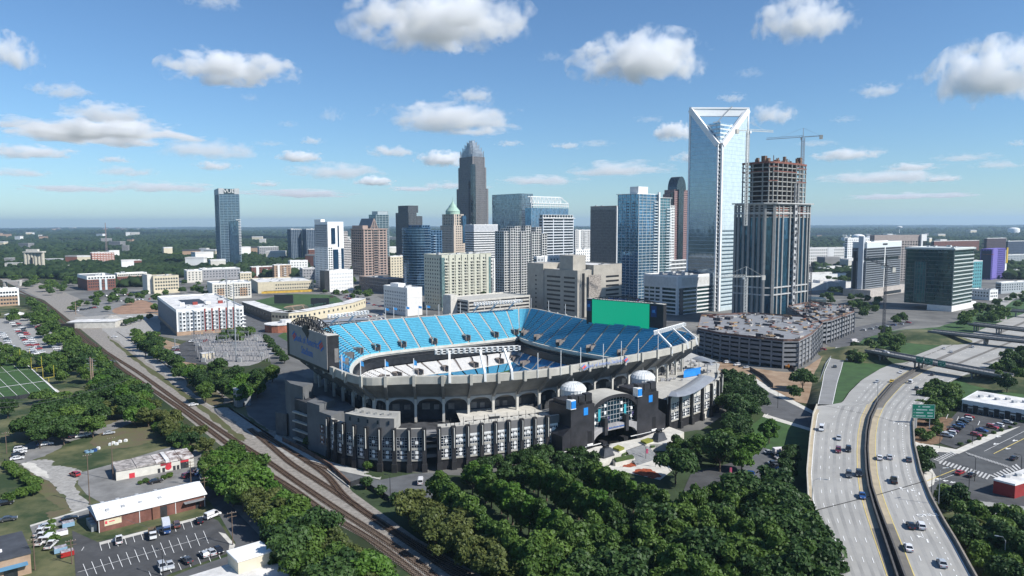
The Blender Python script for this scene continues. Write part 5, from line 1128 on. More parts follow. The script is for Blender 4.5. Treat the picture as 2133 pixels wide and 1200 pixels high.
sheet('car_park', [(350,730),(395,708),(420,722),(430,760),(372,752)], asphalt)
sheet('road', [(490,668),(520,640),(545,655),(600,700),(604,730),(575,720)], pm('road_asphalt', (.09, .092, .096)))
sheet('lawn', [(578,700),(596,690),(600,712)], grass_b)
sheet('road', [(330,712),(372,752),(350,756),(318,716)], asphalt)
# ballpark
sheet('sports_field', [(505,632),(600,612),(690,614),(728,632),(650,660),(565,660)], grass_b)
sheet('dirt_ground', [(590,640),(630,634),(650,645),(620,652)], dirt)
sheet('car_park', [(655,598),(735,590),(800,625),(800,660),(735,640),(700,618)], asphalt_l)
sheet('car_park', [(660,672),(735,655),(800,650),(805,668),(700,685)], pm('pale_lot', (.27, .265, .25)))
# right of the stadium
sheet('dirt_ground', [(1470,742),(1560,765),(1660,775),(1725,735),(1740,760),(1715,800),(1700,840),(1640,832),(1575,790),(1500,775)], dirt)
sheet('road', [(1500,768),(1560,780),(1602,815),(1694,862),(1694,895),(1600,865),(1545,835),(1510,800)], pm('road_asphalt', (.09, .092, .096)))
sheet('pavement', [(1560,778),(1604,808),(1694,856),(1694,863),(1600,816),(1556,783)], conc_l)
sheet('lawn', [(1560,895),(1596,866),(1694,898),(1694,1000),(1640,975),(1575,935)], grass_b)
sheet('pavement', [(1592,862),(1692,893),(1692,899),(1588,868)], conc_l)
sheet('car_park', [(1530,985),(1590,930),(1650,965),(1650,1010),(1570,1030)], pm('yard_asphalt', (.10, .105, .11)))
sheet('road', [(1440,985),(1540,960),(1560,1000),(1480,1040),(1420,1030)], asphalt)
sheet('pavement', [(1255,975),(1300,960),(1375,945),(1400,980),(1375,1000),(1310,985)], conc_l)
for p in ([(1292,973),(1312,965),(1328,966),(1322,972)], [(1318,983),(1340,975),(1362,980),(1378,992),(1360,996),(1335,990)], [(1515,998),(1530,990),(1562,1005),(1540,1012)]): sheet('flower_bed', p, pm('red_mulch', (.26, .055, .02), .95, .4, .8))
# raised plaza before the gate, with steps and planters
pz = MB(); pz.prism([G(x, y, 2.95).xy for x, y in ((1150,950),(1192,948),(1240,931),(1336,912),(1394,889),(1425,900),(1392,925),(1345,925),(1306,938),(1272,952),(1220,968))], .05, 2.95)
setting('plaza', pz, conc_l)
a, b_, c_, d_ = G(1304, 938, 2.95), G(1345, 924, 2.95), G(1374, 954, .2), G(1326, 970, .2); mb = MB(); n = 14
for k in range(n):
    p0, p1 = a.lerp(d_, k/n), b_.lerp(c_, k/n); q0, q1 = a.lerp(d_, (k+1)/n), b_.lerp(c_, (k+1)/n); z0, z1 = 2.95*(1-k/n), 2.95*(1-(k+1)/n) + .06
    p0.z = p1.z = q0.z = q1.z = z0; mb.quad(p0, p1, q1, q0); r0, r1 = q0.copy(), q1.copy(); r0.z = r1.z = z1; mb.quad(q0, q1, r1, r0)
setting('steps', mb, pm('step_stone', (.24, .245, .25), .85, .15, .5))
mb = MB()
hm_ = pm('hedge_green', (.05, .085, .02), .9, .4, 2.0); hy = pm('hedge_yellow', (.19, .20, .03), .9, .3, 2.)
for i, (px, m, lab) in enumerate((([(1275,938),(1287,932),(1302,938),(1290,943)], hy, 'yellow-green clipped hedge left of the stone steps, upper one'), ([(1290,948),(1305,943),(1310,948),(1296,953)], hm_, 'dark clipped hedge left of the stone steps, below the yellow one'), ([(1333,923),(1350,917),(1362,922),(1344,928)], hy, 'yellow-green clipped hedge right of the stone steps, upper one'), ([(1350,930),(1372,926),(1378,931),(1356,936)], hm_, 'dark clipped hedge right of the stone steps'), ([(1276,960),(1318,952),(1323,957),(1282,966)], hm_, 'long clipped hedge along the foot of the plaza'))):
    z0 = 2.95 if i in (0, 2) else 1.2; t = thing('planter', lab, 'planter', G(*px[0], z0)); o = t.location; mb = MB(); mb.prism([(G(x, y, z0) - o).xy for x, y in px], -2.5, .35); mb.build('stone_kerb', conc_l, t); mb = MB(); c0 = sum(((G(x, y, z0) - o).xy for x, y in px), Vector((0, 0)))/4; mb.prism([c0 + ((G(x, y, z0) - o).xy - c0)*.9 for x, y in px], .35, 1.2); mb.build('hedge', m, t)
# rails
ras = pm('rail_steel', (.13, .085, .06), .6, .3, 1.); slp = pm('sleeper_brown', (.075, .05, .035), .95, .4, 1.)
def track(px, ext=0):
    P_ = spline([G(x, y, .15).xy for x, y in px], max(20, len(px)*10), False, 1); t = link('railway_track', None); t['kind'] = 'structure'
    z = .2
    for side in (-.75, .75):
        mb = MB()
        for i in range(len(P_)-1):
            d = (P_[i+1]-P_[i]).normalized(); n = Vector((-d.y, d.x)); a, b = P_[i] + n*side, P_[i+1] + n*side; mb.obox(((a.x+b.x)/2, (a.y+b.y)/2, z+.16), ((b-a)/2).to_3d(), (n*.055).to_3d(), (0, 0, .1))
        mb.build('rail', ras, t)
    mb = MB(); acc = 0
    L_ = [P_[0]]
    for i in range(len(P_)-1):
        d = P_[i+1]-P_[i]; ln = d.length; d.normalize(); n = Vector((-d.y, d.x)); s = -acc
        while s < ln:
            if s >= 0:
                c = P_[i] + d*s
                mb.obox((c.x, c.y, z), (d*.2).to_3d(), (n*1.35).to_3d(), (0, 0, .07))
            s += .95
        acc = ln - s + .95
    mb.build('sleepers', slp, t)
track([(-30,568),(0,586),(51,611),(96,632),(142,669),(177,703),(233,741),(291,778),(380,842),(494,920),(545,952),(606,995),(660,1032),(717,1070),(793,1118),(900,1195),(930,1225)])
track([(-30,575),(0,592),(46,616),(92,640),(135,675),(165,702),(233,753),(276,783),(324,816),(380,854),(476,926),(540,975),(616,1022),(682,1071),(768,1120),(860,1190),(900,1225)])
track([(520,893),(565,930),(606,965),(660,1000),(717,1037),(793,1088),(857,1129),(978,1200),(1010,1222)])
track([(540,900),(603,938),(641,962),(682,992),(714,1030),(750,1060),(800,1094),(870,1142),(960,1205)])
track([(640,962),(668,970),(690,980)])

# ---------------------------------------------------------------- the elevated motorway
def zf(py):
    u = min(1, max(0, (py - 765)/105)); return .35 + 7.8*u*u*(3-2*u)
def xat(L_, y):
    for (x0, y0), (x1, y1) in zip(L_, L_[1:]):
        if y0 <= y <= y1: return x0 + (x1-x0)*(y-y0)/max(1e-6, y1-y0)
    (x0, y0), (x1, y1) = (L_[0], L_[1]) if y < L_[0][1] else (L_[-2], L_[-1]); return x0 + (x1-x0)*(y-y0)/(y1-y0)
EL = [(1800,788),(1755,838),(1722,836),(1706,836),(1694,865),(1687,915),(1681,985),(1685,1038),(1692,1070),(1709,1120),(1742,1200)]
ELL = [(1856,759),(1834,768),(1796,791),(1770,816),(1755,838),(1735,842.1),(1703,842.2),(1694,865),(1687,915),(1681,985),(1684,1038),(1692,1072),(1709,1120),(1742,1200)]
EM0 = [(1950,752),(1910,768),(1859,801),(1826,839),(1810,872),(1804,903),(1802,941),(1804,985),(1809,1020),(1820,1060),(1833,1100),(1848,1145),(1866,1200)]
EM1 = [(1955,753),(1914,769),(1863,802),(1831,840),(1816,873),(1810,904),(1808,941),(1811,985),(1817,1020),(1830,1060),(1845,1100),(1862,1145),(1882,1200)]
ER = [(2050,765),(1988,791),(1943,822),(1912,852),(1902,882),(1905,928),(1918,985),(1940,1040),(1966,1088),(1992,1131),(2030,1200)]
ys_ = []; y = 758.0
while y < 1300: ys_.append(y); y += max(2.5, (y-700)*.025)
def rowpt(E_, y, z=None, f=None, E2=None):
    x = xat(E_, y) if E2 is None else xat(E_, y) + (xat(E2, y) - xat(E_, y))*f
    return G(x, y, zf(y) if z is None else z)
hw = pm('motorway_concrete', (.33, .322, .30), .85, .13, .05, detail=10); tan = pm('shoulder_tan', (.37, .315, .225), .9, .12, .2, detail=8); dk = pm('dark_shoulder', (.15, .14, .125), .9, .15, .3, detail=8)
mb = MB(); mb.strip([rowpt(ELL, y) for y in ys_], [rowpt(EM0, y) for y in ys_]); setting('road', mb, hw)
mb = MB(); mb.strip([rowpt(EM1, y) for y in ys_], [rowpt(ER, y) for y in ys_]); setting('road', mb, hw)
up = lambda y, e=.03: zf(y) + e
def band(E1_, E2_, f0, f1, y0, y1, m, name, e=.03):
    Y = [y for y in ys_ if y0 <= y <= y1]; mb = MB()
    mb.strip([rowpt(E1_, y, up(y, e), f0, E2_) for y in Y], [rowpt(E1_, y, up(y, e), f1, E2_) for y in Y]); return setting(name, mb, m)
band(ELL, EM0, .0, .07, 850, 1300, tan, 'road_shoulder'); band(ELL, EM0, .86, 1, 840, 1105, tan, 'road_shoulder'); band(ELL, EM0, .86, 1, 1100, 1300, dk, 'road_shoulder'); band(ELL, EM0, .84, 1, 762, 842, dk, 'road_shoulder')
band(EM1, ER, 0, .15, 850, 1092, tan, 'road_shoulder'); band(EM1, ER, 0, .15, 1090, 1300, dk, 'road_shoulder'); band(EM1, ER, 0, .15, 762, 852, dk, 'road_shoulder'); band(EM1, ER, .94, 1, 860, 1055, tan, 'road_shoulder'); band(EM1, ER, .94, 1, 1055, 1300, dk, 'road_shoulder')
lw = pm('lane_white', (.72, .72, .70), .8, .12, .5); ly = pm('lane_yellow', (.60, .48, .16), .8, .12, .5)
def line(E1_, E2_, f, w, m, dash=None, y0=762, y1=1300):
    Y = [y0 + (y1-y0)*k/400 for k in range(401)]; pts = [rowpt(E1_, y, up(y, .06), f, E2_) for y in Y]; mb = MB(); s = 0
    for a, b in zip(pts, pts[1:]):
        d = (b-a); ln = d.length; d.normalize(); n = Vector((-d.y, d.x, 0))*w/2
        if dash is None or (s % dash[1]) < dash[0]: mb.quad(a-n, b-n, b+n, a+n)
        s += ln
    setting('lane_marking', mb, m)
wear = pm('tyre_wear', (.275, .27, .255), .85, .16, .06, detail=10)
for f in (.145, .295, .46, .63, .78): band(ELL, EM0, f-.028, f+.028, 790 if f > .3 else 880, 1300, wear, 'road_wear', .02)
for f in (.245, .44, .645, .845): band(EM1, ER, f-.03, f+.03, 790, 1300, wear, 'road_wear', .02)
line(ELL, EM0, .075, .22, lw, y0=860); line(ELL, EM0, .855, .22, ly)
for f in (.22, .37, .55, .71): line(ELL, EM0, f, .18, lw, (3, 12), 800 if f > .3 else 880)
line(EM1, ER, .155, .22, ly); line(EM1, ER, .935, .22, lw)
for f in (.34, .54): line(EM1, ER, f, .18, lw, (3, 12))
line(EM1, ER, .75, .25, lw, (1, 3.2))
def chev(cx, cy, s=1.0, kind='left'):
    """painted turn arrow lying on the right carriageway"""
    z = up(cy, .07); p = G(cx, cy, z); q = G(cx + (xat(EM1, cy+6)-xat(EM1, cy)), cy+6, up(cy+6, .07)); d = (p-q); d.z = 0; d.normalize(); n = Vector((d.y, -d.x, 0)); mb = MB()
    f = lambda x, y: p + n*x*s + d*y*s
    mb.poly([f(-.2, -2), f(.2, -2), f(.2, .4), f(-.2, .4)]); mb.poly([f(-.2, .4), f(.2, 0), f(-1.2, 1.4), f(-1.5, 1.1)]); mb.poly([f(-1.9, .6), f(-.9, 1.5), f(-2.2, 2.1)])
    if kind == 'both': mb.poly([f(.2, .4), f(-.2, 0), f(1.2, 1.4), f(1.5, 1.1)]); mb.poly([f(1.9, .6), f(.9, 1.5), f(2.2, 2.1)])
    setting('lane_marking', mb, lw)
for x, y in ((1890,1021),(1914,1026),(1931,1124),(1872,882),(1887,886)): chev(x, y)
_p = G(1933, 1073, up(1073, .07)); _d = (G(1933, 1073, zf(1073)) - G(1921, 1050, zf(1050))); _d.z = 0; _x = Vector((1, .12, 0)).normalized()
o = lettering('lane_marking', 'ONLY', 2.6, lw, None, _p, _x, (0, 0, 1), 1.0); o['kind'] = 'structure'
# joints across the deck
for y0, y1, w in ((1066, 1003, .5), (842, 888, .35)):
    mb = MB(); E_ = [(ELL, EM0), (EM1, ER)]
    for (A, B) in E_:
        pts = []
        for k in range(12):
            f = k/11; base = 0 if A is ELL else .52; t = base + f*(.5 if A is ELL else .48); y = y0 + (y1-y0)*t; pts.append(rowpt(A, y, up(y, .065), f, B))
        for a, b in zip(pts, pts[1:]): mb.quad(a, b, b + Vector((.05, w, 0)), a + Vector((.05, w, 0)))
    setting('expansion_joint', mb, pm('joint_dark', (.05, .048, .045), .9))
# parapets, median, side walls
barr = pm('barrier_concrete', (.47, .44, .37), .85, .12, .3, detail=7)
def parapet(name, E_, label, y0, y1, off=0., m=None, hgt=1.0, wall=True, side=-1):
    t = thing(name, label, 'barrier', (0, 0, 0)); Y = [y for y in ys_ if y0 <= y <= y1]; pts = [rowpt(E_, y) for y in Y]; mb = MB()
    for a, b in zip(pts, pts[1:]): d = (b-a).normalized(); n = Vector((-d.y, d.x, 0)); mb.obox((a+b)/2 + Vector((0, 0, hgt/2)), (b-a)/2*1.01, n*.22, Vector((0, 0, hgt/2)))
    mb.build('parapet', m or barr, t)
    if wall:
        mb = MB()
        for a, b in zip(pts, pts[1:]): mb.quad((a.x, a.y, 0), (b.x, b.y, 0), (b.x, b.y, b.z), (a.x, a.y, a.z))
        mb.build('side_wall', conc_d, t)
parapet('barrier', ELL[6:], 'pale concrete parapet along the left edge of the elevated motorway', 843, 1300)
parapet('barrier', ER, 'concrete parapet along the right edge of the elevated motorway', 852, 1300, m=pm('barrier_brown', (.25, .22, .18), .85, .15))
parapet('median_barrier', EM0, 'dark median wall on the left-hand carriageway side', 762, 1300, m=pm('median_dark', (.085, .08, .075), .85, .2), wall=False, hgt=1.3)
parapet('median_barrier', EM1, 'dark median wall on the right-hand carriageway side', 762, 1300, m=pm('median_dark', (.085, .08, .075)), wall=False, hgt=1.3)
mb = MB(); mb.strip([rowpt(EM0, y, zf(y)+.02) for y in ys_], [rowpt(EM1, y, zf(y)+.02) for y in ys_]); setting('median', mb, pm('gap_shade', (.03, .03, .03), .9))  # near-black strip paints the shade in the gap between the two decks
# exit ramp and the far reach beyond the first bridge
R0 = [(1742,723),(1730,746),(1717,776),(1713,801),(1704,842.3)]; R1 = [(1765,730),(1757,750),(1752,770),(1744,796),(1734,842)]
Yr = [723 + 119.2*k/30 for k in range(31)]; zr = lambda y: zf(y)*max(0, min(1, (y-722)/60)) + .03 + .5*(1-min(1, max(0, (y-722)/60)))
zr = lambda y: zf(y) + .02 if y > 800 else zf(y) + .02
mb = MB(); mb.strip([G(xat(R0, y), y, zr(y)) for y in Yr], [G(xat(R1, y), y, zr(y)) for y in Yr]); setting('road', mb, pm('ramp_asphalt', (.22, .22, .215), .9, .12, .1, detail=8))
mb = MB()
for E_ in (R0, R1):
    pts = [G(xat(E_, y), y, zr(y)+.03) for y in Yr]
    for a, b in zip(pts, pts[1:]): n = Vector((.14, 0, 0)); mb.quad(a-n, b-n, b+n, a+n)
setting('lane_marking', mb, lw)
GRB = [y for y in Yr if y > 728]
mb = MB(); A = [G(xat(R1, y)+1, y, zr(y)-.06) for y in GRB]; B = [G(max(xat(R1, y)+1, xat(ELL, max(y, 759)) - 2 if y > 759 else 1856 + (759-y)*2.1), y, zr(y)-.06) for y in GRB]; mb.strip(A, B); setting('lawn', mb, grass_b)
mb = MB(); A = [G(xat(R0, y)-22, y, .1) for y in Yr]; B = [G(xat(R0, y)-1, y, zr(y)-.05) for y in Yr]; mb.strip(A, B); setting('lawn', mb, grass)
sheet('road', [(1690,700),(1742,690),(1830,672),(1900,668),(1905,675),(1800,705),(1775,728),(1738,726)], pm('road_asphalt', (.09, .092, .096)))
FAR = [(1790,795),(1834,768),(1856,759),(1920,735),(1998,705),(2060,680),(2140,650),(2200,640),(2200,735),(2140,742),(2060,763),(1988,792),(1950,800)]
sheet('lawn', [(1750,725),(1850,690),(1960,680),(2040,650),(2140,620),(2200,640),(1998,705),(1856,759),(1760,800)], grass_b, .10)
sheet('lawn', [(1988,792),(2060,763),(2140,740),(2200,740),(2200,860),(2010,840),(1940,880),(1906,900),(1912,852)], grass_b, .12)
sheet('road', FAR, hw, .30)
for a, b, w, m in (((1905,770),(2150,664),1.6,dk),((1950,776),(2160,690),1.2,dk),((1860,768),(2010,708),.5,dk),((1990,780),(2150,720),1.2,dk)):
    mb = MB(); p, q = G(*a, .33), G(*b, .33); d = (q-p).normalized(); n = Vector((-d.y, d.x, 0))*w; mb.quad(p-n, q-n, q+n, p+n); setting('road_shoulder', mb, m)
for a, b in (((1880,762),(2100,668)),((1930,770),(2130,682)),((1968,776),(2150,705))):
    mb = MB(); p, q = G(*a, .34), G(*b, .34); n_ = int((q-p).length/12); d = (q-p).normalized(); n = Vector((-d.y, d.x, 0))*.1
    for k in range(n_): s = p + d*12*k; mb.quad(s-n, s+d*3-n, s+d*3+n, s+n)
    setting('lane_marking', mb, lw)
# slip road loop at the far right
sheet('road', [(2068,668),(2062,650),(2075,628),(2110,610),(2150,602),(2150,612),(2115,622),(2092,640),(2098,668)], hw, .32)
# three bridges over the far reach
def bridge(label, pa, pb, z, w, piers, m=None):
    a, b = G(*pa, z), G(*pb, z); d = (b-a).normalized(); n = Vector((-d.y, d.x, 0)); t = thing('road_bridge', label, 'bridge', (a+b)/2*1.0 - Vector((0, 0, z))); o = Vector(t.location); a -= o; b -= o; mid = (a+b)/2; hl = (b-a)/2
    mb = MB(); mb.obox(mid - Vector((0, 0, .35)), hl, n*w/2, (0, 0, .35)); mb.build('deck', m or conc_d, t)
    mb = MB(); mb.obox(mid + n*(w/2-.9) - Vector((0, 0, 1.2)), hl*.97, n*.2, (0, 0, .5)); mb.obox(mid - n*(w/2-.9) - Vector((0, 0, 1.2)), hl*.97, n*.2, (0, 0, .5)); mb.build('girder', dark, t)
    for s in (-1, 1): mb = MB(); mb.obox(mid + n*s*(w/2-.15) + Vector((0, 0, .45)), hl, n*.15, (0, 0, .45)); mb.build('parapet', pm('bridge_parapet', (.27, .26, .245), .85, .15), t)
    mb = MB(); k = int(hl.length*2/3)
    for i in range(k): p = a.lerp(b, (i+.5)/k) - n*(w/2-.15); mb.beam(p + Vector((0, 0, .9)), p + Vector((0, 0, 1.7)), .12)
    mb.beam(a - n*(w/2-.15) + Vector((0, 0, 1.7)), b - n*(w/2-.15) + Vector((0, 0, 1.7)), .12); mb.build('railing', dark, t)
    for u in piers:
        c = a.lerp(b, u)
        for s in (-.35, 0, .35): mb = MB(); mb.cyl((c.x + n.x*w*s, c.y + n.y*w*s), .55, 0, .55, z-1.4, 10); mb.build('pier', conc_d, t)
        mb = MB(); mb.obox(c + Vector((0, 0, -1.75)), d*.6, n*w*.45, (0, 0, .4)); mb.build('pier_cap', conc_d, t)
    return a + o, b + o, d, n
B1 = bridge('nearest road bridge over the far motorway, carrying green signs', (1812,729), (2100,783), 6.5, 10, (.12, .4, .8))
bridge('middle road bridge over the far motorway', (1938,689), (2160,712), 6.5, 11, (.15, .55))
bridge('farthest road bridge over the motorway by the slip road loop', (2022,673), (2160,689), 6.5, 10, (.1, .45))
bridge('small flyover in front of the slip road loop at far right', (2090,645), (2180,650), 6.5, 8, (.3,))
# mounds carrying the bridge ends
for px, r, lab in (((1800,742), 30, 0), ((2125,800), 30, 1), ((1925,705), 34, 2)):
    c = G(*px, 0); mb = MB(); mb.lathe((c.x, c.y, 0), [(r, 0), (r*.8, 1.6), (r*.55, 4.2), (r*.36, 5.6), (0, 5.7)], 28); setting('hill', mb, grass, smooth=True)
# ---------------------------------------------------------------- streets on the right
sa = pm('street_asphalt', (.075, .078, .08), .9, .2, .15, detail=8)
sheet('road', [(1908,936),(1945,938),(1992,942),(2060,915),(2160,868),(2160,978),(2098,1000),(2060,1010),(2030,1022),(1990,1040),(1945,1050),(1925,1000)], sa)
sheet('pavement', [(1906,920),(1960,930),(1992,936),(2060,905),(2160,858),(2160,872),(2060,918),(1998,945),(1945,940),(1908,936)], conc_l)
sheet('car_park', [(1945,918),(1958,895),(2000,852),(2140,878),(2140,884),(2060,905),(1990,934)], asphalt)
sheet('dirt_ground', [(1904,880),(1935,868),(1985,872),(1975,890),(1955,925),(1908,920)], pm('bark_mulch', (.16, .10, .06), .95, .35, .4, detail=8))
sheet('pavement', [(1925,1020),(1945,1010),(1950,992),(1938,972),(1925,985)], conc_l)
sheet('pavement', [(1990,1042),(2040,1022),(2085,1000),(2110,985),(2160,970),(2160,1000),(2070,1012),(2020,1038)], conc_l)
sheet('car_park', [(2000,1035),(2050,1012),(2160,990),(2160,1060),(2060,1050)], asphalt)
sheet('gravel_ground', [(2040,1045),(2090,1050),(2160,1060),(2160,1090),(2060,1078)], pm('pale_lot', (.27, .265, .25)))
sheet('lawn', [(1945,1050),(1990,1040),(2060,1075),(2160,1088),(2160,1230),(2050,1230),(1975,1090)], grass)
def stripes(p0, p1, q0, q1, n, z=.35, duty=.5):
    for k in range(n):
        f0, f1 = k/n, (k+duty)/n; mb = MB(); A = [Vector(p0).lerp(Vector(p1), f) for f in (f0, f1)]; B = [Vector(q0).lerp(Vector(q1), f) for f in (f0, f1)]
        mb.quad(G(*A[0], z), G(*A[1], z), G(*B[1], z), G(*B[0], z)); setting('crosswalk_stripe', mb, pm('faded_white', (.46, .46, .45), .8, .2, .8))
stripes((1944,957),(1983,939),(1958,962),(1995,945),9); stripes((2010,941),(2100,970),(2020,948),(2112,978),14); stripes((1955,965),(2060,1000),(1962,958),(2068,990),14); stripes((2062,990),(2120,965),(2078,998),(2130,975),9)
def pline(pts, w=.15, m=lw, z=.36, name='lane_marking'):
    P_ = [G(x, y, z) for x, y in pts]; mb = MB()
    for a, b in zip(P_, P_[1:]): d = (b-a).normalized(); n = Vector((-d.y, d.x, 0))*w/2; mb.quad(a-n, b-n, b+n, a+n)
    return setting(name, mb, m)
pline([(2070,945),(2150,905)], .3, ly); pline([(2050,940),(2150,890)]); pline([(1930,1002),(1990,978)], .3, ly); pline([(1935,1008),(2005,982)]); pline([(1938,950),(1955,940)], .4)
for x, y in ((2075,925),(2100,935),(2080,910),(2115,918),(1955,998),(1970,1002),(1985,1005)): pline([(x-5, y+1), (x+5, y-1)], .5); pline([(x-5, y+1), (x-2, y-2)], .5)
# stall lines on the near car park, the street lot and the training pitch
for k in range(15):
    x = 178 + 17.9*k; y = 1192 - (x-162)*.2745; pline([(x-5, y-13), (x+5.5, y+13)], .14, z=.25)
pline([(162,1192),(428,1119)], .14, z=.25)
for k in range(13): x = 208 + 17.2*k; y = 1134 - (x-208)*.256; pline([(x, y), (x+4, y+13)], .14, z=.25)
for k in range(8): x = 310 + 20.5*k; y = 1190 - (x-310)*.28; pline([(x, y), (x+6, y+14)], .14, z=.25)
pline([(175,1139),(170,1147)], .14, z=.25)
for k in range(6):
    pline([(46-27*k, 750+2*k), (119-27*k, 817+3*k)], .2 if k else .6, z=.28)
pline([(119,817),(76,824),(-20,837)], .4, z=.28); pline([(91,794),(0,807),(-20,810)], .9, z=.28); pline([(65,768),(0,776),(-20,779)], .35, z=.28); pline([(46,750),(-20,754)], .4, z=.28)
for k in range(6): pline([(1975+22*k, 863+4.6*k), (1971+22*k, 872+4.6*k)], .2, z=.25)
pline([(1593,868),(1600,862)], .3)
# ---------------------------------------------------------------- trees
bark = pm('bark', (.10, .075, .055), .95, .3, 1.5)
LM = [leafmat('leaf_mid', (.034, .078, .013), (.120, .195, .038)), leafmat('leaf_dark', (.018, .046, .012), (.060, .112, .028), .2), leafmat('leaf_olive', (.050, .074, .018), (.13, .15, .042)), leafmat('leaf_bright', (.040, .105, .012), (.10, .19, .030))]
NLEAF = {}
def crown_mesh(seed, r, h, shape, nleaf, mat, leaf=.55):
    """leaf sprays spread through several uneven lobes"""
    g = np.random.default_rng(seed); lob = []
    nl = {'round': 17, 'oval': 16, 'wide': 22, 'bush': 8, 'loose': 19}[shape]
    for k in range(nl):
        a = g.uniform(0, 6.283); u = g.random()
        if shape == 'oval': rr = r*.58*g.random()**.5*(1 - .75*abs(2*u-.9)**1.6); z = h*(.10 + .82*u); s = r*g.uniform(.34, .56)*(1 - .4*max(0, u-.4))
        elif shape == 'wide': rr = r*.75*g.random()**.5; z = h*(.35 + .45*u*(1-.5*rr/r)); s = r*g.uniform(.24, .42)
        elif shape == 'bush': rr = r*.5*g.random()**.5; z = h*(.3 + .35*u); s = r*g.uniform(.5, .7)
        elif shape == 'loose': rr = r*.8*g.random()**.5; z = h*(.2 + .7*u*(1-.4*rr/r)); s = r*g.uniform(.24, .42)
        else: rr = r*.66*g.random()**.5; z = h*(.22 + .62*u*(1-.35*rr/r)); s = r*g.uniform(.28, .48)
        lob.append((rr*math.cos(a), rr*math.sin(a), z, s))
    lob = np.array(lob); w = lob[:, 3]**2; idx = g.choice(nl, nleaf, p=w/w.sum()); c = lob[idx]
    d = g.normal(size=(nleaf, 3)); d /= np.linalg.norm(d, axis=1)[:, None]; d[:, 2] = np.where(d[:, 2] < -.35, -d[:, 2]*.6, d[:, 2])
    rad = c[:, 3]*(.58 + .58*g.random(nleaf)**.8)
    p = c[:, :3] + d*rad[:, None]*np.array([1, 1, .85])
    nrm = d + g.normal(size=(nleaf, 3))*.65 + np.array([0, 0, .25]); nrm /= np.linalg.norm(nrm, axis=1)[:, None]
    t = np.cross(nrm, g.normal(size=(nleaf, 3))); t /= np.linalg.norm(t, axis=1)[:, None]; b = np.cross(nrm, t); s = leaf*(.6 + .8*g.random(nleaf))[:, None]
    V = np.stack([p - t*s, p - b*s*.7 + nrm*s*.18, p + t*s, p + b*s*.7 - nrm*s*.12], 1).reshape(-1, 3)
    # an opaque knot of twigs inside every lobe keeps the crown from being hollow
    me = bpy.data.meshes.new('crown'); core_v, core_f = [], []
    for (x, y, z, q) in lob:
        n0 = len(V) + len(core_v); k = 6; rows = [(-.72, .35), (-.3, .72), (.25, .72), (.68, .35)]
        for zz, rr in rows: core_v += [(x + q*rr*.7*math.cos(6.283*i/k + zz), y + q*rr*.7*math.sin(6.283*i/k + zz), z + q*zz*.65) for i in range(k)]
        for rI in range(3):
            for i in range(k): core_f.append((n0+rI*k+i, n0+rI*k+(i+1) % k, n0+rI*k+k+(i+1) % k, n0+rI*k+k+i))
        core_f.append(tuple(n0+3*k+i for i in range(k)))
    allv = np.concatenate([V, np.array(core_v)]); F_ = [tuple(range(i*4, i*4+4)) for i in range(nleaf)] + core_f
    me.from_pydata(allv.tolist(), [], F_); me.materials.append(mat); me.update(); NLEAF[me.name] = nleaf; return me
def trunk_mesh(seed, h, r, hc):
    g = random.Random(seed); mb = MB(); mb.tube([(0, 0, -.3), (g.uniform(-.1, .1), g.uniform(-.1, .1), hc*.6), (g.uniform(-.3, .3), g.uniform(-.3, .3), hc + (h-hc)*.55)], [r, r*.75, r*.25], 7)
    for k in range(4):
        a = 1.57*k + g.random(); z = hc*.8 + (h-hc)*.15*k/3; q = (h-hc)*.32; mb.tube([(0, 0, z), (q*.5*math.cos(a), q*.5*math.sin(a), z+q*.5), (q*math.cos(a), q*math.sin(a), z+q*1.1)], [r*.45, r*.3, r*.1], 5)
    return mb.mesh('trunk', bark)
SP = {}                                                             # species: crown radius, total height, crown base, shape, leaves, leaf material, words
def species(key, r, h, hc, shape, n, mi, leaf, words, kinds=3):
    SP[key] = ([(crown_mesh(hash(key) % 1000 * 0 + sum(map(ord, key))*7 + k, r, h-hc, shape, n, LM[mi], leaf), trunk_mesh(k, h, .2 + h*.012, hc)) for k in range(kinds)], r, h, hc, words)
species('oval', 3.9, 12.5, 1.8, 'oval', 4200, 0, .44, 'egg-shaped mid-green', 4)
species('ovalb', 3.8, 12, 1.8, 'oval', 4200, 3, .44, 'egg-shaped bright green', 3)
species('round', 5.2, 11, 2.2, 'round', 4600, 0, .5, 'round mid-green', 4)
species('dark', 5.6, 13, 2.2, 'round', 4800, 1, .52, 'dense dark green', 4)
species('olive', 5.0, 9.5, 1.8, 'loose', 4400, 2, .43, 'loose olive green', 3)
species('wide', 7.5, 11.5, 2.6, 'wide', 5600, 1, .58, 'broad spreading dark', 3)
species('bright', 5.0, 11, 2.0, 'round', 4400, 3, .5, 'round bright green', 3)
species('bush', 2.2, 3.4, .2, 'bush', 900, 0, .42, 'low rounded', 3)
species('shrub', 3.6, 6.0, .8, 'round', 2200, 1, .42, 'small dark', 3)
species('ball', 2.0, 4.2, .5, 'bush', 900, 1, .36, 'clipped ball-shaped', 1)
tr_ = random.Random(11)
TREES = []
def tree(key, p, s=1.0, z=0.0):
    """registers one tree; objects are made at the end, so labels can count along each group"""
    TREES.append([key, Vector((p[0], p[1], z)), s, None])
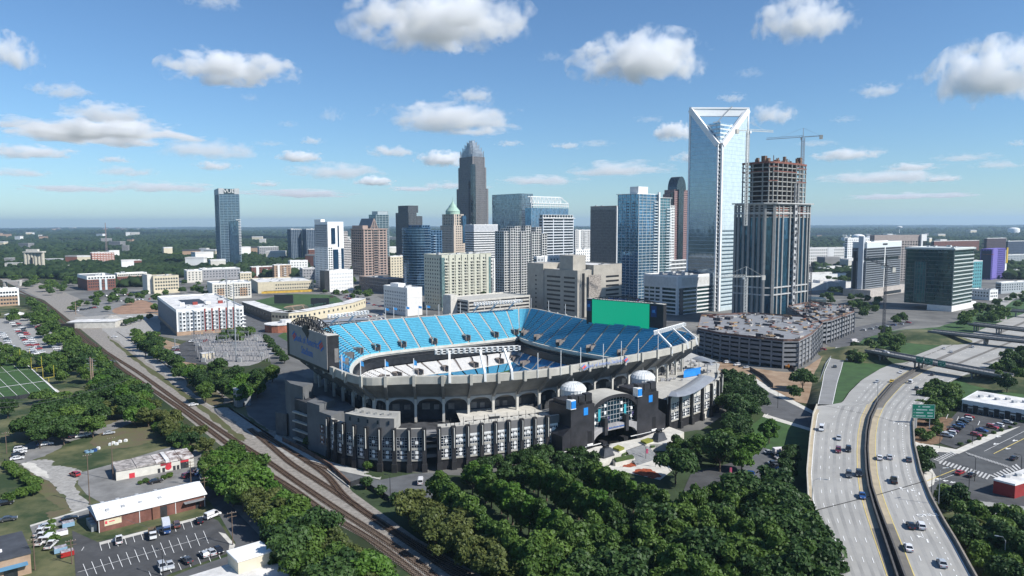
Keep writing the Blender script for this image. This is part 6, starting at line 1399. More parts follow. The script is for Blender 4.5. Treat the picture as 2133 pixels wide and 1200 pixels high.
def rowt(where, key, pts, n, z=6.0, s=(.9, 1.12), gz=0.0):
    P_ = [G(x, y, z).xy for x, y in pts]; L = [0]
    for a, b in zip(P_, P_[1:]): L.append(L[-1] + (b-a).length)
    for k in range(n):
        d = L[-1]*k/max(1, n-1); i = max(j for j in range(len(L)) if L[j] <= d + 1e-6); i = min(i, len(P_)-2); q = P_[i].lerp(P_[i+1], (d-L[i])/max(1e-6, L[i+1]-L[i]))
        kk = key if isinstance(key, str) else tr_.choice(key); tree(kk, (q.x + tr_.uniform(-.6, .6), q.y + tr_.uniform(-.6, .6)), tr_.uniform(*s), gz); TREES[-1][3] = where
def inpoly(p, Q):
    c = False; j = len(Q)-1
    for i in range(len(Q)):
        if (Q[i].y > p.y) != (Q[j].y > p.y) and p.x < (Q[j].x-Q[i].x)*(p.y-Q[i].y)/(Q[j].y-Q[i].y) + Q[i].x: c = not c
        j = i
    return c
def grove(where, keys, px, sp, z=5.0, s=(.8, 1.15), cap=99, gz=0.0):
    Q = [G(x, y, z).xy for x, y in px]; x0, x1 = min(p.x for p in Q), max(p.x for p in Q); y0, y1 = min(p.y for p in Q), max(p.y for p in Q); got = []; tries = 0
    while tries < 2500 and len(got) < cap:
        tries += 1; p = Vector((tr_.uniform(x0, x1), tr_.uniform(y0, y1)))
        if inpoly(p, Q) and all((p-q).length > sp for q in got): got.append(p)
    for p in got: tree(tr_.choice(keys), p, tr_.uniform(*s), gz); TREES[-1][3] = where
def one(where, key, px, s=1.0, z=5.0, gz=0.0): p = G(px[0], px[1], z); tree(key, p, s, gz); TREES[-1][3] = where
# the planted rows before the plaza
rowt('in the first planted row beside the loading yard', 'oval', [(915,1012),(1105,1165)], 13, 8.5, (.95, 1.15))
rowt('in the second planted row before the stadium', ('oval', 'ovalb'), [(985,980),(1200,1122)], 14, 8.5, (.95, 1.15))
rowt('in the third planted row before the stadium', ('oval', 'ovalb'), [(1110,975),(1295,1082)], 12, 8.5, (.95, 1.15))
rowt('in the short fourth row below the plaza steps', ('oval', 'ovalb'), [(1228,975),(1380,1045)], 9, 8.5, (.9, 1.08))
grove('in the dark shrub belt under the facade windows', ('shrub',), [(960,985),(1060,950),(1165,928),(1240,958),(1190,985),(1080,1000),(970,1005)], 5.0, 3, cap=30)
grove('in the thick grove at the bottom centre', ('oval', 'dark', 'round', 'oval'), [(1100,1165),(1150,1120),(1230,1085),(1400,1062),(1490,1025),(1600,1025),(1690,1090),(1735,1215),(1080,1215)], 6.2, 8, (.88, 1.2), 80)
grove('in the olive thicket between rails and planted rows', ('olive',), [(850,1058),(895,1050),(1005,1112),(1010,1160),(965,1155),(880,1100)], 5.0, 5, (.85, 1.15), 24)
rowt('beside the rails at the bottom', ('olive', 'bush'), [(1030,1195),(1060,1175),(1110,1195)], 4, 4)
grove('in the belt left of the rails below the stadium', ('bright', 'round', 'olive'), [(425,955),(480,935),(535,975),(615,1060),(610,1095),(540,1080),(465,1015)], 5.6, 6, (.8, 1.15), 28)
grove('in the belt between the rails and the alley', ('bright', 'round', 'dark', 'olive'), [(585,1108),(625,1095),(700,1130),(770,1170),(825,1235),(620,1235),(592,1165)], 5.6, 6, (.8, 1.15), 30)
# right side of the stadium
grove('in the dark clump hugging the right-hand facade', ('wide', 'dark'), [(1512,782),(1560,795),(1588,850),(1560,880),(1515,885),(1508,850)], 7.0, 6, (.8, 1.05), 16)
grove('below the right-hand facade windows', ('dark', 'shrub', 'round'), [(1400,922),(1440,908),(1520,895),(1560,905),(1530,940),(1470,955),(1405,945)], 6.2, 5, (.62, .85), 16)
one('standing alone right of the plaza steps', 'wide', (1408,968), 1.1, 7); one('just right of the plaza steps in front of the lawn', 'dark', (1500,945), 1.25, 7); one('on the bright lawn right of the stadium', 'bright', (1603,900), .95); one('beside the parked cars right of the plaza', 'bright', (1565,935), 1.05); one('behind the parked cars right of the plaza', 'bright', (1545,955), .9)
grove('in the shadow left of the elevated motorway', ('dark', 'wide'), [(1575,1000),(1640,1000),(1680,1060),(1700,1130),(1735,1210),(1640,1215),(1600,1100)], 6.2, 8, (.85, 1.2), 26)
rowt('in the thin row at the foot of the motorway wall', 'shrub', [(1648,940),(1640,990)], 4, 3)
one('alone on the dirt of the building site', 'wide', (1672,795), 1.05); one('beside the big one on the building site dirt', 'dark', (1655,812), .7)
grove('on the ivy mound at the end of the nearest bridge', ('shrub', 'bush'), [(1770,745),(1782,718),(1810,712),(1822,735),(1800,752)], 4.2, 4, (.8, 1.2), 14)
grove('on the bank above the motorway', ('dark', 'round'), [(1800,705),(1850,688),(1880,700),(1870,722),(1820,725)], 8, 6, (.7, 1), 12)
grove('right of the far motorway', ('dark', 'round'), [(2070,755),(2110,735),(2160,735),(2160,800),(2085,795)], 8, 6, (.8, 1.1), 14)
grove('beside the black and white building', ('round', 'olive', 'round'), [(1920,812),(1945,795),(1990,795),(1992,840),(1940,870),(1922,850)], 6.5, 5, (.7, .95), 14)
rowt('in the mulch strip by the green road sign', 'bush', [(1915,900),(1935,915),(1955,890),(1945,878)], 6, 1.5); rowt('along the edge of the small car park', 'bush', [(2000,925),(2060,905),(2130,878)], 9, .8, (.35, .5))
rowt('at the street corner under the motorway edge', 'shrub', [(1926,945),(1926,970)], 2, 3)
grove('in the bottom right corner', ('dark', 'round', 'olive'), [(1965,1025),(2000,1040),(2060,1080),(2150,1095),(2150,1215),(2060,1215),(1985,1110)], 6.8, 5, (.8, 1.1), 30)
grove('between the glass office and the motorway', ('round', 'dark'), [(2005,655),(2040,640),(2092,640),(2092,668),(2040,676),(2010,672)], 8, 5, (.8, 1.15), 14)
one('by the hotel entrance', 'wide', (1740,607), 1.15); grove('along the front of the hotel podium', ('dark', 'shrub'), [(1758,628),(1800,632),(1840,640),(1835,650),(1770,642)], 8, 4, (.8, 1.1), 8)
# left side
grove('in the dark wood left of the rails', ('dark', 'wide', 'round'), [(52,880),(110,850),(195,838),(215,862),(205,880),(130,905),(70,905)], 7.5, 6, (.85, 1.1), 18)
grove('in the wood between pitch and rails', ('round', 'dark', 'bright', 'olive'), [(190,805),(235,785),(318,815),(320,862),(265,872),(225,855)], 7, 6, (.85, 1.15), 18)
grove('in the long wood along the upper rails', ('round', 'dark', 'olive'), [(62,628),(90,640),(160,705),(242,770),(232,800),(150,775),(112,722),(62,655)], 6.5, 5, (.75, 1.1), 52)
grove('in the overgrown hedge right of the gravel yard', ('bush', 'shrub', 'bush', 'olive'), [(290,868),(330,862),(445,935),(450,975),(425,950),(355,920)], 4.0, 2, (.7, 1.1), 34)
grove('in the wood right of the rails before the substation', ('round', 'bright', 'dark'), [(262,685),(330,700),(352,742),(420,765),(520,775),(572,775),(575,795),(500,830),(432,828),(350,770),(290,725)], 7, 5, (.75, 1.1), 44)
grove('behind the substation', ('round', 'olive'), [(455,695),(530,684),(532,702),(462,705)], 8, 5, (.8, 1), 8); rowt('in the hedge right of the substation', 'shrub', [(552,705),(575,728),(592,748)], 6, 3); one('beside the gravel lot', 'shrub', (296,708), 1.2, 3); one('on the gravel lot', 'shrub', (308,700), 1, 3)
rowt('on the gravel lot beyond the rails', 'shrub', [(262,672),(285,664),(310,660)], 5, 3)
grove('around the training pitch fence', ('round', 'dark'), [(80,745),(120,740),(140,765),(128,790),(100,765)], 7, 5, (.7, 1), 10); rowt('near the pitch corner', 'wide', [(85,825),(120,830)], 2, 4, (.7, .8)); rowt('by the pale car park', 'round', [(0,720),(25,728),(45,735),(5,745)], 5, 5, (.7, .9)); one('in the far left corner of the meadow', 'dark', (15,850), .8)
rowt('in the hedge bounding the meadow', 'bush', [(12,968),(40,990),(75,1012),(70,1025),(20,1040)], 14, 1, (.7, 1.1))
rowt('between the small cars and vans', 'bush', [(108,1090),(106,1110),(112,1125)], 4, 1, (.6, .8))
rowt('before the stadium service gate', 'bush', [(768,972),(790,970)], 2, 1.6, (1, 1.15)); one('in the shade at the foot of the ramp tower', 'shrub', (650,918), .9, 3)
rowt('along the loading yard fence', 'ball', [(764,1008),(786,1018),(822,1042)], 3, 2, (.95, 1.15))
grove('in the old trees beyond the dirt lot', ('wide', 'dark'), [(88,588),(150,578),(158,600),(135,610),(95,608)], 10, 6, (.9, 1.25), 10); grove('by the rail bridge', ('dark', 'round'), [(20,575),(60,572),(85,585),(80,600),(40,590)], 10, 6, (.8, 1.1), 9)
rowt('in the lot before the brick flats', ('olive', 'bright', 'round'), [(150,640),(175,622),(215,610),(252,612),(300,618),(222,640)], 7, 5, (.7, 1))
rowt('around the cream office', ('round', 'dark'), [(300,612),(325,613),(400,600),(415,606),(428,612)], 6, 5, (.8, 1.1)); one('before the ballpark scoreboard', 'dark', (566,598), 1.3, 7); one('at the edge of the city car park', 'round', (733,586), 1.35, 6); one('yellowish one in the city car park', 'olive', (745,610), 1.2, 5)
rowt('on the roof garden below the pale green slab', 'shrub', [(930,611),(952,608),(975,610),(995,607),(1008,612)], 7, 16, (.7, .9), 13.3)
rowt('on the roof garden of the low white office', 'bush', [(1447,560),(1470,557),(1488,560)], 5, 40, (.9, 1.2), 38.5)
grove('in the dark belt behind the brick flats', ('dark', 'wide'), [(130,560),(200,548),(300,535),(440,520),(440,560),(380,572),(310,560),(200,565)], 15, 6, (.9, 1.3), 40)
grove('between the flats and the ballpark', ('dark', 'round'), [(500,530),(600,520),(645,525),(640,545),(560,548),(505,545)], 15, 6, (.8, 1.1), 14)
grove('by the convention halls', ('dark', 'round'), [(1700,590),(1730,572),(1770,570),(1772,590)], 12, 6, (.8, 1.1), 7)
rowt('by the small white-roofed building', 'bush', [(290,1003),(318,1000),(340,994),(352,990)], 5, 1, (.4, .6))
for where, px, sp, cap in (('in the streets round the brick flats', [(140,640),(170,615),(240,600),(330,600),(330,620),(240,625)], 13, 16), ('between dirt lot and ballpark', [(300,640),(430,620),(500,628),(500,645),(440,650),(330,640)], 12, 14), ('along the far terrace streets', [(380,585),(520,582),(660,575),(660,590),(520,600),(385,598)], 13, 22), ('in the city car park streets', [(655,600),(735,588),(840,600),(800,630),(700,612)], 16, 12), ('among the far city blocks', [(600,545),(660,540),(850,560),(850,585),(720,575),(640,560)], 16, 18), ('round the hotel and glass office', [(1700,615),(1760,600),(1890,640),(1880,665),(1800,655)], 14, 14), ('right of the glass office', [(2030,640),(2140,600),(2140,625),(2060,645)], 12, 10), ('at the far left lots', [(-20,640),(60,645),(60,662),(-20,660)], 11, 10), ('behind the training pitch', [(-20,735),(60,738),(62,748),(-20,752)], 8, 8), ('beyond the far left lots', [(-20,560),(150,545),(300,560),(160,575),(20,590)], 17, 22)):
    grove(where, ('round', 'dark', 'olive'), px, sp, 6, (.6, 1.0), cap)
isbush = lambda t: t[0] in ('bush', 'ball', 'shrub') and SP[t[0]][2]*t[2] < 7
order = sorted([i for i, t in enumerate(TREES) if not isbush(t)], key=lambda i: -TREES[i][2]*SP[TREES[i][0]][2]/TREES[i][1].length)
REST = set(order[300:])
if REST:                                                            # smaller trees past the 300 largest: one object
    vs = []
    for i in sorted(REST):
        key, p, s, _ = TREES[i]; kinds, r, h, hc, words = SP[key]; cm = kinds[i % len(kinds)][0]; v = np.empty(len(cm.vertices)*3); cm.vertices.foreach_get('co', v); v = v.reshape(-1, 3); q = v[:NLEAF[cm.name]*4].reshape(-1, 4, 3)[::2]; c = q.mean(1, keepdims=True); v = (c + (q - c)*1.35).reshape(-1, 3)
        a = tr_.uniform(0, 6.28); c_, s_ = math.cos(a), math.sin(a); vs.append(np.stack([v[:, 0]*c_ - v[:, 1]*s_, v[:, 0]*s_ + v[:, 1]*c_, v[:, 2]], 1)*s + np.array([p.x, p.y, p.z + hc*s*.6]))
    V = np.concatenate(vs).astype(np.float32); n = len(V)//4; me = bpy.data.meshes.new('woodland'); me.vertices.add(len(V)); me.vertices.foreach_set('co', V.ravel()); me.loops.add(len(V)); me.loops.foreach_set('vertex_index', np.arange(len(V), dtype=np.int32)); me.polygons.add(n); me.polygons.foreach_set('loop_start', np.arange(0, len(V), 4, dtype=np.int32)); me.polygons.foreach_set('loop_total', np.full(n, 4, np.int32)); me.update(calc_edges=True)
    me.materials.append(LM[1]); me.materials.append(LM[0]); me.polygons.foreach_set('material_index', (np.arange(n)//2300 % 2).astype(np.int32)); o = link('woodland', me); o['kind'] = 'stuff'
cnt = {}
for i, t in enumerate(TREES):
    if i not in REST: cnt.setdefault(t[3], []).append(i)
for where, ids in cnt.items():
    ids.sort(key=lambda i: pix(TREES[i][1])[0])
    for k, i in enumerate(ids):
        key, p, s, _ = TREES[i]; kinds, r, h, hc, words = SP[key]; cm, tm = kinds[tr_.randrange(len(kinds))]
        kind = 'bush' if key in ('bush', 'ball', 'shrub') and h*s < 7 else 'tree'
        lab = f'{words} {kind} {where}' if len(ids) == 1 else f'{words} {kind}, {ordn(k)}, {where}'
        if len(lab.split()) > 16: lab = ' '.join(lab.replace(' from the left', '').split()[:16])
        o = thing(kind, lab, kind, p, tr_.uniform(0, 6.28), kind + 's ' + where if len(ids) > 1 else None); o.scale = (s*tr_.uniform(.93, 1.07), s*tr_.uniform(.93, 1.07), s)
        c = link('crown', cm, o); c.location = (0, 0, hc); link('trunk', tm, o)
NTREES = len(TREES)

# ---------------------------------------------------------------- far woods, as one mass to the horizon
def blob(n, rng):
    import bmesh
    bm = bmesh.new(); bmesh.ops.create_icosphere(bm, subdivisions=n, radius=1.0); v = np.array([x.co[:] for x in bm.verts]); bm.verts.index_update(); f = np.array([[q.index for q in x.verts] for x in bm.faces]); bm.free()
    v = v*(1 + rng.normal(size=(len(v), 1))*(.20 if n > 1 else .14)); v[:, 2] = v[:, 2]*.75; return v, f
def forest(name, pts, n, seed, mat, sz):
    rng = np.random.default_rng(seed); base = [blob(n, rng) for _ in range(5)]; N_ = len(pts); V, Fc = [], []; off = 0
    which = rng.integers(0, 5, N_)
    for k in range(5):
        P_ = pts[which == k]; v, f = base[k]; m = len(P_)
        if not m: continue
        r = sz*(.6 + .8*rng.random(m)); a = rng.uniform(0, 6.28, m); c, s = np.cos(a)[:, None], np.sin(a)[:, None]
        x = v[None, :, 0]*c - v[None, :, 1]*s; y = v[None, :, 0]*s + v[None, :, 1]*c; z = np.repeat(v[None, :, 2], m, 0)
        vv = np.stack([x*r[:, None] + P_[:, 0:1], y*r[:, None] + P_[:, 1:2], z*r[:, None] + P_[:, 2:3] + r[:, None]*.75], -1).reshape(-1, 3)
        ff = (f[None] + (np.arange(m)*len(v))[:, None, None] + off).reshape(-1, 3); V.append(vv); Fc.append(ff); off += len(vv)
    V = np.concatenate(V).astype(np.float32); Fc = np.concatenate(Fc).astype(np.int32); me = bpy.data.meshes.new(name); me.vertices.add(len(V)); me.vertices.foreach_set('co', V.ravel())
    me.loops.add(Fc.size); me.loops.foreach_set('vertex_index', Fc.ravel()); me.polygons.add(len(Fc)); me.polygons.foreach_set('loop_start', np.arange(0, Fc.size, 3, dtype=np.int32)); me.polygons.foreach_set('loop_total', np.full(len(Fc), 3, np.int32))
    me.update(calc_edges=True); me.materials.append(mat); o = link(name, me); o['kind'] = 'stuff'; return o
fm = pm('forest_green', (.010, .024, .010), .95, .1, .012, detail=6, spec=.1, col2=(.036, .060, .022))
rng = np.random.default_rng(5)
def noise2(x, y, s): return np.sin(x*s*1.3 + 1.7*np.sin(y*s*.9)) + np.sin(y*s*1.1 - 1.3*np.sin(x*s*.7 + 2)) + .6*np.sin((x+y)*s*2.3 + .7)
def scatter(n, d0, d1, half):
    d = np.sqrt(rng.uniform(d0**2, d1**2, n)); px = rng.uniform(-120, 2260, n); x = (px-1066)/F*d; return np.stack([x, d], 1), px
def clear(xy, px, thr): 
    x, y = xy[:, 0], xy[:, 1]; k = noise2(x, y, .004) + .6*noise2(x, y, .011); return k > thr
KEEP = []
a, px = scatter(15000, 760, 1250, 1); ok = clear(a, px, .35) & (((px < 560) & (a[:, 1] > 1020)) | ((px > 1700) & (px < 1775) & (a[:, 1] > 1120)) | ((px > 2100) & (a[:, 1] > 1000))); KEEP.append(a[ok])
a, px = scatter(24000, 1250, 2300, 1); ok = clear(a, px, -.75) & ((px < 640) | (px > 1700) | (a[:, 1] > 1900)); KEEP.append(a[ok])
n1 = np.concatenate(KEEP); n1 = np.concatenate([n1, np.zeros((len(n1), 1))], 1)
forest('forest', n1, 2, 1, fm, 6.8)
def hillv(x, y):
    r = np.hypot(x, y); k = np.clip((r - 1900)/3500, 0, 1); return k*(13*np.sin(x*.00061 + 1)*np.cos(y*.0005) + 9*np.sin(x*.0017 + y*.0011) + 6*np.sin(y*.0031 - x*.0023) - 10)
a, px = scatter(62000, 2300, 7500, 1); ok = clear(a, px, -1.3); a = a[ok]; forest('forest', np.concatenate([a, hillv(a[:, 0], a[:, 1])[:, None]], 1), 1, 2, fm, 9.5)
a, px = scatter(45000, 7500, 23500, 1); forest('forest', np.concatenate([a, hillv(a[:, 0], a[:, 1])[:, None] - 4], 1), 1, 3, fm, 22)
# ---------------------------------------------------------------- low buildings
ph, p4 = R(32), R(41)
b = Bd('apartment_block', 'white and grey apartment block with dark red balcony recesses beside the substation', 'apartment block', 328, 367, 507, 648, 595, ph)
gs = pm('grey_siding', (.33, .36, .38), .8, .08); b.mass('wall', white); b.box('grey_panel', -.1, .5, 0, .05, b.l-.5, b.h-1.5, pm('shade_toned_panel', (.17, .18, .20), .8))  # dark sheet on the left face paints that side's shade
redp = pm('dark_red_panel', (.25, .045, .035), .7, .15)
for k in range(9):
    x = b.w*(.03 + .107*k); b.box('bay_panel', x, -.35, 3.5, x+b.w*.05, .1, b.h-1, gs)
    if k >= 3 and k < 8: b.box('red_recess', x+b.w*.052, -.2, 2, x+b.w*.075, .12, b.h+.6, redp); b.balconies(white, 'r', x+b.w*.077, x+b.w*.105, 4, b.h-1, 3.2, 1.3)
b.windows('r', b.w*.03, b.w*.99, 3.4, b.h-1.2, 18, 5, 1.3, 1.7, frame=white, proud=.42); b.mass('base_course', tanbrick, z1=3.2, rect=(-.15, -.15, b.w+.1, b.l)); b.roof(units=6)
for k in range(4): x = b.w*(.15 + .2*k); b.box('roof_stair', x, b.l*.3, b.h, x+4, b.l*.3+3, b.h+2.6, redp if k % 2 else white)
b.box('courtyard', b.w*.25, b.l*.35, b.h+.09, b.w*.6, b.l*.7, b.h+.14, dark)
for k in range(4): z = 3.6 + k*3.1; b.box('side_balcony', b.w-1, -1.4, z, b.w+1.6, 3, z+.3, white)
b = Bd('apartment_block', 'cream and white flat-roofed apartment block behind the red-recessed one', 'apartment block', 431, 442, 523, 592, 885, ph); b.mass('wall', pm('pale_render', (.62, .59, .52), .85, .08)); b.box('brick_bay', b.w*.12, -.3, 3, b.w*.3, .1, b.h*.7, tanbrick); b.box('brick_bay', b.w*.7, -.3, 3, b.w*.9, .1, b.h*.7, tanbrick)
b.windows('r', 2, b.w-1, 3, b.h-1, 14, 5, 1.7, 1.7, proud=.36); b.balconies(white, 'r', b.w*.45, b.w*.5, 4, b.h, 3.1); b.roof(units=7); b.box('entrance_canopy', 0, -2, 4, b.w*.3, 0, 4.6, white)
b = Bd('ballpark_offices', 'long cream two-storey building with a pale roof beyond the ballpark', 'building', 522, 537, 653, 590, 965, R(26)); b.mass('wall', cream); b.windows('r', b.w*.3, b.w-1, 3.5, b.h-1, 16, 2, 1.8, 1.8); b.roof(units=8, pm_=cream); b.box('yellow_hoarding', b.w*.05, -6, 0, b.w*.98, -5.6, 3, pm('yellow_sign', (.5, .32, .05), .7, .3)); b.box('dark_verandah', b.w*.1, -5, 0, b.w*.95, -.1, 3.2, dark)
b = Bd('brick_flats', 'dark red brick flats with a white top storey, nearer wing', 'apartment block', 161, 181, 240, 577, 1015, p4); b.mass('wall', redbrick, z1=b.h-4); b.mass('top_storey', white, z0=b.h-4, rect=(-.1, -.1, b.w, b.l)); b.windows('r', 1, b.w-1, 3, b.h-4.5, 12, 3, 1.6, 1.9, proud=.2); b.windows('r', 1, b.w-1, b.h-4, b.h, 9, 1, 2.6, 2.2, proud=.2); b.roof(roofg, units=4); b.box('glass_stair', b.w*.42, -.5, 0, b.w*.5, .1, b.h-4, pale_gl); b.box('glass_stair', b.w*.62, -.5, 0, b.w*.7, .1, b.h-4, pale_gl); b.box('roof_turret', b.w*.55, 3, b.h, b.w*.65, 8, b.h+4, white)
b = Bd('brick_flats', 'dark red brick flats with a white top storey, farther wing', 'apartment block', 238, 244, 306, 571, 1090, p4); b.mass('wall', redbrick, z1=b.h-4); b.mass('top_storey', pm('pale_render', (.62, .59, .52)), z0=b.h-4, rect=(-.1, -.1, b.w, b.l)); b.windows('r', 1, b.w-1, b.h-4, b.h, 16, 1, 1.8, 2, proud=.2); b.windows('r', 1, b.w-1, 3, b.h-5, 14, 2, 1.5, 1.8); b.roof(roofg, units=3)
b = Bd('office_building', 'square cream four-storey office with rows of paired windows', 'office building', 306, 319, 372, 577, 965, p4); b.mass('wall', cream); b.windows('r', 1.5, b.w-1, 4, b.h-1, 9, 4, 2.2, 2.2); b.box('blank_wing', -6, b.l*.2, 0, -.1, b.l, b.h+3, pm('pale_render', (.62, .59, .52))); b.roof(roofg, units=3, pm_=cream); b.box('base_shop', 0, -2.2, 0, b.w, -.1, 3.4, cream)
b = Bd('office_building', 'brick-red office with white window bands before the far woods', 'office building', 187, 191, 238, 527, 1643, p4); b.facade(pm('brick_bands', (.34, .15, .11), .85), white, floor=4.2, th=2.6, bay=6, pw=1.6); b.roof(units=3)
b = Bd('warehouse', 'low long white-roofed warehouse in front of the dark wood', 'warehouse', 236, 238, 358, 523, 1900, R(34)); b.h = 8; b.mass('wall', conc_l); b.roof(units=8)
b = Bd('brick_shed', 'small red brick block among the dark trees', 'building', 270, 273, 295, 543, 1560, R(34)); b.mass('wall', redbrick); b.roof(roofg, units=1)
b = Bd('apartment_block', 'white and brick apartment block cut by the left edge of the picture', 'apartment block', -120, -70, 39, 608, 800, p4); b.mass('wall', white); b.box('brick_base', -.1, -.25, 0, b.w*.97, 0, b.h*.6, tanbrick); b.windows('r', b.w*.45, b.w*.97, 1, b.h-1, 9, 4, 2, 1.9, proud=.35); b.roof(units=4); b.box('roof_stair', b.w*.7, 4, b.h, b.w*.8, 8, b.h+3, white)
for xl, xc, xr, yt, d, m, lab, adj in ((383, 389, 421, 565, 1150, pm('pale_render', (.62, .59, .52)), 'beige apartment wing at the left end of the far terrace', 0), (414, 421, 500, 562, 1205, pm('grey_render', (.30, .30, .31), .85), 'long grey apartment wing of the far terrace below the lone tower', 0), (497, 500, 524, 569, 1130, cream, 'pale yellow apartment wing of the far terrace', 0), (520, 524, 571, 557, 1260, redbrick, 'white and red-brick flats right of the lone tower', 1), (567, 571, 606, 553, 1235, tanbrick, 'brick flats with black balconies right of the white and red ones', 1), (600, 604, 641, 544, 1300, white, 'white stepped flats left of the white tower', 0), (624, 630, 656, 560, 1150, pm('grey_render', (.30, .30, .31)), 'grey flats at the foot of the white tower', 0), (536, 540, 580, 515, 1980, pm('grey_slab', (.28, .28, .28), .8), 'wide grey office slab among the trees behind the flats', 0), (640, 643, 657, 520, 1700, redbrick, 'small brick block under the twin blue blocks', 0), (808, 813, 844, 535, 1130, cream, 'plain pale block right of the brown gabled tower', 0), (1012, 1018, 1066, 540, 960, gw_, 'white gridded low block between two pale towers', 1), (1112, 1118, 1196, 536, 830, pm('pale_grey_block', (.46, .48, .49), .7), 'pale grey glass-roofed block behind the beige offices', 1), (1195, 1198, 1232, 480, 1500, pm('black_white', (.42, .42, .41), .7), 'dark office block with white bands behind the grey-brown tower', 1), (1195, 1199, 1232, 520, 1200, white, 'low white block at the foot of the grey-brown tower', 0)):
    b = Bd('city_block', lab, 'building', xl, xc, xr, yt, d, ph if xc < 800 else PHI); b.mass('wall', m); nx = max(4, int(b.w/5)); nz = max(2, int(b.h/4.5)); b.winstuff('r', 1, b.w-1, 3, b.h-1, nx, nz, 2.0, 1.9); b.winstuff('l', .5, b.l-.5, 3, b.h-1, 4, nz, 1.6, 1.8); b.roof(roofw if m is not redbrick else roofg, units=4)
    if adj: b.balconies(white, 'r', b.w*.55, b.w*.7, 4, b.h-2, 3.2); b.box('white_bay', b.w*.2, -.6, 2, b.w*.32, .1, b.h+.8, white)
# silos
t = thing('grain_silo', 'cluster of tall pale concrete grain silos at the far left', 'silo', G(72, 562, 0)); o = t.location; cs = pm('silo_concrete', (.46, .43, .35), .85, .12)
for k in range(6): mb = MB(); mb.cyl((-16 + 6.6*k, -2 + .8*k), 3.6, 0, 3.6, 36, 14); mb.build('silo_cylinder', cs, t)
mb = MB(); mb.box(-19, -6, 36, 21, 8, 38.5); mb.box(-14, -3, 38.5, 10, 4, 43); mb.build('silo_head', conc_l, t); mb = MB(); mb.box(-2, -6.2, 0, 1, -5, 26); mb.build('dark_gap', dark, t)
for i, (px, py, d, w, h, lab) in enumerate(((20, 540, 1650, 16, 18, 'narrow grey elevator building left of the silos'), (110, 545, 1700, 40, 14, 'grey apartment terrace right of the silos'), (30, 555, 1550, 30, 12, 'pale shed at the foot of the silos'), (130, 556, 1500, 34, 9, 'low white shed in trees right of the silos'), (8, 520, 2100, 20, 9, 'small yellow roofed shed at the far left edge'))):
    p = Dp(px, py, d); t = thing('shed', lab, 'building', (p.x, d, 0), .2); mb = MB(); mb.box(-w/2, -8, 0, w/2, 8, h); mb.build('wall', (conc_d, gs, conc_l, white, cream)[i], t); mb = MB(); mb.box(-w/2-.4, -8.4, h, w/2+.4, 8.4, h+.6); mb.build('roof', roofw, t)
# right-hand side
b = Bd('apartment_block', 'long white apartment block right of the unfinished tower', 'apartment block', 1676, 1684, 1781, 517, 1500, R(12)); b.mass('wall', pm('bright_render', (.72, .71, .68), .8, .06)); b.winstuff('r', 1, b.w-1, 2, b.h-1, 22, 6, 2.2, 2.4); b.roof(units=6); b.box('blank_bay', b.w*.42, -.5, 0, b.w*.55, .1, b.h+1.5, white)
for xl, xc, xr, yt, d, lab in ((1640, 1650, 1772, 575, 1120, 'wide white convention hall with a flat roof, farther one'), (1660, 1690, 1780, 592, 980, 'white convention hall with square towers, nearer one'), (1700, 1715, 1775, 560, 1300, 'white hall with a low curved roof behind the convention halls')):
    b = Bd('convention_hall', lab, 'hall', xl, xc, xr, yt, d, R(20)); b.mass('wall', white); b.roof(units=10); b.box('roof_step', b.w*.3, b.l*.3, b.h, b.w*.7, b.l*.8, b.h+4, roofw)
    if 'towers' in lab:
        for fx in (.35, .62): b.box('square_tower', b.w*fx, -2, 0, b.w*(fx+.15), 6, b.h+3, pm('bright_render', (.72, .71, .68)))
    else: b.winstuff('r', 2, b.w-2, 1, b.h*.4, 12, 1, 3, 2)
t = thing('dark_hall', 'low dark rounded hall beside the construction site', 'hall', G(1697, 640, 0)); mb = MB(); mb.lathe((0, 14, 0), [(17, 0), (17, 8), (16, 9), (0, 9.6)], 24); mb.build('wall', pm('dark_cladding', (.03, .045, .05), .5, .3), t)
b = Bd('hotel', 'grey hotel slab with a pale fin tower and white attic', 'hotel', 1776, 1806, 1878, 506, 900); hg = pm('hotel_grey', (.21, .23, .25), .7, .1); zt = b.zy(517)
b.facade(hg, dark_gl, z1=b.zy(545), z0=b.zy(610), rect=(0, 0, b.w, b.l), floor=2.9, th=1.1, bay=3, pw=.35); b.facade(hg, dark_gl, z0=b.zy(538), z1=zt, floor=2.9, th=1.1, bay=3, pw=.35); b.mass('recessed_floor', dark_gl, z0=b.zy(545), z1=b.zy(538), rect=(2, 2, b.w-2, b.l-2)); b.mass('attic', pm('attic_white', (.58, .62, .63), .6, .05), z0=zt, rect=(1, .2, b.w+1, b.l)); b.box('fin_tower', -3, 3, 0, 1, 9, b.zy(492), pm('fin_pale', (.52, .55, .58), .6, .05)); b.box('white_mullion', b.w*.5, -.35, b.zy(610), b.w*.52, .1, zt, white)
for k in range(3): b.box('dark_recess', -.2, 12 + k*(b.l-16)/3, b.zy(608), .1, 15 + k*(b.l-16)/3, zt-4, dark)
b.box('name_panel', b.w*.45, -.1, zt+3, b.w*.58, .3, b.h-1.5, dark); b.box('podium', -8, -10, 0, b.w*1.15, b.l+6, 9, pm('podium_pale', (.42, .38, .34), .8)); b.box('podium_glass', b.w*.3, -10.2, 1, b.w*.8, -9.9, 5, dark_gl); b.roof(units=3, rect=(1, .2, b.w+1, b.l))
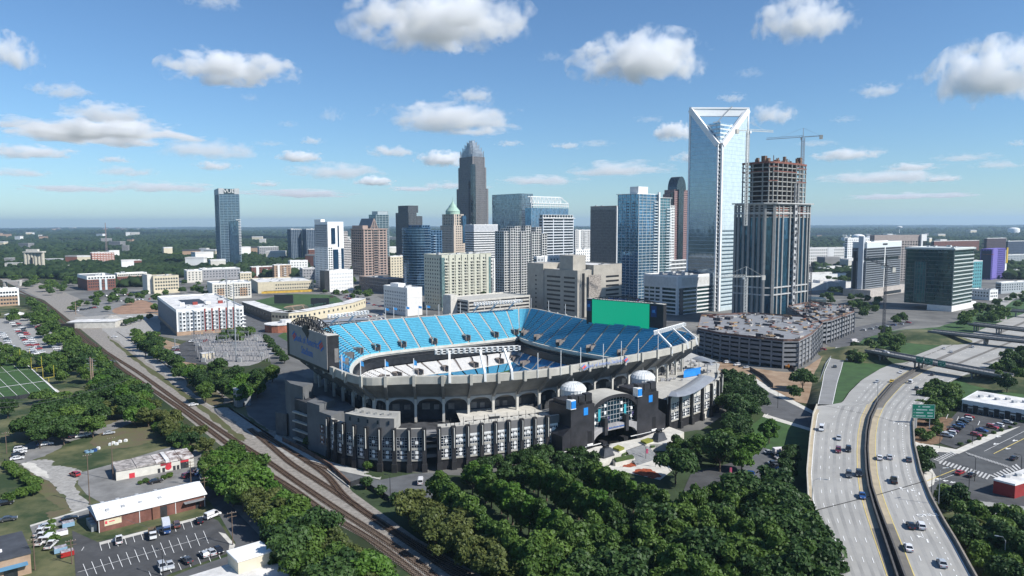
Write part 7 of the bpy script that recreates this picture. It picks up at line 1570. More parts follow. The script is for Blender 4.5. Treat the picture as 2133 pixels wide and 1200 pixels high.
b = Bd('office_block', 'brown and white office block behind the hotel', 'office block', 1812, 1822, 1918, 490, 1130, R(14)); b.facade(pm('brown_grey', (.34, .30, .28), .8), dark_gl, z1=b.zy(502), floor=4, th=1.8, bay=5, pw=2); b.mass('brown_attic', pm('brown_attic', (.33, .28, .26), .8), z0=b.zy(502)); b.box('white_fin', b.w-1, -3, 0, b.w+9, 3, b.h+1, white); b.box('dark_notch', b.w+2, -3.2, 0, b.w+9.3, 2, b.zy(503), dark_gl)
b = Bd('office_block', 'dark green glass office block with pale bands on its right side', 'office block', 1888, 1988, 2029, 519, 742); b.facade(pm('green_band', (.07, .10, .10), .5), green_gl, floor=4.1, th=.5, bay=60, pw=.4, z0=6); gb_ = pm('pale_green_band', (.46, .50, .49), .6, .06); mb = MB(); n = int(b.h/4.1)
for k in range(2, n): mb.box(.6, -.5, k*4.1, b.w+.4, .3, k*4.1+1.15)
b.add('sun_shade', mb, gb_); b.box('roof_slab', -1.5, -1.5, b.h-1, b.w+1.5, b.l+1, b.h+.7, gb_); b.mass('base_storey', pm('bright_render', (.72, .71, .68)), z0=0, z1=6, rect=(-.3, -.4, b.w+14, b.l*.5)); lettering('name_sign', 'ReCliffs', 3.0, pm('sign_dim', (.22, .30, .30), .5), b.r, (-.4, b.l*.22, b.h-3.4), (0, -1, 0), (-1, 0, 0)); b.roof(units=5)
b.facade(pm('green_band', (.07, .10, .10)), glass('teal_bright', (.07, .20, .20), (1.6, 1.6, 4), .5), z0=8, z1=b.h-14, rect=(-.5, b.l*.55, 4, b.l*.8), floor=4.1, th=.4, bay=3)
b = Bd('purple_tower', 'unfinished apartment tower wrapped in purple sheeting', 'apartment tower', 2043, 2067, 2098, 519, 1160); b.facade(pm('purple_frame', (.16, .12, .42), .7, .2), pm('purple_fill', (.05, .06, .16), .6, .3), floor=3.3, th=.9, bay=4.5, pw=.9); b.box('purple_band', b.w*.05, -.4, 2, b.w*.35, .2, b.h+1, pm('purple_sheet', (.16, .13, .40), .7, .15)); b.box('white_strip', b.w*.9, -.4, 0, b.w+.5, .3, b.h-3, white); b.box('dark_side', -.3, 1, 2, .1, b.l-1, b.h-3, pm('blue_black', (.02, .03, .07), .5)); b.box('yellow_hoist', b.w*.93, -1.5, b.h*.5, b.w+1, -.4, b.h+1, pm('yellow_paint', (.55, .36, .03), .6)); b.box('orange_floor', -.5, -.5, b.h-9, b.w*.1, b.l*.8, b.h-8.2, net)
for xl, xc, xr, yt, d, m, lab in ((2074, 2086, 2190, 590, 930, gs, 'grey flats with a white roof at the right edge'), (2022, 2062, 2079, 606, 850, white, 'white building with a sloping long roof beside the green glass block'), (2018, 2026, 2047, 545, 960, pm('teal_wall', (.10, .30, .33), .7), 'small block with a turquoise side wall'), (1940, 1946, 2040, 503, 2000, redbrick, 'row of red brick flats before the far woods'), (2050, 2056, 2096, 497, 1900, pm('maroon_block', (.07, .05, .06), .8), 'dark maroon block on the far right skyline'), (2096, 2100, 2160, 503, 1800, pm('navy_block', (.05, .07, .11), .6), 'dark blue low block at the right edge'), (2080, 2086, 2140, 532, 1500, gs, 'grey flats behind the purple tower'), (2085, 2092, 2160, 565, 1200, white, 'white-roofed low flats right of the purple tower'), (1760, 1766, 1812, 497, 1400, white, 'white block with dark bands behind the hotel fin')):
    b = Bd('city_block', lab, 'building', xl, xc, xr, yt, d, R(25)); b.mass('wall', m); b.winstuff('r', 1, b.w-1, 3, b.h-1, max(4, int(b.w/5)), max(2, int(b.h/4.5)), 1.9, 1.9); b.winstuff('l', 1, b.l-1, 3, b.h-1, 6, max(2, int(b.h/4.5)), 1.7, 1.8); b.roof(units=4)
for px, py, r, d, lab in ((1788, 488, 20, 2500, 'small white dome on the right skyline'), (1825, 491, 42, 2450, 'wide white dome on the right skyline'), (2112, 474, 40, 5600, 'distant white dome at the far right')):
    p = Dp(px, py, d); t = thing('domed_hall', lab, 'dome', (p.x, d, 0)); mb = MB(); zb = max(2, p.z - r*.32); mb.lathe((0, 0, 0), [(r, 0), (r, zb), (r*.9, zb+r*.14), (r*.6, zb+r*.27), (r*.25, zb+r*.33), (0, zb+r*.34)], 24); mb.build('dome_shell', white, t, True)
p = Dp(1874, 472, 6500); t = thing('water_tower', 'pale water tower on the horizon at right', 'water tower', (p.x, p.y, 0)); mb = MB(); mb.lathe((0, 0, p.z-12), [(3, -60), (3, -4), (22, 2), (22, 12), (0, 18)], 16); mb.build('tank', white, t)
p = Dp(219, 464, 2600); t = thing('radio_mast', 'thin lattice radio mast above the far left woods', 'mast', (p.x, p.y, 0)); mb = MB(); zt = p.z
for a in (0, 2.1, 4.2): mb.beam((3*math.cos(a), 3*math.sin(a), 0), (.5*math.cos(a), .5*math.sin(a), zt), .8)
for z in range(0, int(zt), 6): mb.beam((-2.2*(1-z/zt), 0, z), (2.2*(1-z/zt), 0, z+6), .5)
mb.build('lattice', pm('mast_red', (.32, .25, .24), .6), t)
# tiny roofs among the far woods
rs_ = random.Random(21); shed = MB(); shed.box(-1, -1, 0, 1, 1, .86, 0); shed.box(-1.02, -1.02, .86, 1.02, 1.02, 1, 1)
sms = [shed.mesh('far_building', [m, r]) for m, r in ((white, roofw), (cream, roofw), (redbrick, roofg), (conc_d, roofg), (tanbrick, roofd), (conc_l, roofw))]
for k in range(96):
    if k < 46: d = rs_.uniform(2300, 6500); px = rs_.choice((rs_.uniform(0, 900), rs_.uniform(1690, 2133), rs_.uniform(0, 300)))
    elif k < 60: d = rs_.uniform(9000, 16000); px = rs_.uniform(0, 330)
    else: d = rs_.uniform(1300, 2300); px = rs_.choice((rs_.uniform(0, 820), rs_.uniform(1690, 2133)))
    x = (px-1066)/F*d; o = link('far_building', sms[rs_.randrange(6)]); w = rs_.uniform(7, 19)*(1 + d/7000); z = float(hillv(np.array([x]), np.array([d]))[0]) if d > 1900 else 0
    o.location = (x, d, z); o.rotation_euler = (0, 0, rs_.uniform(-.3, .9)); o.scale = (w, w*.6, rs_.uniform(6, 11) + (13 + d/450 if d > 1250 else 0)); tag(o, 'tiny pale or brick building half sunk among the far trees', 'building', 'tiny buildings among the far woods')
# ballpark
cw_ = pm('ballpark_cream', (.56, .50, .36), .85, .08); t = thing('ballpark', 'cream-walled baseball ground with black scoreboards and a red brick entrance', 'ballpark', G(620, 650, 0)); o = t.location
def rel(x, y, z=0): q = G(x, y, 0) - o; q.z = z; return q
wl = [rel(*p) for p in ((505,648),(535,660),(566,672),(602,674),(640,670),(690,660),(735,650),(762,640))]
for i in range(len(wl)-1):
    a, e = wl[i], wl[i+1]; d = (e-a).normalized(); n = Vector((d.y, -d.x, 0)); mb = MB(); mb.obox((a+e)/2 + Vector((0, 0, 5)) - n*6, (e-a)/2, n*6, (0, 0, 5)); mb.build('stand_wall', dark if i < 2 else cw_, t)
    mb = MB(); mb.obox((a+e)/2 + Vector((0, 0, 10.15)) - n*6, (e-a)/2*1.01, n*6.6, (0, 0, .18)); mb.build('stand_roof', roofw, t)
    for k in range(5): p = a.lerp(e, (k+.5)/5); mb = MB(); mb.obox(p + n*.05 + Vector((0, 0, 6)), d*1.2, n*.06, (0, 0, 1.1)); mb.build('window', wglass, t)
for i in range(5):
    a, e = rel(585+22*i, 655-3*i), rel(604+22*i, 652-3*i); mb = MB()
    for k in range(6): mb.obox((a+e)/2 + Vector((0, 6+k*1.3, 5.5-k*.8)), (e-a)/2, (0, .7, 0), (0, 0, .2))
    mb.build('seating_bank', pm('dark_green_seats', (.04, .09, .07), .7), t)
for (x0, x1, y0, y1) in ((572, 611, 614, 633), (648, 686, 621, 638)):
    a, e = rel(x0, y1+3), rel(x1, y1+3); zt = zat(G((x0+x1)/2, y1+3, 0).x, G((x0+x1)/2, y1+3, 0).y, y0); mb = MB(); mb.obox((a+e)/2 + Vector((0, 0, zt/2+1)), (e-a)/2, (0, .8, 0), (0, 0, zt/2-1)); mb.build('scoreboard', pm('board_dark', (.025, .03, .035), .6), t)
mb = MB(); c = rel(582, 690); mb.cyl((c.x, c.y), 12, 0, 12, 6.5, 14); mb.build('brick_entrance', pm('orange_brick', (.30, .11, .065), .9, .2), t); mb = MB(); mb.cyl((c.x, c.y), 12.6, 6.5, 12.6, 7.1, 14); mb.cyl((c.x+4, c.y+5), 5, 7.1, 5, 9.5, 10); mb.build('entrance_roof', roofw, t)
b = Bd('long_terrace_deck', 'grey slatted parking ramp with white wall beside the ballpark car park', 'parking ramp', 665, 672, 770, 668, 640, R(28)); b.h = 5; b.facade(steel, conc_dark, z1=5, floor=1.7, th=.7, bay=14, pw=.5); b.box('white_wall', -2, -1, 0, -.2, 10, 6, white)
# substation: steel lattice yard
t = thing('substation', 'electrical substation yard full of thin grey steel frames', 'substation', G(500, 735, 0)); o = t.location; sg = pm('galvanised', (.36, .36, .37), .5, .3, metal=.3); rs_ = random.Random(9)
for i in range(5):
    for j in range(6):
        p = G(425 + 25*j - 4*i, 754 - 11*i, 0) - o; mb = MB(); hh = rs_.uniform(6, 10)
        for sx in (-3.2, 3.2): mb.beam((p.x+sx, p.y, 0), (p.x+sx, p.y, hh), .3); mb.beam((p.x+sx, p.y, hh*.5), (p.x+sx+.9, p.y+1, 0), .15)
        mb.beam((p.x-4, p.y, hh), (p.x+4, p.y, hh), .3); mb.beam((p.x-4, p.y, hh-1.2), (p.x+4, p.y, hh-1.2), .16)
        for k in range(6): mb.beam((p.x-4+1.4*k, p.y, hh), (p.x-3.3+1.4*k, p.y, hh-1.2), .14)
        for k in range(3): mb.beam((p.x-2.4+2.4*k, p.y+2.5, 0), (p.x-2.4+2.4*k, p.y+2.5, 3.6), .35); mb.cyl((p.x-2.4+2.4*k, p.y+2.5), .4, 3.6, .25, 5, 6)
        mb.build('lattice_frame', sg, t)
        if (i+j) % 3 == 0: mb = MB(); mb.box(p.x-1.3, p.y-1.5, 0, p.x+1.3, p.y+1.2, 2.8); mb.build('transformer', pm('transformer', (.30, .31, .31), .6, .2), t)
for px, py, w, h, lab, m in ((432, 747, 8, 4, 'small cream relay hut at the edge of the substation', cream), (447, 775, 5, 4, 'small white hut in front of the substation', white), (505, 845, 7, 9, 'grey scaffold-clad lift box beside the ramp tower', steel)):
    c = G(px, py, 0); u = thing('hut', lab, 'hut', c, PHI); mb = MB(); mb.box(-w/2, -2.5, 0, w/2, 2.5, h); mb.build('wall', m, u); mb = MB(); mb.box(-w/2-.2, -2.7, h, w/2+.2, 2.7, h+.25); mb.build('roof', roofw, u); mb = MB(); mb.box(-.5, -2.56, 0, .5, -2.45, 2.1); mb.build('door', dark, u)
c = G(182, 682, 0); u = thing('shed', 'dirty-white flat shed with a black porch beyond the rails', 'shed', c, R(8)); mb = MB(); mb.box(-14, -6, 0, 26, 12, 5.5); mb.build('wall', conc_l, u); mb = MB(); mb.box(-14.5, -6.5, 5.5, 26.5, 12.5, 5.9); mb.build('roof', roofw, u); mb = MB(); mb.box(-20, -8, 0, -8, -6.1, 4.6); mb.build('porch', black, u)
c = G(232, 668, 0); u = thing('dirt_mound', 'grey heap of gravel on the dirt lot beyond the rails', 'gravel heap', c); mb = MB(); mb.lathe((0, 0, 0), [(14, 0), (9, 2), (4, 5), (0, 6)], 14); mb.build('heap', gravel, u)
c = G(32, 662, 0); u = thing('pavilion', 'white open-sided pavilion by the pale car park', 'pavilion', c); mb = MB(); mb.lathe((0, 0, 0), [(9.5, 3.4), (9.5, 3.8), (4, 5.6), (0, 6)], 8); mb.build('roof', roofw, u)
for k in range(8): mb = MB(); mb.beam((8.6*math.cos(.785*k), 8.6*math.sin(.785*k), 0), (8.6*math.cos(.785*k), 8.6*math.sin(.785*k), 3.5), .3); mb.build('post', white, u)
c = G(25, 596, 0); u = thing('rail_bridge', 'small concrete portal over the tracks at far left', 'bridge', c, R(0)); mb = MB(); mb.box(-12, -3, 7, 14, 3, 8.4); mb.build('deck', conc_l, u); mb = MB(); mb.box(11, -2.5, 0, 13.5, 2.5, 7); mb.build('leg', conc, u); mb = MB(); mb.box(-11.5, -2.5, 0, -9, 2.5, 7); mb.build('leg', conc, u)

# ---------------------------------------------------------------- the near buildings at the bottom left
b = Bd('brick_warehouse', 'long low brick warehouse with a white gabled metal roof beside the near car park', 'warehouse', 186, 206, 428, 1105, 209, R(41)); b.h = 4.3; W, Lb = b.w, b.l
mtl = pm('white_metal_roof', (.72, .72, .71), .5, .08, .08, detail=8); b.mass('wall', redbrick); mb = MB(); rz = 6.6; e = .5
mb.quad((-e, -e, 4.3), (W+e, -e, 4.3), (W+e, Lb/2, rz), (-e, Lb/2, rz)); mb.quad((-e, Lb/2, rz), (W+e, Lb/2, rz), (W+e, Lb+e, 4.3), (-e, Lb+e, 4.3)); mb.quad((-e, -e, 4.05), (W+e, -e, 4.05), (W+e, -e, 4.3), (-e, -e, 4.3)); mb.quad((-e, -e, 4.0), (-e, Lb+e, 4.0), (W+e, Lb+e, 4.0), (W+e, -e, 4.0)); mb.poly([(-.05, 0, 4.2), (-.05, Lb, 4.2), (-.05, Lb/2, rz-.1)]); mb.poly([(W+.05, 0, 4.2), (W+.05, Lb, 4.2), (W+.05, Lb/2, rz-.1)]); rf = b.add('roof', mb, mtl); mb = MB()
for k in range(34): x = W*(k+.5)/34; mb.beam((x, -e, 4.33), (x, Lb/2, rz+.03), .06, .06); mb.beam((x, Lb/2, rz+.03), (x, Lb+e, 4.33), .06, .06)
b.add('roof_seam', mb, mtl, rf)
for fx, side in ((.1, 0), (.24, 0), (.4, 0), (.58, 0), (.1, 1), (.24, 1), (.42, 1), (.6, 1)):
    y = Lb*(.22 if not side else .74); z = 4.3 + (rz-4.3)*(y/(Lb/2) if not side else (Lb-y)/(Lb/2)); b.box('roof_vent', W*fx-.5, y-.6, z-.3, W*fx+.5, y+.6, z+.35, pm('vent_grey', (.4, .41, .42), .6), rf)
for fx in (.0, .36, .7, .99): b.box('downpipe', W*fx, -.15, 0, W*fx+.15, .05, 4.2, white)
b.box('loading_door', W*.55, -.08, 0, W*.62, .1, 3.4, dark); b.box('loading_door', W*.90, -.08, 0, W*.94, .1, 2.6, dark); b.box('awning', W*.78, -1.8, 2.9, W*.99, .1, 3.1, pm('awning_grey', (.22, .23, .24), .6)); b.box('brick_pier', W*.48, -.5, 0, W*.55, .1, 4, pm('brown_brick', (.19, .09, .06), .9)); sg_ = MB(); sg_.box(W*.05, -.1, 1.6, W*.2, .05, 3.4); sgo = b.add('wall_sign', sg_, pm('sign_cream', (.6, .54, .38), .7, .1)); mb = MB(); mb.box(W*.055, -.13, 2.2, W*.075, -.09, 3.1); mb.box(W*.09, -.13, 2.6, W*.14, -.09, 2.9); b.add('sign_mark', mb, red_sign, sgo)
for k in range(3): b.box('wall_unit', -1.6, Lb*(.15+.2*k), 0, -.1, Lb*(.15+.2*k)+1.6, 2.2, steel)
b = Bd('paint_shop', 'low white building with rust-streaked roof panels and red doors', 'workshop', 233, 242, 404, 997, 253, R(36)); b.h = 3.6; W, Lb = b.w, b.l; b.mass('wall', pm('dirty_white', (.58, .56, .50), .85, .1)); rust = pm('rusty_roof', (.24, .13, .09), .8, .6, .35, detail=9, col2=(.62, .58, .55), lo=.42, hi=.58); mb = MB()
for k, (f0, f1, m, dz) in enumerate(((0, .25, 0, .35), (.25, .5, 0, .5), (.5, .62, 1, .5), (.62, .68, 2, .9), (.68, .82, 1, .75), (.82, 1, 1, .75))): mb.box(W*f0 + .15, -.3, b.h-.1, W*f1 - .05, Lb+.3, b.h+dz, m)
b.add('roof', mb, [pm('grey_rust_roof', (.20, .18, .17), .85, .4, .5, detail=9, col2=(.5, .46, .43)), rust, roofw]); rp_ = pm('red_paint', (.50, .035, .05), .5, .1)
b.box('red_door', W*.16, -.08, 0, W*.23, .05, 1.9, rp_); b.box('sign_board', W*.56, -.1, 2.5, W*.70, .05, 3.3, pm('maroon_sign', (.30, .04, .05), .6, .3)); b.box('loading_door', W*.82, -.08, 0, W*.93, .05, 2.6, dark); b.box('red_lintel', W*.82, -.1, 2.5, W*.93, .05, 3.2, rp_)
mb = MB(); mb.cyl((0, 0), 1.1, 0, 1.1, .1, 18); me = mb.mesh('round_sign', rp_); ro = link('round_sign', me, b.r); ro.location = (W*.66, -.02, 1.7); ro.rotation_euler = (math.pi/2, 0, 0)
for fx in (.52, .58, .72, .77): b.box('door', W*fx, -.07, 0, W*fx+.9, .05, 1.7, dark)
b.box('painted_end_shade', -.1, .4, 0, .02, Lb-.4, b.h-.3, pm('shade_toned_end', (.08, .08, .08), .9))  # dark sheet on the end wall, painted in for its shade
o = G(66, 1194, 0); t = thing('brick_store', 'dark-roofed tan brick store at the bottom left edge', 'shop', o, R(41)); mb = MB(); mb.box(-40, 0, 0, 0, 17, 5.4); mb.build('wall', tanbrick, t); mb = MB(); mb.box(-40.2, -.2, 5.4, .2, 17.2, 5.9); mb.box(-39.4, .6, 5.9, -.6, 16.4, 5.95); mb.build('roof', roofd, t)
for x in (-4.5, -8.6, -14): mb = MB(); mb.box(x-1.5, -.1, 0, x+1.5, .1, 3); mb.build('shop_window', wglass, t)
mb = MB(); mb.box(-7, -1.6, 3.1, -.8, -.05, 3.6); mb.build('blue_awning', pm('awning_blue', (.10, .24, .38), .6, .1), t)
mb = MB(); mb.box(-12, -1.6, 3.1, -7.4, -.05, 3.6); mb.build('blue_awning', pm('awning_blue', (.10, .24, .38)), t)
for k in range(4): mb = MB(); x, y = -6 - 8*k, 5 + 3*(k % 2); mb.cyl((x, y), .4, 5.95, .35, 6.6, 8); mb.build('roof_vent', white, t)
o = G(520, 1215, 0); t = thing('cream_building', 'cream building with a white roof at the bottom edge', 'building', o, R(41)); cc = pm('butter_stucco', (.60, .54, .42), .85, .06); mb = MB(); mb.box(-26, -14, 0, 12, 3.5, 4.6); mb.build('wall', cc, t); mb = MB(); mb.box(-26.2, -14.2, 4.6, 12.2, 3.7, 5.1); mb.build('roof', roofw, t); mb = MB(); mb.box(-4, -3.6, 4.9, 4.5, 3.8, 8.2); mb.build('roof_tower', cc, t); mb = MB(); mb.box(-4.2, -3.8, 8.2, 4.7, 4, 8.6); mb.build('tower_cap', white, t)
for k in range(3): mb = MB(); mb.tube([(6 + k, -4, 5.1), (6 + k, -4, 6), (6.4 + k, -4.6, 6)], .08, 5); mb.build('roof_pipe', dark, t)
def slab(name, label, cat, px, h, wall, roofm, par=.6):
    Q = [G(x, y, 0) for x, y in px]; o = Q[0].copy(); t = thing(name, label, cat, o); P_ = [(q-o).xy for q in Q]; mb = MB(); mb.prism(P_, 0, h); mb.build('wall', wall, t); mb = MB(); c = sum(P_, Vector((0, 0)))/len(P_); mb.prism([c + (p-c)*1.01 for p in P_], h-.02, h+par); mb.build('roof_edge', white, t); mb = MB(); mb.prism([c + (p-c)*.97 for p in P_], h+par-.1, h+par+.02); rf = mb.build('roof', roofm, t); return t, P_, rf
t, P_, rf = slab('retail_strip', 'long white-roofed shop building with black and white bays beside the motorway', 'shop building', [(2003,857),(2185,889),(2215,868),(2035,838)], 5.4, white, roofw)
d = (P_[1]-P_[0]).normalized(); n = Vector((d.y, -d.x)); ln = (P_[1]-P_[0]).length
for k in range(8):
    a = P_[0] + d*(ln*(k+.1)/8); e = P_[0] + d*(ln*(k+.58)/8); mb = MB(); c = (a+e)/2 + n*.1; mb.obox((c.x, c.y, 2.0), ((e-a)/2).to_3d(), (n*.12).to_3d(), (0, 0, 2.0)); mb.build('black_bay', black, t)
    a = P_[0] + d*(ln*(k+.62)/8); e = P_[0] + d*(ln*(k+1.05)/8); mb = MB(); c = (a+e)/2 + n*.06; mb.obox((c.x, c.y, 1.2), ((e-a)/2).to_3d(), (n*.1).to_3d(), (0, 0, 1.2)); mb.build('shop_window', wglass, t)
mb = MB(); c = P_[0] + d*ln*.5 + n*.3; mb.obox((c.x, c.y, 3.4), (d*ln*.49).to_3d(), (n*.3).to_3d(), (0, 0, .18)); mb.build('canopy', dark, t)
for k in range(9):
    p = P_[0].lerp(P_[2], .1) + d*(ln*(.04 + .1*k)) + (P_[3]-P_[0])*(.35 + .15*(k % 2)); mb = MB(); mb.box(p.x-.9, p.y-.8, 6.0, p.x+.9, p.y+.8, 7.1); mb.build('rooftop_unit', pm('unit_grey', (.45, .46, .46)), rf)
t, P_, rf = slab('red_shop', 'white-roofed shop with red walls at the right edge', 'shop', [(2068,1028),(2113,1040),(2200,1012),(2150,1000)], 4.6, pm('shop_red', (.27, .03, .03), .6, .1), roofw)
for k in range(4): mb = MB(); p = P_[0].lerp(P_[2], .2 + .18*k); mb.box(p.x-.8, p.y-.7, 5.2, p.x+.8, p.y+.7, 6.1); mb.build('rooftop_unit', pm('unit_grey', (.45, .46, .46)), rf)
# ---------------------------------------------------------------- vehicles
PAINT = {'white': (.72, .72, .72), 'silver': (.42, .44, .46), 'black': (.012, .012, .014), 'dark grey': (.06, .065, .07), 'red': (.33, .02, .02), 'blue': (.02, .07, .22), 'yellow': (.62, .42, .03), 'brown': (.10, .055, .04), 'beige': (.42, .37, .28), 'maroon': (.13, .02, .03), 'light blue': (.22, .36, .48)}
def paint(c):
    k = 'car_paint_' + c.replace(' ', '_')
    if k in _M: return _M[k]
    m = pm(k, PAINT[c], .25, .05, 3., spec=.6); b_ = m.node_tree.nodes['Principled BSDF']; b_.inputs['Coat Weight'].default_value = .6; b_.inputs['Coat Roughness'].default_value = .08; return m
cgl = pm('car_glass', (.015, .018, .022), .06, .1, spec=.8); tyre = pm('tyre_rubber', (.018, .018, .018), .8, .1); rim = pm('wheel_rim', (.35, .35, .36), .35, .1, metal=.7); hl = pm('headlight', (.75, .75, .72), .15, .03); tl = pm('taillight', (.35, .01, .01), .3, .1)
KIND = {  # length, half width, profile of the lower body, cabin base/top x, belt z, roof z
 'saloon car': (4.7, .92, [(-2.35,.32),(-2.38,.62),(-2.3,.86),(-1.75,.95),(.95,.93),(2.05,.78),(2.34,.6),(2.35,.32)], (-1.85,.98), (-1.15,.25), .93, 1.43),
 'hatchback': (4.2, .9, [(-2.08,.32),(-2.12,.7),(-2.0,.98),(.9,.96),(1.8,.8),(2.08,.6),(2.1,.32)], (-2.0,.95), (-1.65,.2), .97, 1.5),
 'off-roader': (4.8, .97, [(-2.38,.38),(-2.42,.8),(-2.32,1.08),(1.0,1.06),(2.15,.95),(2.38,.7),(2.4,.38)], (-2.3,1.05), (-2.0,.35), 1.06, 1.74),
 'van': (5.2, 1.0, [(-2.6,.38),(-2.62,1.15),(1.6,1.15),(2.4,1.0),(2.6,.7),(2.6,.38)], (-2.6,1.75), (-2.5,1.05), 1.14, 2.1),
 'pickup truck': (5.5, .98, [(-2.75,.42),(-2.78,1.0),(-.7,1.0),(-.7,1.04),(1.2,1.04),(2.5,.95),(2.72,.7),(2.75,.42)], (-.72,1.2), (-.6,.55), 1.03, 1.78)}
def car_meshes(kind, col):
    L_, hw_, prof, cb, ct, zb, zr_ = KIND[kind]; pt = paint(col); mb = MB()
    A = [Vector((x, -hw_, z)) for x, z in prof]; B = [Vector((x, hw_, z)) for x, z in prof]; k = len(prof)
    for q in (A, B):                                             # tumblehome: shoulders a little narrower
        for i, p in enumerate(q):
            if p.z > .8: p.y *= .93
            if abs(p.x) > 2: p.y *= .92
    mb.poly(A[::-1]); mb.poly(B)
    for i in range(k): j = (i+1) % k; mb.quad(A[i], A[j], B[j], B[i])
    w0, w1 = hw_*.9, hw_*.74; n = len(mb.v)
    mb.v += [(ct[0]-.06, -w1-.02, zr_-.03), (ct[1]+.06, -w1-.02, zr_-.03), (ct[1]+.06, w1+.02, zr_-.03), (ct[0]-.06, w1+.02, zr_-.03), (ct[0]+.1, -w1+.1, zr_+.04), (ct[1]-.1, -w1+.1, zr_+.04), (ct[1]-.1, w1-.1, zr_+.04), (ct[0]+.1, w1-.1, zr_+.04)]
    for f in ((4,5,6,7),(0,1,5,4),(1,2,6,5),(2,3,7,6),(3,0,4,7)): mb.f.append(tuple(n+i for i in f)); mb.m.append(0)
    for s in (-1, 1):
        for x0, x1 in ((cb[0], ct[0]), (cb[1], ct[1]), ((cb[0]+cb[1])/2-.1, (ct[0]+ct[1])/2)): mb.beam((x0, s*(w0+.01), zb), (x1, s*(w1+.01), zr_-.02), .09)
        mb.obox((cb[1]-.2, s*(hw_+.08), zb+.08), (.09, 0, 0), (0, .09, 0), (0, 0, .07))
    if kind == 'van': mb.obox((-1.2, 0, 1.6), (1.32, 0, 0), (0, w0*.97, 0), (0, 0, .44))
    if kind == 'pickup truck': mb.obox((-1.75, 0, 1.01), (.92, 0, 0), (0, hw_*.8, 0), (0, 0, .02), 1)
    body = mb.mesh('body', [pt, dark]); g = MB(); n = len(g.v)
    g.v += [(cb[0], -w0, zb-.02), (cb[1], -w0, zb-.02), (cb[1], w0, zb-.02), (cb[0], w0, zb-.02), (ct[0], -w1, zr_-.02), (ct[1], -w1, zr_-.02), (ct[1], w1, zr_-.02), (ct[0], w1, zr_-.02)]
    for f in ((0,1,5,4),(1,2,6,5),(2,3,7,6),(3,0,4,7),(4,5,6,7)): g.f.append(f); g.m.append(0)
    return body, g.mesh('windows', cgl), L_, hw_
_wm = MB()
for k in range(14):
    a0, a1 = 2*math.pi*k/14, 2*math.pi*(k+1)/14
    for y0, y1, r, m in ((-.11, .11, .33, 0),): _wm.quad((r*math.cos(a0), y0, r*math.sin(a0)), (r*math.cos(a1), y0, r*math.sin(a1)), (r*math.cos(a1), y1, r*math.sin(a1)), (r*math.cos(a0), y1, r*math.sin(a0)), 0)
    for y in (-.11, .11): _wm.poly([(0, y, 0), (.33*math.cos(a0), y, .33*math.sin(a0)), (.33*math.cos(a1), y, .33*math.sin(a1))], 0); _wm.poly([(0, y*1.06, 0), (.2*math.cos(a0), y*1.06, .2*math.sin(a0)), (.2*math.cos(a1), y*1.06, .2*math.sin(a1))], 1)
WHEEL = _wm.mesh('wheel', [tyre, rim]); _h = MB(); _h.box(-.05, -.2, -.08, .05, .2, .08); HLM = _h.mesh('headlight', hl); TLM = _h.mesh('taillight', tl)
_cm = {}
def car(kind, col, p, heading, label, detail=True, group=None, name=None):
    key = (kind, col)
    if key not in _cm: _cm[key] = car_meshes(kind, col)
    body, gl, L_, hw_ = _cm[key]; nm = name or kind.replace(' ', '_').replace('-', '_')
    t = thing(nm, label, {'saloon car': 'car', 'hatchback': 'car', 'off-roader': 'car'}.get(kind, kind), p, heading, group); link('body', body, t); link('windows', gl, t)
    for sx in (-1, 1):
        for sy in (-1, 1):
            w = link('wheel', WHEEL, t); w.location = (sx*L_*.31, sy*(hw_-.1), .33)
    if detail:
        for sy in (-1, 1): h = link('headlight', HLM, t); h.location = (L_/2-.02, sy*hw_*.62, .68); h = link('taillight', TLM, t); h.location = (-L_/2+.0, sy*hw_*.66, .74)
    return t
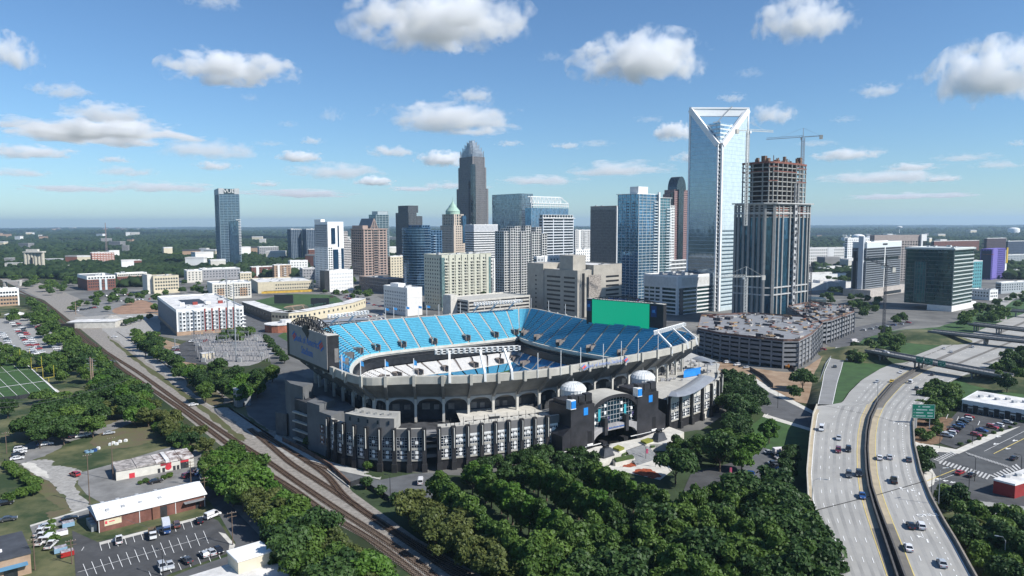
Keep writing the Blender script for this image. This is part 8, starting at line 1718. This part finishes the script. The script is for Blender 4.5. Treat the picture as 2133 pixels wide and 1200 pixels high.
# on the motorway: photograph point on the deck, lane heading follows the road
def road_heading(px, py, left):
    E1_, E2_ = (ELL, EM0) if left else (EM1, ER); f = (px - xat(E1_, py))/(xat(E2_, py) - xat(E1_, py)); a = G(xat(E1_, py-6) + (xat(E2_, py-6)-xat(E1_, py-6))*f, py-6, zf(py-6)); b = G(xat(E1_, py+6) + (xat(E2_, py+6)-xat(E1_, py+6))*f, py+6, zf(py+6)); d = a-b; return math.atan2(d.y, d.x) + (math.pi if left else 0)
MW = [(1711,893,1,'van','white','in the exit lane at the upper left of the motorway'),(1747,912,1,'saloon car','silver','alone in the left carriageway below the exit'),(1746,938,1,'off-roader','maroon','left of a pair side by side on the left carriageway'),(1767,936,1,'off-roader','black','right of a pair side by side on the left carriageway'),(1768,989,1,'off-roader','dark grey','left of a pair halfway down the left carriageway'),(1789,987,1,'off-roader','black','right of a pair halfway down, next to the median'),(1796,1033,1,'saloon car','blue','nearest the camera on the left carriageway'),
 (1832,953,0,'saloon car','white','beside the median on the right carriageway, left of a silver car'),(1853,952,0,'saloon car','silver','between white and dark cars on the right carriageway'),(1893,957,0,'saloon car','dark grey','in the outer lane right of the silver car'),(1862,1001,0,'pickup truck','black','halfway down the right carriageway'),(1897,1095,0,'saloon car','black','just left of a white van-like car near the bottom'),(1918,1096,0,'off-roader','white','beside the black one above the turn arrow'),(1892,1141,0,'saloon car','white','near the median close to the bottom edge'),(1962,1174,0,'saloon car','silver','lowest on the motorway in the tree shadow'),
 (1827,794,1,'saloon car','silver','on the left carriageway left of the yellow taxi'),(1857,793,1,'saloon car','yellow','on the left carriageway beside the median'),(1897,795,0,'van','white','beside the median above the curve'),(1945,796,0,'off-roader','black','in the outer lane below the nearest bridge'),(1909,809,0,'pickup truck','dark grey','in the middle lane of the curve'),(1924,820,0,'off-roader','black','in the outer lane of the curve'),(1876,774,1,'saloon car','white','just below the nearest bridge'),(1880,764,1,'saloon car','dark grey','in the shade of the nearest bridge'),(1942,779,0,'saloon car','dark grey','right lanes, just below the bridge')]
for px, py, left, kind, col, where in MW: car(kind, col, G(px, py+3, zf(py+3)+.07), road_heading(px, py, left), f'{col} {kind} {where}')
for px, py, kind, col, where in ((1981,732,'saloon car','white','on the far motorway between two bridges, right one'),(1966,725,'saloon car','white','on the far motorway between two bridges, left one'),(2026,722,'off-roader','white','on the far motorway before the middle bridge')): car(kind, col, G(px, py+2, .36), R(62), f'{col} {kind} {where}', False)
car('saloon car', 'dark grey', G(1739, 765, zf(765)+.1), R(75), 'dark grey car alone on the exit ramp', False); car('saloon car', 'white', G(1769, 750, 1), R(20), 'white car parked on the grass bank by the ramp', False)
bz = lambda px: (G(px, 729 + (px-1812)*.1875, 6.5))
car('saloon car', 'white', bz(1845), math.atan2(B1[2].y, B1[2].x), 'white car crossing the nearest bridge', False)
for px, py, kind, col, h, where in ((2112,953,'saloon car','black',35,'waiting right of the street crossing'),(2000,983,'saloon car','red',35,'turning below the street crossing'),(2024,988,'saloon car','black',35,'behind the red one at the street crossing')): car(kind, col, G(px, py+4, .4), R(h), f'{col} {kind} {where}')
pal = ['white', 'white', 'silver', 'black', 'dark grey', 'red', 'blue', 'silver', 'maroon', 'black']; kinds_ = ['saloon car', 'off-roader', 'hatchback', 'off-roader', 'saloon car']; rc = random.Random(31)
def lot(where, rows, z=.3, hd=0, cap=None, fill=.85, detail=True, share=False, cols=None):
    """rows: ((x0, y0), (x1, y1), n) lines of parked cars"""
    lst = []
    for (a, b, n) in rows:
        for k in range(n):
            if rc.random() > fill: continue
            f = (k+.5)/n; lst.append(((a[0]+(b[0]-a[0])*f, a[1]+(b[1]-a[1])*f), math.atan2(*reversed(list((G(*b)-G(*a)).xy))) + math.pi/2 + (math.pi if rc.random() < .5 else 0) + R(hd)))
    lst.sort(key=lambda q: q[0][0]); cnt = {}
    items = [(p, h, rc.choice(kinds_), rc.choice(cols or pal)) for p, h in lst]
    tot = {}
    for it in items: tot[(it[2], it[3])] = tot.get((it[2], it[3]), 0) + 1
    for p, h, kind, col in items:
        i = cnt.get((kind, col), 0); cnt[(kind, col)] = i+1
        lab = f'{col} {kind} parked {where}' if tot[(kind, col)] == 1 or share else f'{col} {kind} parked {where}, {ordn(i)} of its colour'
        if len(lab.split()) > 16: lab = ' '.join(lab.split()[:16])
        car(kind, col, G(p[0], p[1], z), h + rc.uniform(-.05, .05), lab, detail, 'cars parked ' + where)
lot('by the black and white shop', [((1970,912),(2022,868),9),((2012,915),(2040,905),2),((2040,900),(2105,880),6)], detail=False)
lot('on the white striped front row', [((330,1187),(362,1179),2),((383,1172),(395,1168),1),((418,1160),(462,1147),3)], fill=1, cols=['black','silver','dark grey'])
for px, py, kind, col, h, lab in ((248,1128,'pickup truck','white',120,'white pickup in the bay before the brick warehouse wall'),(368,1096,'off-roader','brown',120,'brown off-roader beside the box van at the warehouse'),(416,1087,'saloon car','black',120,'black car in the last warehouse bay'),(443,1077,'van','white',60,'white van at the warehouse corner by the road'),(325,1005,'saloon car','black',40,'black car in front of the rust-roofed workshop'),(392,993,'off-roader','maroon',60,'dark red off-roader before the red-lintel doorway'),(417,982,'saloon car','black',35,'black car right of the rust-roofed workshop, back one'),(424,985,'off-roader','white',35,'white off-roader right of the rust-roofed workshop'),(420,990,'saloon car','blue',35,'blue car in the row right of the workshop'),(431,997,'off-roader','white',35,'white off-roader nearest the road right of the workshop'),(156,991,'off-roader','red',150,'red off-roader towing on the gravel drive'),(11,1051,'off-roader','black',35,'black off-roader on the meadow at the left edge'),(18,1084,'saloon car','dark grey',30,'grey car on the meadow near the brick store'),(98,1099,'saloon car','silver',35,'silver car on the alley behind the store'),(145,1083,'saloon car','black',35,'black car at the warehouse end of the alley'),(876,1006,'van','white',95,'small white utility van alone in the loading yard'),(1625,955,'saloon car','silver',20,'silver car in the lot right of the plaza, left one'),(270,661,'saloon car','white',30,'white car on the gravel lot beyond the rails'),(232,756,'pickup truck','dark grey',60,'dark pickup on the dirt lane beyond the rails'),(238,703,'saloon car','white',10,'white car on the dirt lot by the digger'),(403,845,'saloon car','white',30,'white car at the rear of the woods')):
    car(kind, col, G(px, py, .3), R(h), lab)
for px, py, kind, col in ((43,938,'off-roader','white'),(42,944,'saloon car','white'),(38,951,'off-roader','black'),(36,957,'saloon car','white'),(86,920,'pickup truck','dark grey'),(90,928,'saloon car','blue'),(98,927,'off-roader','white'),(156,911,'off-roader','maroon'),(169,910,'saloon car','white'),(182,907,'saloon car','white'),(227,904,'saloon car','silver')):
    car(kind, col, G(px, py, .3), R(33 + rc.uniform(-6, 6)), f'{col} {kind} on the gravel strip of the meadow, {"left cluster" if px < 60 else "middle cluster" if px < 110 else "right end"}, at {["upper","lower"][py % 2]} side' if px not in (169, 182) else f'white car on the meadow strip, {"left" if px == 169 else "right"} of two side by side', True, 'cars on the meadow gravel strip')
lot('beside the lawn right of the plaza', [((1598,942),(1632,958),4),((1610,965),(1636,985),5),((1562,985),(1552,1000),2)], detail=False)
lot('at the edge of the alley under the trees', [((615,1175),(655,1195),4)], fill=1, detail=False, cols=['black','maroon','blue'])
lot('in the crowded pale car park at the far left', [((24,672),(75,740),19),((34,670),(88,737),18),((0,690),(28,728),10),((70,672),(120,730),14)], fill=.93, detail=False, share=True, cols=['white','white','white','silver','black','red'])
lot('in the city car park beyond the ballpark', [((662,603),(730,596),14),((690,612),(770,625),14),((715,620),(795,640),13),((690,618),(705,640),7)], detail=False, share=True, fill=.8)
lot('on the pale lot behind the far stand', [((690,662),(745,654),10),((745,664),(800,656),10),((752,672),(800,664),8),((705,682),(760,672),8)], detail=False, share=True, fill=.8)
lot('beside the substation', [((355,735),(385,752),6),((395,712),(430,712),6),((365,722),(372,745),4)], detail=False, share=True)
lot('in the lot before the brick flats', [((150,650),(205,640),9),((210,618),(300,612),12),((225,630),(330,622),14)], detail=False, share=True, fill=.75)
lot('on the building site road', [((1500,752),(1560,768),6),((1660,742),(1720,728),5),((1790,690),(1900,672),7)], detail=False, share=True, fill=.8)
# lorries and odd vehicles near the warehouse
def truck(label, p, h, cabc, boxc, L_=6.5, hb=3.0, flat=False):
    t = thing('box_truck', label, 'truck', p, h); mb = MB(); mb.box(-L_/2, -1.05, .55, L_/2-2.0, 1.05, .8 if flat else hb); mb.build('cargo_bed' if flat else 'cargo_box', boxc, t)
    if flat: mb = MB(); mb.box(-L_/2, -1.05, .8, -L_/2+.1, 1.05, 1.6); mb.box(-L_/2, -1.05, .8, L_/2-2.1, -.95, 1.5); mb.box(-L_/2, .95, .8, L_/2-2.1, 1.05, 1.5); mb.build('side_board', pm('board_wood', (.18, .13, .08), .9, .3), t)
    mb = MB(); mb.prism([(L_/2-1.9, -1.0), (L_/2, -.92), (L_/2, .92), (L_/2-1.9, 1.0)], .5, 1.25); mb.prism([(L_/2-1.9, -.95), (L_/2-.55, -.85), (L_/2-.55, .85), (L_/2-1.9, .95)], 1.95, 2.1); mb.build('cab', cabc, t)
    mb = MB(); mb.prism([(L_/2-1.85, -.96), (L_/2-.4, -.9), (L_/2-.4, .9), (L_/2-1.85, .96)], 1.25, 1.95); mb.build('windows', cgl, t)
    for sx in (-L_*.3, L_*.32):
        for sy in (-.95, .95): w = link('wheel', WHEEL, t); w.location = (sx, sy, .42); w.scale = (1.3, 1.2, 1.3)
    for sy in (-1, 1): hh = link('headlight', HLM, t); hh.location = (L_/2, sy*.65, .8)
truck('white-cabbed flatbed truck with wooden sides at the warehouse', G(318, 1117, .3), R(-60), paint('white'), dark, 6.8, flat=True); truck('box van with a blue cab and pale box at the warehouse', G(347, 1106, .3), R(-60), paint('blue'), pm('truck_box', (.55, .57, .6), .5, .06), 6.5, 3.2)
truck('white and red box truck in the lot beside the lawn', G(1628, 948, .3), R(10), paint('red'), pm('truck_white', (.7, .66, .66), .5), 7.0, 3.1); truck('white site truck on the road by the second garage', G(1780, 714, .3), R(20), paint('white'), pm('truck_white', (.7, .66, .66)), 7)
for k, (px, py) in enumerate(((84,1112),(86,1121),(87,1131),(100,1110),(103,1126),(107,1138))): car('van' if k in (4,) else 'pickup truck', 'white', G(px, py, .3), R(100), f'white service vehicle on the grass behind the store, {["far","middle","near"][k % 3]} one of the {"left" if k < 3 else "right"} file', True, 'service vehicles behind the store')
for px, py, c, lab in ((128,1115,'white','white motorboat-like trailer beside the warehouse end'),(142,1097,'light blue','pale truck parked at the warehouse end wall'),(126,1150,'light blue','light blue skip at the grass edge'),(140,1158,'red','pink-red bin heap at the corner of the near car park')):
    t = thing('skip', lab, 'skip', G(px, py, .1), R(40)); mb = MB(); mb.prism([(-1.6, -1), (1.6, -1), (1.6, 1), (-1.6, 1)], .2, 1.5); mb.build('tub', paint(c), t); mb = MB(); mb.box(-1.5, -.9, 1.5, 1.5, .9, 1.7); mb.build('load', pm('load_mix', (.3, .28, .3), .8, .6, 1.5), t)

# ---------------------------------------------------------------- poles, lamps, signs
wood = pm('pole_wood', (.14, .10, .075), .9, .2)
def upole(label, px, py, h, arms=2):
    t = thing('utility_pole', label, 'utility pole', G(px, py, 0), R(30)); mb = MB(); mb.tube([(0, 0, 0), (0, 0, h)], [.17, .12], 7); mb.build('pole', wood, t)
    for k in range(arms): mb = MB(); mb.beam((-1.3, 0, h-.5-k*1.1), (1.3, 0, h-.5-k*1.1), .14); mb.build('crossarm', wood, t)
    for s in (-1.1, -.4, .4, 1.1): mb = MB(); mb.cyl((s, 0), .06, h-.43, .04, h-.2, 6); mb.build('insulator', conc_l, t)
    return t
for px, py, h, lab in ((485,1135,10,'wooden utility pole on the road corner by the near car park'),(427,1042,8,'utility pole beside the grass strip of the warehouse'),(398,1012,9,'utility pole at the rust-roofed workshop corner'),(187,1050,17,'tall thin utility pole at the left gable of the warehouse'),(236,1000,16,'thin utility pole left of the rust-roofed workshop'),(73,1188,9,'utility pole at the corner of the brick store'),(14,945,9,'utility pole at the left edge of the meadow'),(150,1175,7,'short pole at the left side of the near car park')): upole(lab, px, py, h, 2 if h < 12 else 1)
for px, yb, yt, lab in ((191, 812, 744, 'left leg pole of the rusty H-frame pylon by the rails'), (195, 812, 748, 'right leg pole of the rusty H-frame pylon by the rails'), (476, 703, 562, 'tall pale steel transmission pole behind the substation'), (492, 752, 590, 'tall grey steel transmission pole within the substation'), (365, 730, 700, 'short steel pole beside the substation car park'), (158, 655, 630, 'thin pole on the dirt lot')):
    p = G(px, yb, 0); zt = zat(p.x, p.y, yt); t = thing('steel_pole', lab, 'pole', p); mb = MB(); mb.tube([(0, 0, 0), (0, 0, zt)], [.6 if zt > 25 else .35, .3], 8); mb.build('shaft', pm('rust_steel', (.28, .20, .15), .7) if px < 200 else steel, t)
    for k in range(3): mb = MB(); mb.beam((-2.2, 0, zt-1-2.6*k), (2.2, 0, zt-1-2.6*k), .22); mb.build('crossarm', steel, t)
wm = pm('wire_dark', (.12, .12, .12), .6)
for a, b_, za, zb, lab in (((-30,850),(193,812),14,16,'upper power line running left from the H-frame pylon'),((-30,838),(191,812),12,12,'lower power line running left from the H-frame pylon'),((193,812),(365,745),16,14,'power line crossing the rails from the H-frame pylon'),((187,1050),(485,1135),9,9,'power line over the white warehouse roof')):
    p, q = G(*a, za), G(*b_, zb); mb = MB(); mb.tube([p.lerp(q, k/12) - Vector((0, 0, 2.0*(1-(k/6-1)**2))) for k in range(13)], .05, 4); o = mb.build('power_line', wm); tag(o, lab, 'power line')
def lamp(label, px, py, z, h, arm, ang, m=None, double=False):
    t = thing('street_lamp', label, 'street lamp', G(px, py, z), R(ang)); mb = MB(); mb.tube([(0, 0, 0), (0, 0, h*.92), (arm*.4, 0, h), (arm, 0, h)], [.14, .1, .08, .07], 6); mb.build('pole', m or steel, t)
    mb = MB(); mb.obox((arm+.35, 0, h-.02), (.45, 0, 0), (0, .17, 0), (0, 0, .09)); mb.build('lamp_head', m or steel, t)
    if double: mb = MB(); mb.tube([(0, 0, h*.92), (-arm*.4, 0, h), (-arm, 0, h)], .08, 6); mb.build('arm', m or steel, t); mb = MB(); mb.obox((-arm-.35, 0, h-.02), (.45, 0, 0), (0, .17, 0), (0, 0, .09)); mb.build('lamp_head', m or steel, t)
for px, py, h, arm, ang, lab in ((1691,1066,10,3.2,-15,'tall curved lamp on the left parapet of the motorway'),(1827,842,10,2,20,'lamp standing in the motorway median above the joint'),(1955,1050,11,2,10,'lamp on the right edge of the motorway above the trees')): lamp(lab, px, py, zf(py)+.1, h, arm, ang, double=px == 1827)
for px, py, h, lab in ((2030,1002,9,'lamp at the lower corner of the street crossing'),(1957,933,9,'dark lamp at the corner of the small car park'),(2025,925,8,'lamp in the planting strip of the small car park'),(1940,1025,7,'lamp under the right edge of the motorway'),(2018,1020,8,'lamp beside the red shop'),(2126,992,8,'lamp at the right-hand street corner'),(813,1038,8,'lamp in the stadium loading yard'),(2090,1205,11,'lamp at the bottom right corner among the trees'),(340,1200,7,'lamp in the middle of the near car park'),(1620,850,9,'lamp on the road right of the stadium')): lamp(lab, px, py, .2, h, 1.6, 150, dark if px != 2090 else steel)
for px, py, lab in ((1345,958,'left'), (1365,972,'right')):
    t = thing('banner_lamp', f'black plaza lamp with pink banner, {lab} one of two below the steps', 'street lamp', G(px, py, .2)); mb = MB(); mb.tube([(0, 0, 0), (0, 0, 6.2)], .09, 6); mb.cyl((0, 0), .3, 6.2, .12, 6.8, 8); mb.build('pole', dark, t); mb = MB(); mb.box(.1, -.03, 2.6, .95, .03, 4.4); mb.build('banner', pm('banner_pink', (.55, .10, .18), .7, .3), t)
t = thing('banner', 'small red and white banner on a pole by the mulch bed', 'banner', G(1519, 1000, .2)); mb = MB(); mb.tube([(0, 0, 0), (0, 0, 5)], .08, 6); mb.build('pole', dark, t); mb = MB(); mb.box(.1, -.03, 2.4, .9, .03, 4.6); mb.build('cloth', pm('banner_pink', (.55, .10, .18)), t)
grn = pm('sign_green', (.0, .16, .10), .5, .06)
def roadsign(label, p, w, h, z, face, lines, post=True):
    t = thing('road_sign', label, 'road sign', p, face); mb = MB(); mb.box(-w/2, -.06, z, w/2, .06, z+h); bo = mb.build('panel', grn, t); mb = MB()
    for (x0, z0, x1, z1) in ((-w/2+.08, z+.08, w/2-.08, z+.16), (-w/2+.08, z+h-.16, w/2-.08, z+h-.08), (-w/2+.08, z+.08, -w/2+.16, z+h-.08), (w/2-.16, z+.08, w/2-.08, z+h-.08)): mb.box(x0, -.085, z0, x1, -.062, z1)
    mb.build('border', white, bo)
    for k, row in enumerate(lines):                                 # the legend is too small to read in the photograph: worn white strokes where its words stand
        zc, hh = z + h*(1 - (k+.8)/(len(lines)+.6)), h/(len(lines)+.6)*.2
        for x0, x1 in row: mb = MB(); mb.box(w*(x0-.5), -.09, zc-hh, w*(x1-.5), -.062, zc+hh); mb.build('sign_stroke', pm('faded_legend', (.32, .45, .42), .6), bo)
    if post:
        for s in (-w*.3, w*.3): mb = MB(); mb.tube([(s, .2, -2), (s, .2, z+h*.7)], .14, 6); mb.build('post', steel, t)
    return t
p = G(1908, 885, zf(885)); roadsign('large green guide sign on posts at the right edge of the motorway', Vector((p.x+4, p.y+2, p.z)), 9.0, 6.0, 2.2, R(-8), [((.26, .34), (.44, .78)), ((.07, .11), (.18, .66), (.74, .93)), ((.07, .11), (.16, .5), (.66, .9)), ((.07, .11), (.17, .6), (.68, .92))])
mid = (B1[0]+B1[1])/2
for px, w, tx, lab in ((1941, 5, [((.2, .5), (.62, .8)), ((.1, .2), (.8, .9))], 'left'), (1960, 5.6, [((.26, .36), (.6, .9)), ((.12, .4), (.5, .72))], 'middle'), (1987, 5, [((.1, .55), (.62, .8)), ((.3, .5), (.8, .92))], 'right')):
    q = B1[0].lerp(B1[1], (px-1812)/(2100-1812)) + Vector((0, 0, 0)); n = B1[3]; roadsign(f'green guide sign hung on the nearest bridge, {lab} one of three', Vector((q.x - n.x*5.3, q.y - n.y*5.3, 6.2)), w, 3.4, -.6, math.atan2(B1[2].y, B1[2].x), tx, False)
# statues flanking the gate
for px, py, s, lab in ((1262, 950, 1, 'left'), (1373, 917, -1, 'right')):
    o = G(px, py, 2.95); t = thing('cat_statue', f'black crouching big-cat statue on a dark plinth, {lab} one of two at the gate', 'statue', o, PHI + R(180)); mb = MB(); mb.prism([(-3, -1.8), (3, -1.8), (3, 1.8), (-3, 1.8)], 0, .7); n = len(mb.v); mb.v += [(-2.8,-1.6,.7),(2.8,-1.6,.7),(2.8,1.6,.7),(-2.8,1.6,.7),(-1.9,-1.1,3.2),(1.9,-1.1,3.2),(1.9,1.1,3.2),(-1.9,1.1,3.2)]
    for f in ((4,5,6,7),(0,1,5,4),(1,2,6,5),(2,3,7,6),(3,0,4,7)): mb.f.append(tuple(n+i for i in f)); mb.m.append(0)
    mb.build('plinth', pm('plinth_slate', (.07, .075, .085), .5, .2), t)
    V, E_, Rr = [], [], []
    def nd(x, y, z, r, par=None):
        V.append((x, y, z)); Rr.append(r)
        if par is not None: E_.append((par, len(V)-1))
        return len(V)-1
    pelv = nd(-1.0, 0, 4.4, .55); sp1 = nd(-.2, 0, 4.35, .5, pelv); ch = nd(.8, 0, 4.25, .58, sp1); nk = nd(1.4, 0, 4.5, .4, ch); hd = nd(1.95, 0, 4.6, .38, nk); mz = nd(2.4, 0, 4.45, .2, hd)
    for sy in (-1, 1):
        k1 = nd(-1.0, sy*.5, 3.95, .34, pelv); k2 = nd(-.6, sy*.6, 3.6, .24, k1); k3 = nd(-1.1, sy*.6, 3.45, .18, k2); nd(-.7, sy*.6, 3.28, .16, k3); a1 = nd(1.0, sy*.5, 3.85, .3, ch); a2 = nd(1.1, sy*.55, 3.5, .2, a1); nd(1.6, sy*.55, 3.3, .17, a2); nd(1.85, sy*.25, 4.95, .1, hd)
    t1 = nd(-1.7, 0, 4.3, .16, pelv); t2 = nd(-2.3, .2, 3.9, .12, t1); nd(-2.7, .4, 4.2, .09, t2)
    me = bpy.data.meshes.new('cat_body'); me.from_pydata(V, E_, []); me.materials.append(pm('bronze_black', (.012, .012, .014), .35, .2)); bo = link('cat_body', me, t); sk = bo.modifiers.new('skin', 'SKIN'); ss = bo.modifiers.new('smooth', 'SUBSURF'); ss.levels = ss.render_levels = 1
    for i, r in enumerate(Rr): me.skin_vertices[0].data[i].radius = (r, r); me.skin_vertices[0].data[i].use_root = i == 0
# fences and walls
def fence(label, px, h, m, name='fence', th=.12, z=0):
    P_ = [G(x, y, z) for x, y in px]; t = thing(name, label, name, P_[0]); o = P_[0]; mb = MB()
    for a, b in zip(P_, P_[1:]): d = (b-a); n = Vector((-d.y, d.x, 0)).normalized(); mb.obox((a+b)/2 - o + Vector((0, 0, h/2)), d/2, n*th, (0, 0, h/2))
    mb.build('panel', m, t)
    for a, b in zip(P_, P_[1:]):
        k = max(1, int((b-a).length/6))
        for i in range(min(k, 12)): q = a.lerp(b, i/k) - o; mb = MB(); mb.beam((q.x, q.y, 0), (q.x, q.y, h+.15), th*2+.06); mb.build('post', m, t)
fence('brown retaining wall between the rails and the stadium pavement', [(590,920),(640,945),(690,975),(731,1014)], 1.6, pm('rust_wall', (.14, .085, .06), .9, .3), 'retaining_wall', .25)
fence('dark fence along the lower side of the loading yard', [(731,1014),(752,1006),(775,1022),(812,1045)], 1.8, dark); fence('low white wall beside the diverging track', [(682,980),(728,1016)], .5, conc_l, 'low_wall')
fence('black fence at the near edge of the practice field', [(-20,838),(40,832),(76,826)], 2.2, dark); fence('black fence behind the far goal posts', [(-10,742),(46,741),(75,738)], 2.2, dark); fence('dark hoarding along the curved site road', [(1562,772),(1590,788),(1610,808)], 2.4, black, 'hoarding'); fence('black screen fence beside the excavator pit', [(1600,745),(1640,760),(1655,775)], 2.4, black, 'hoarding')
fence('dark fence between meadow and hedge', [(10,965),(45,990),(72,1010)], 1.6, dark); fence('white crash barrier along the site road bank', [(1712,830),(1708,795),(1720,760),(1738,735)], 1.2, steel, 'crash_barrier')
# goal posts on the practice field
for px, py, k in ((53, 757, 'far'), (77, 776, 'middle'), (102, 797, 'near')):
    t = thing('goal_post', f'yellow goal post at the end of the practice field, {k} one of three', 'goal post', G(px, py, 0), R(48)); yl = pm('goal_yellow', (.62, .50, .06), .5, .06); mb = MB(); mb.tube([(0, 0, 0), (0, 0, 3)], .1, 6); mb.build('base_post', yl, t); mb = MB(); mb.beam((-2.8, 0, 3), (2.8, 0, 3), .16); mb.build('crossbar', yl, t)
    for s in (-2.8, 2.8): mb = MB(); mb.beam((s, 0, 3), (s, 0, 10), .13); mb.build('upright', yl, t)
# small clutter on the meadow
for k, (px, py) in enumerate(((182,943),(190,942),(197,940),(230,928),(236,925),(243,927),(250,922),(262,920),(205,936))):
    t = thing('barrel' if k < 3 else 'concrete_block', ['light blue tub', 'blue tub', 'dark blue tub'][k] + ' in the row on the meadow' if k < 3 else f'white block on the meadow, {ordn(k-3)} of six', 'tub' if k < 3 else 'block', G(px, py, 0)); mb = MB()
    if k < 3: mb.cyl((0, 0), 1.0, 0, 1.1, .9, 12); mb.build('shell', paint(['light blue', 'light blue', 'blue'][k]), t)
    else: mb.box(-.6, -.5, 0, .6, .5, .9); mb.box(-.45, -.35, .9, .45, .35, 1.1); mb.build('block', white, t)
t = thing('excavator', 'orange digger working at the pit below the garage', 'excavator', G(1640, 768, 0), R(60)); og = pm('digger_orange', (.5, .2, .03), .6, .2); mb = MB(); mb.box(-1.6, -1.2, 0, 1.6, -.7, .8); mb.box(-1.6, .7, 0, 1.6, 1.2, .8); mb.build('track_frame', dark, t); mb = MB(); mb.box(-1.5, -1.1, .8, 1.2, 1.1, 2); mb.box(.1, -1.1, 2, 1.2, -.1, 3); mb.build('body', og, t); mb = MB(); mb.beam((1, .4, 1.8), (3.4, .4, 4.6), .4); mb.beam((3.4, .4, 4.6), (5.2, .4, 2), .3); mb.obox((5.2, .4, 1.6), (.4, 0, 0), (0, .5, 0), (0, 0, .4)); mb.build('boom', og, t)
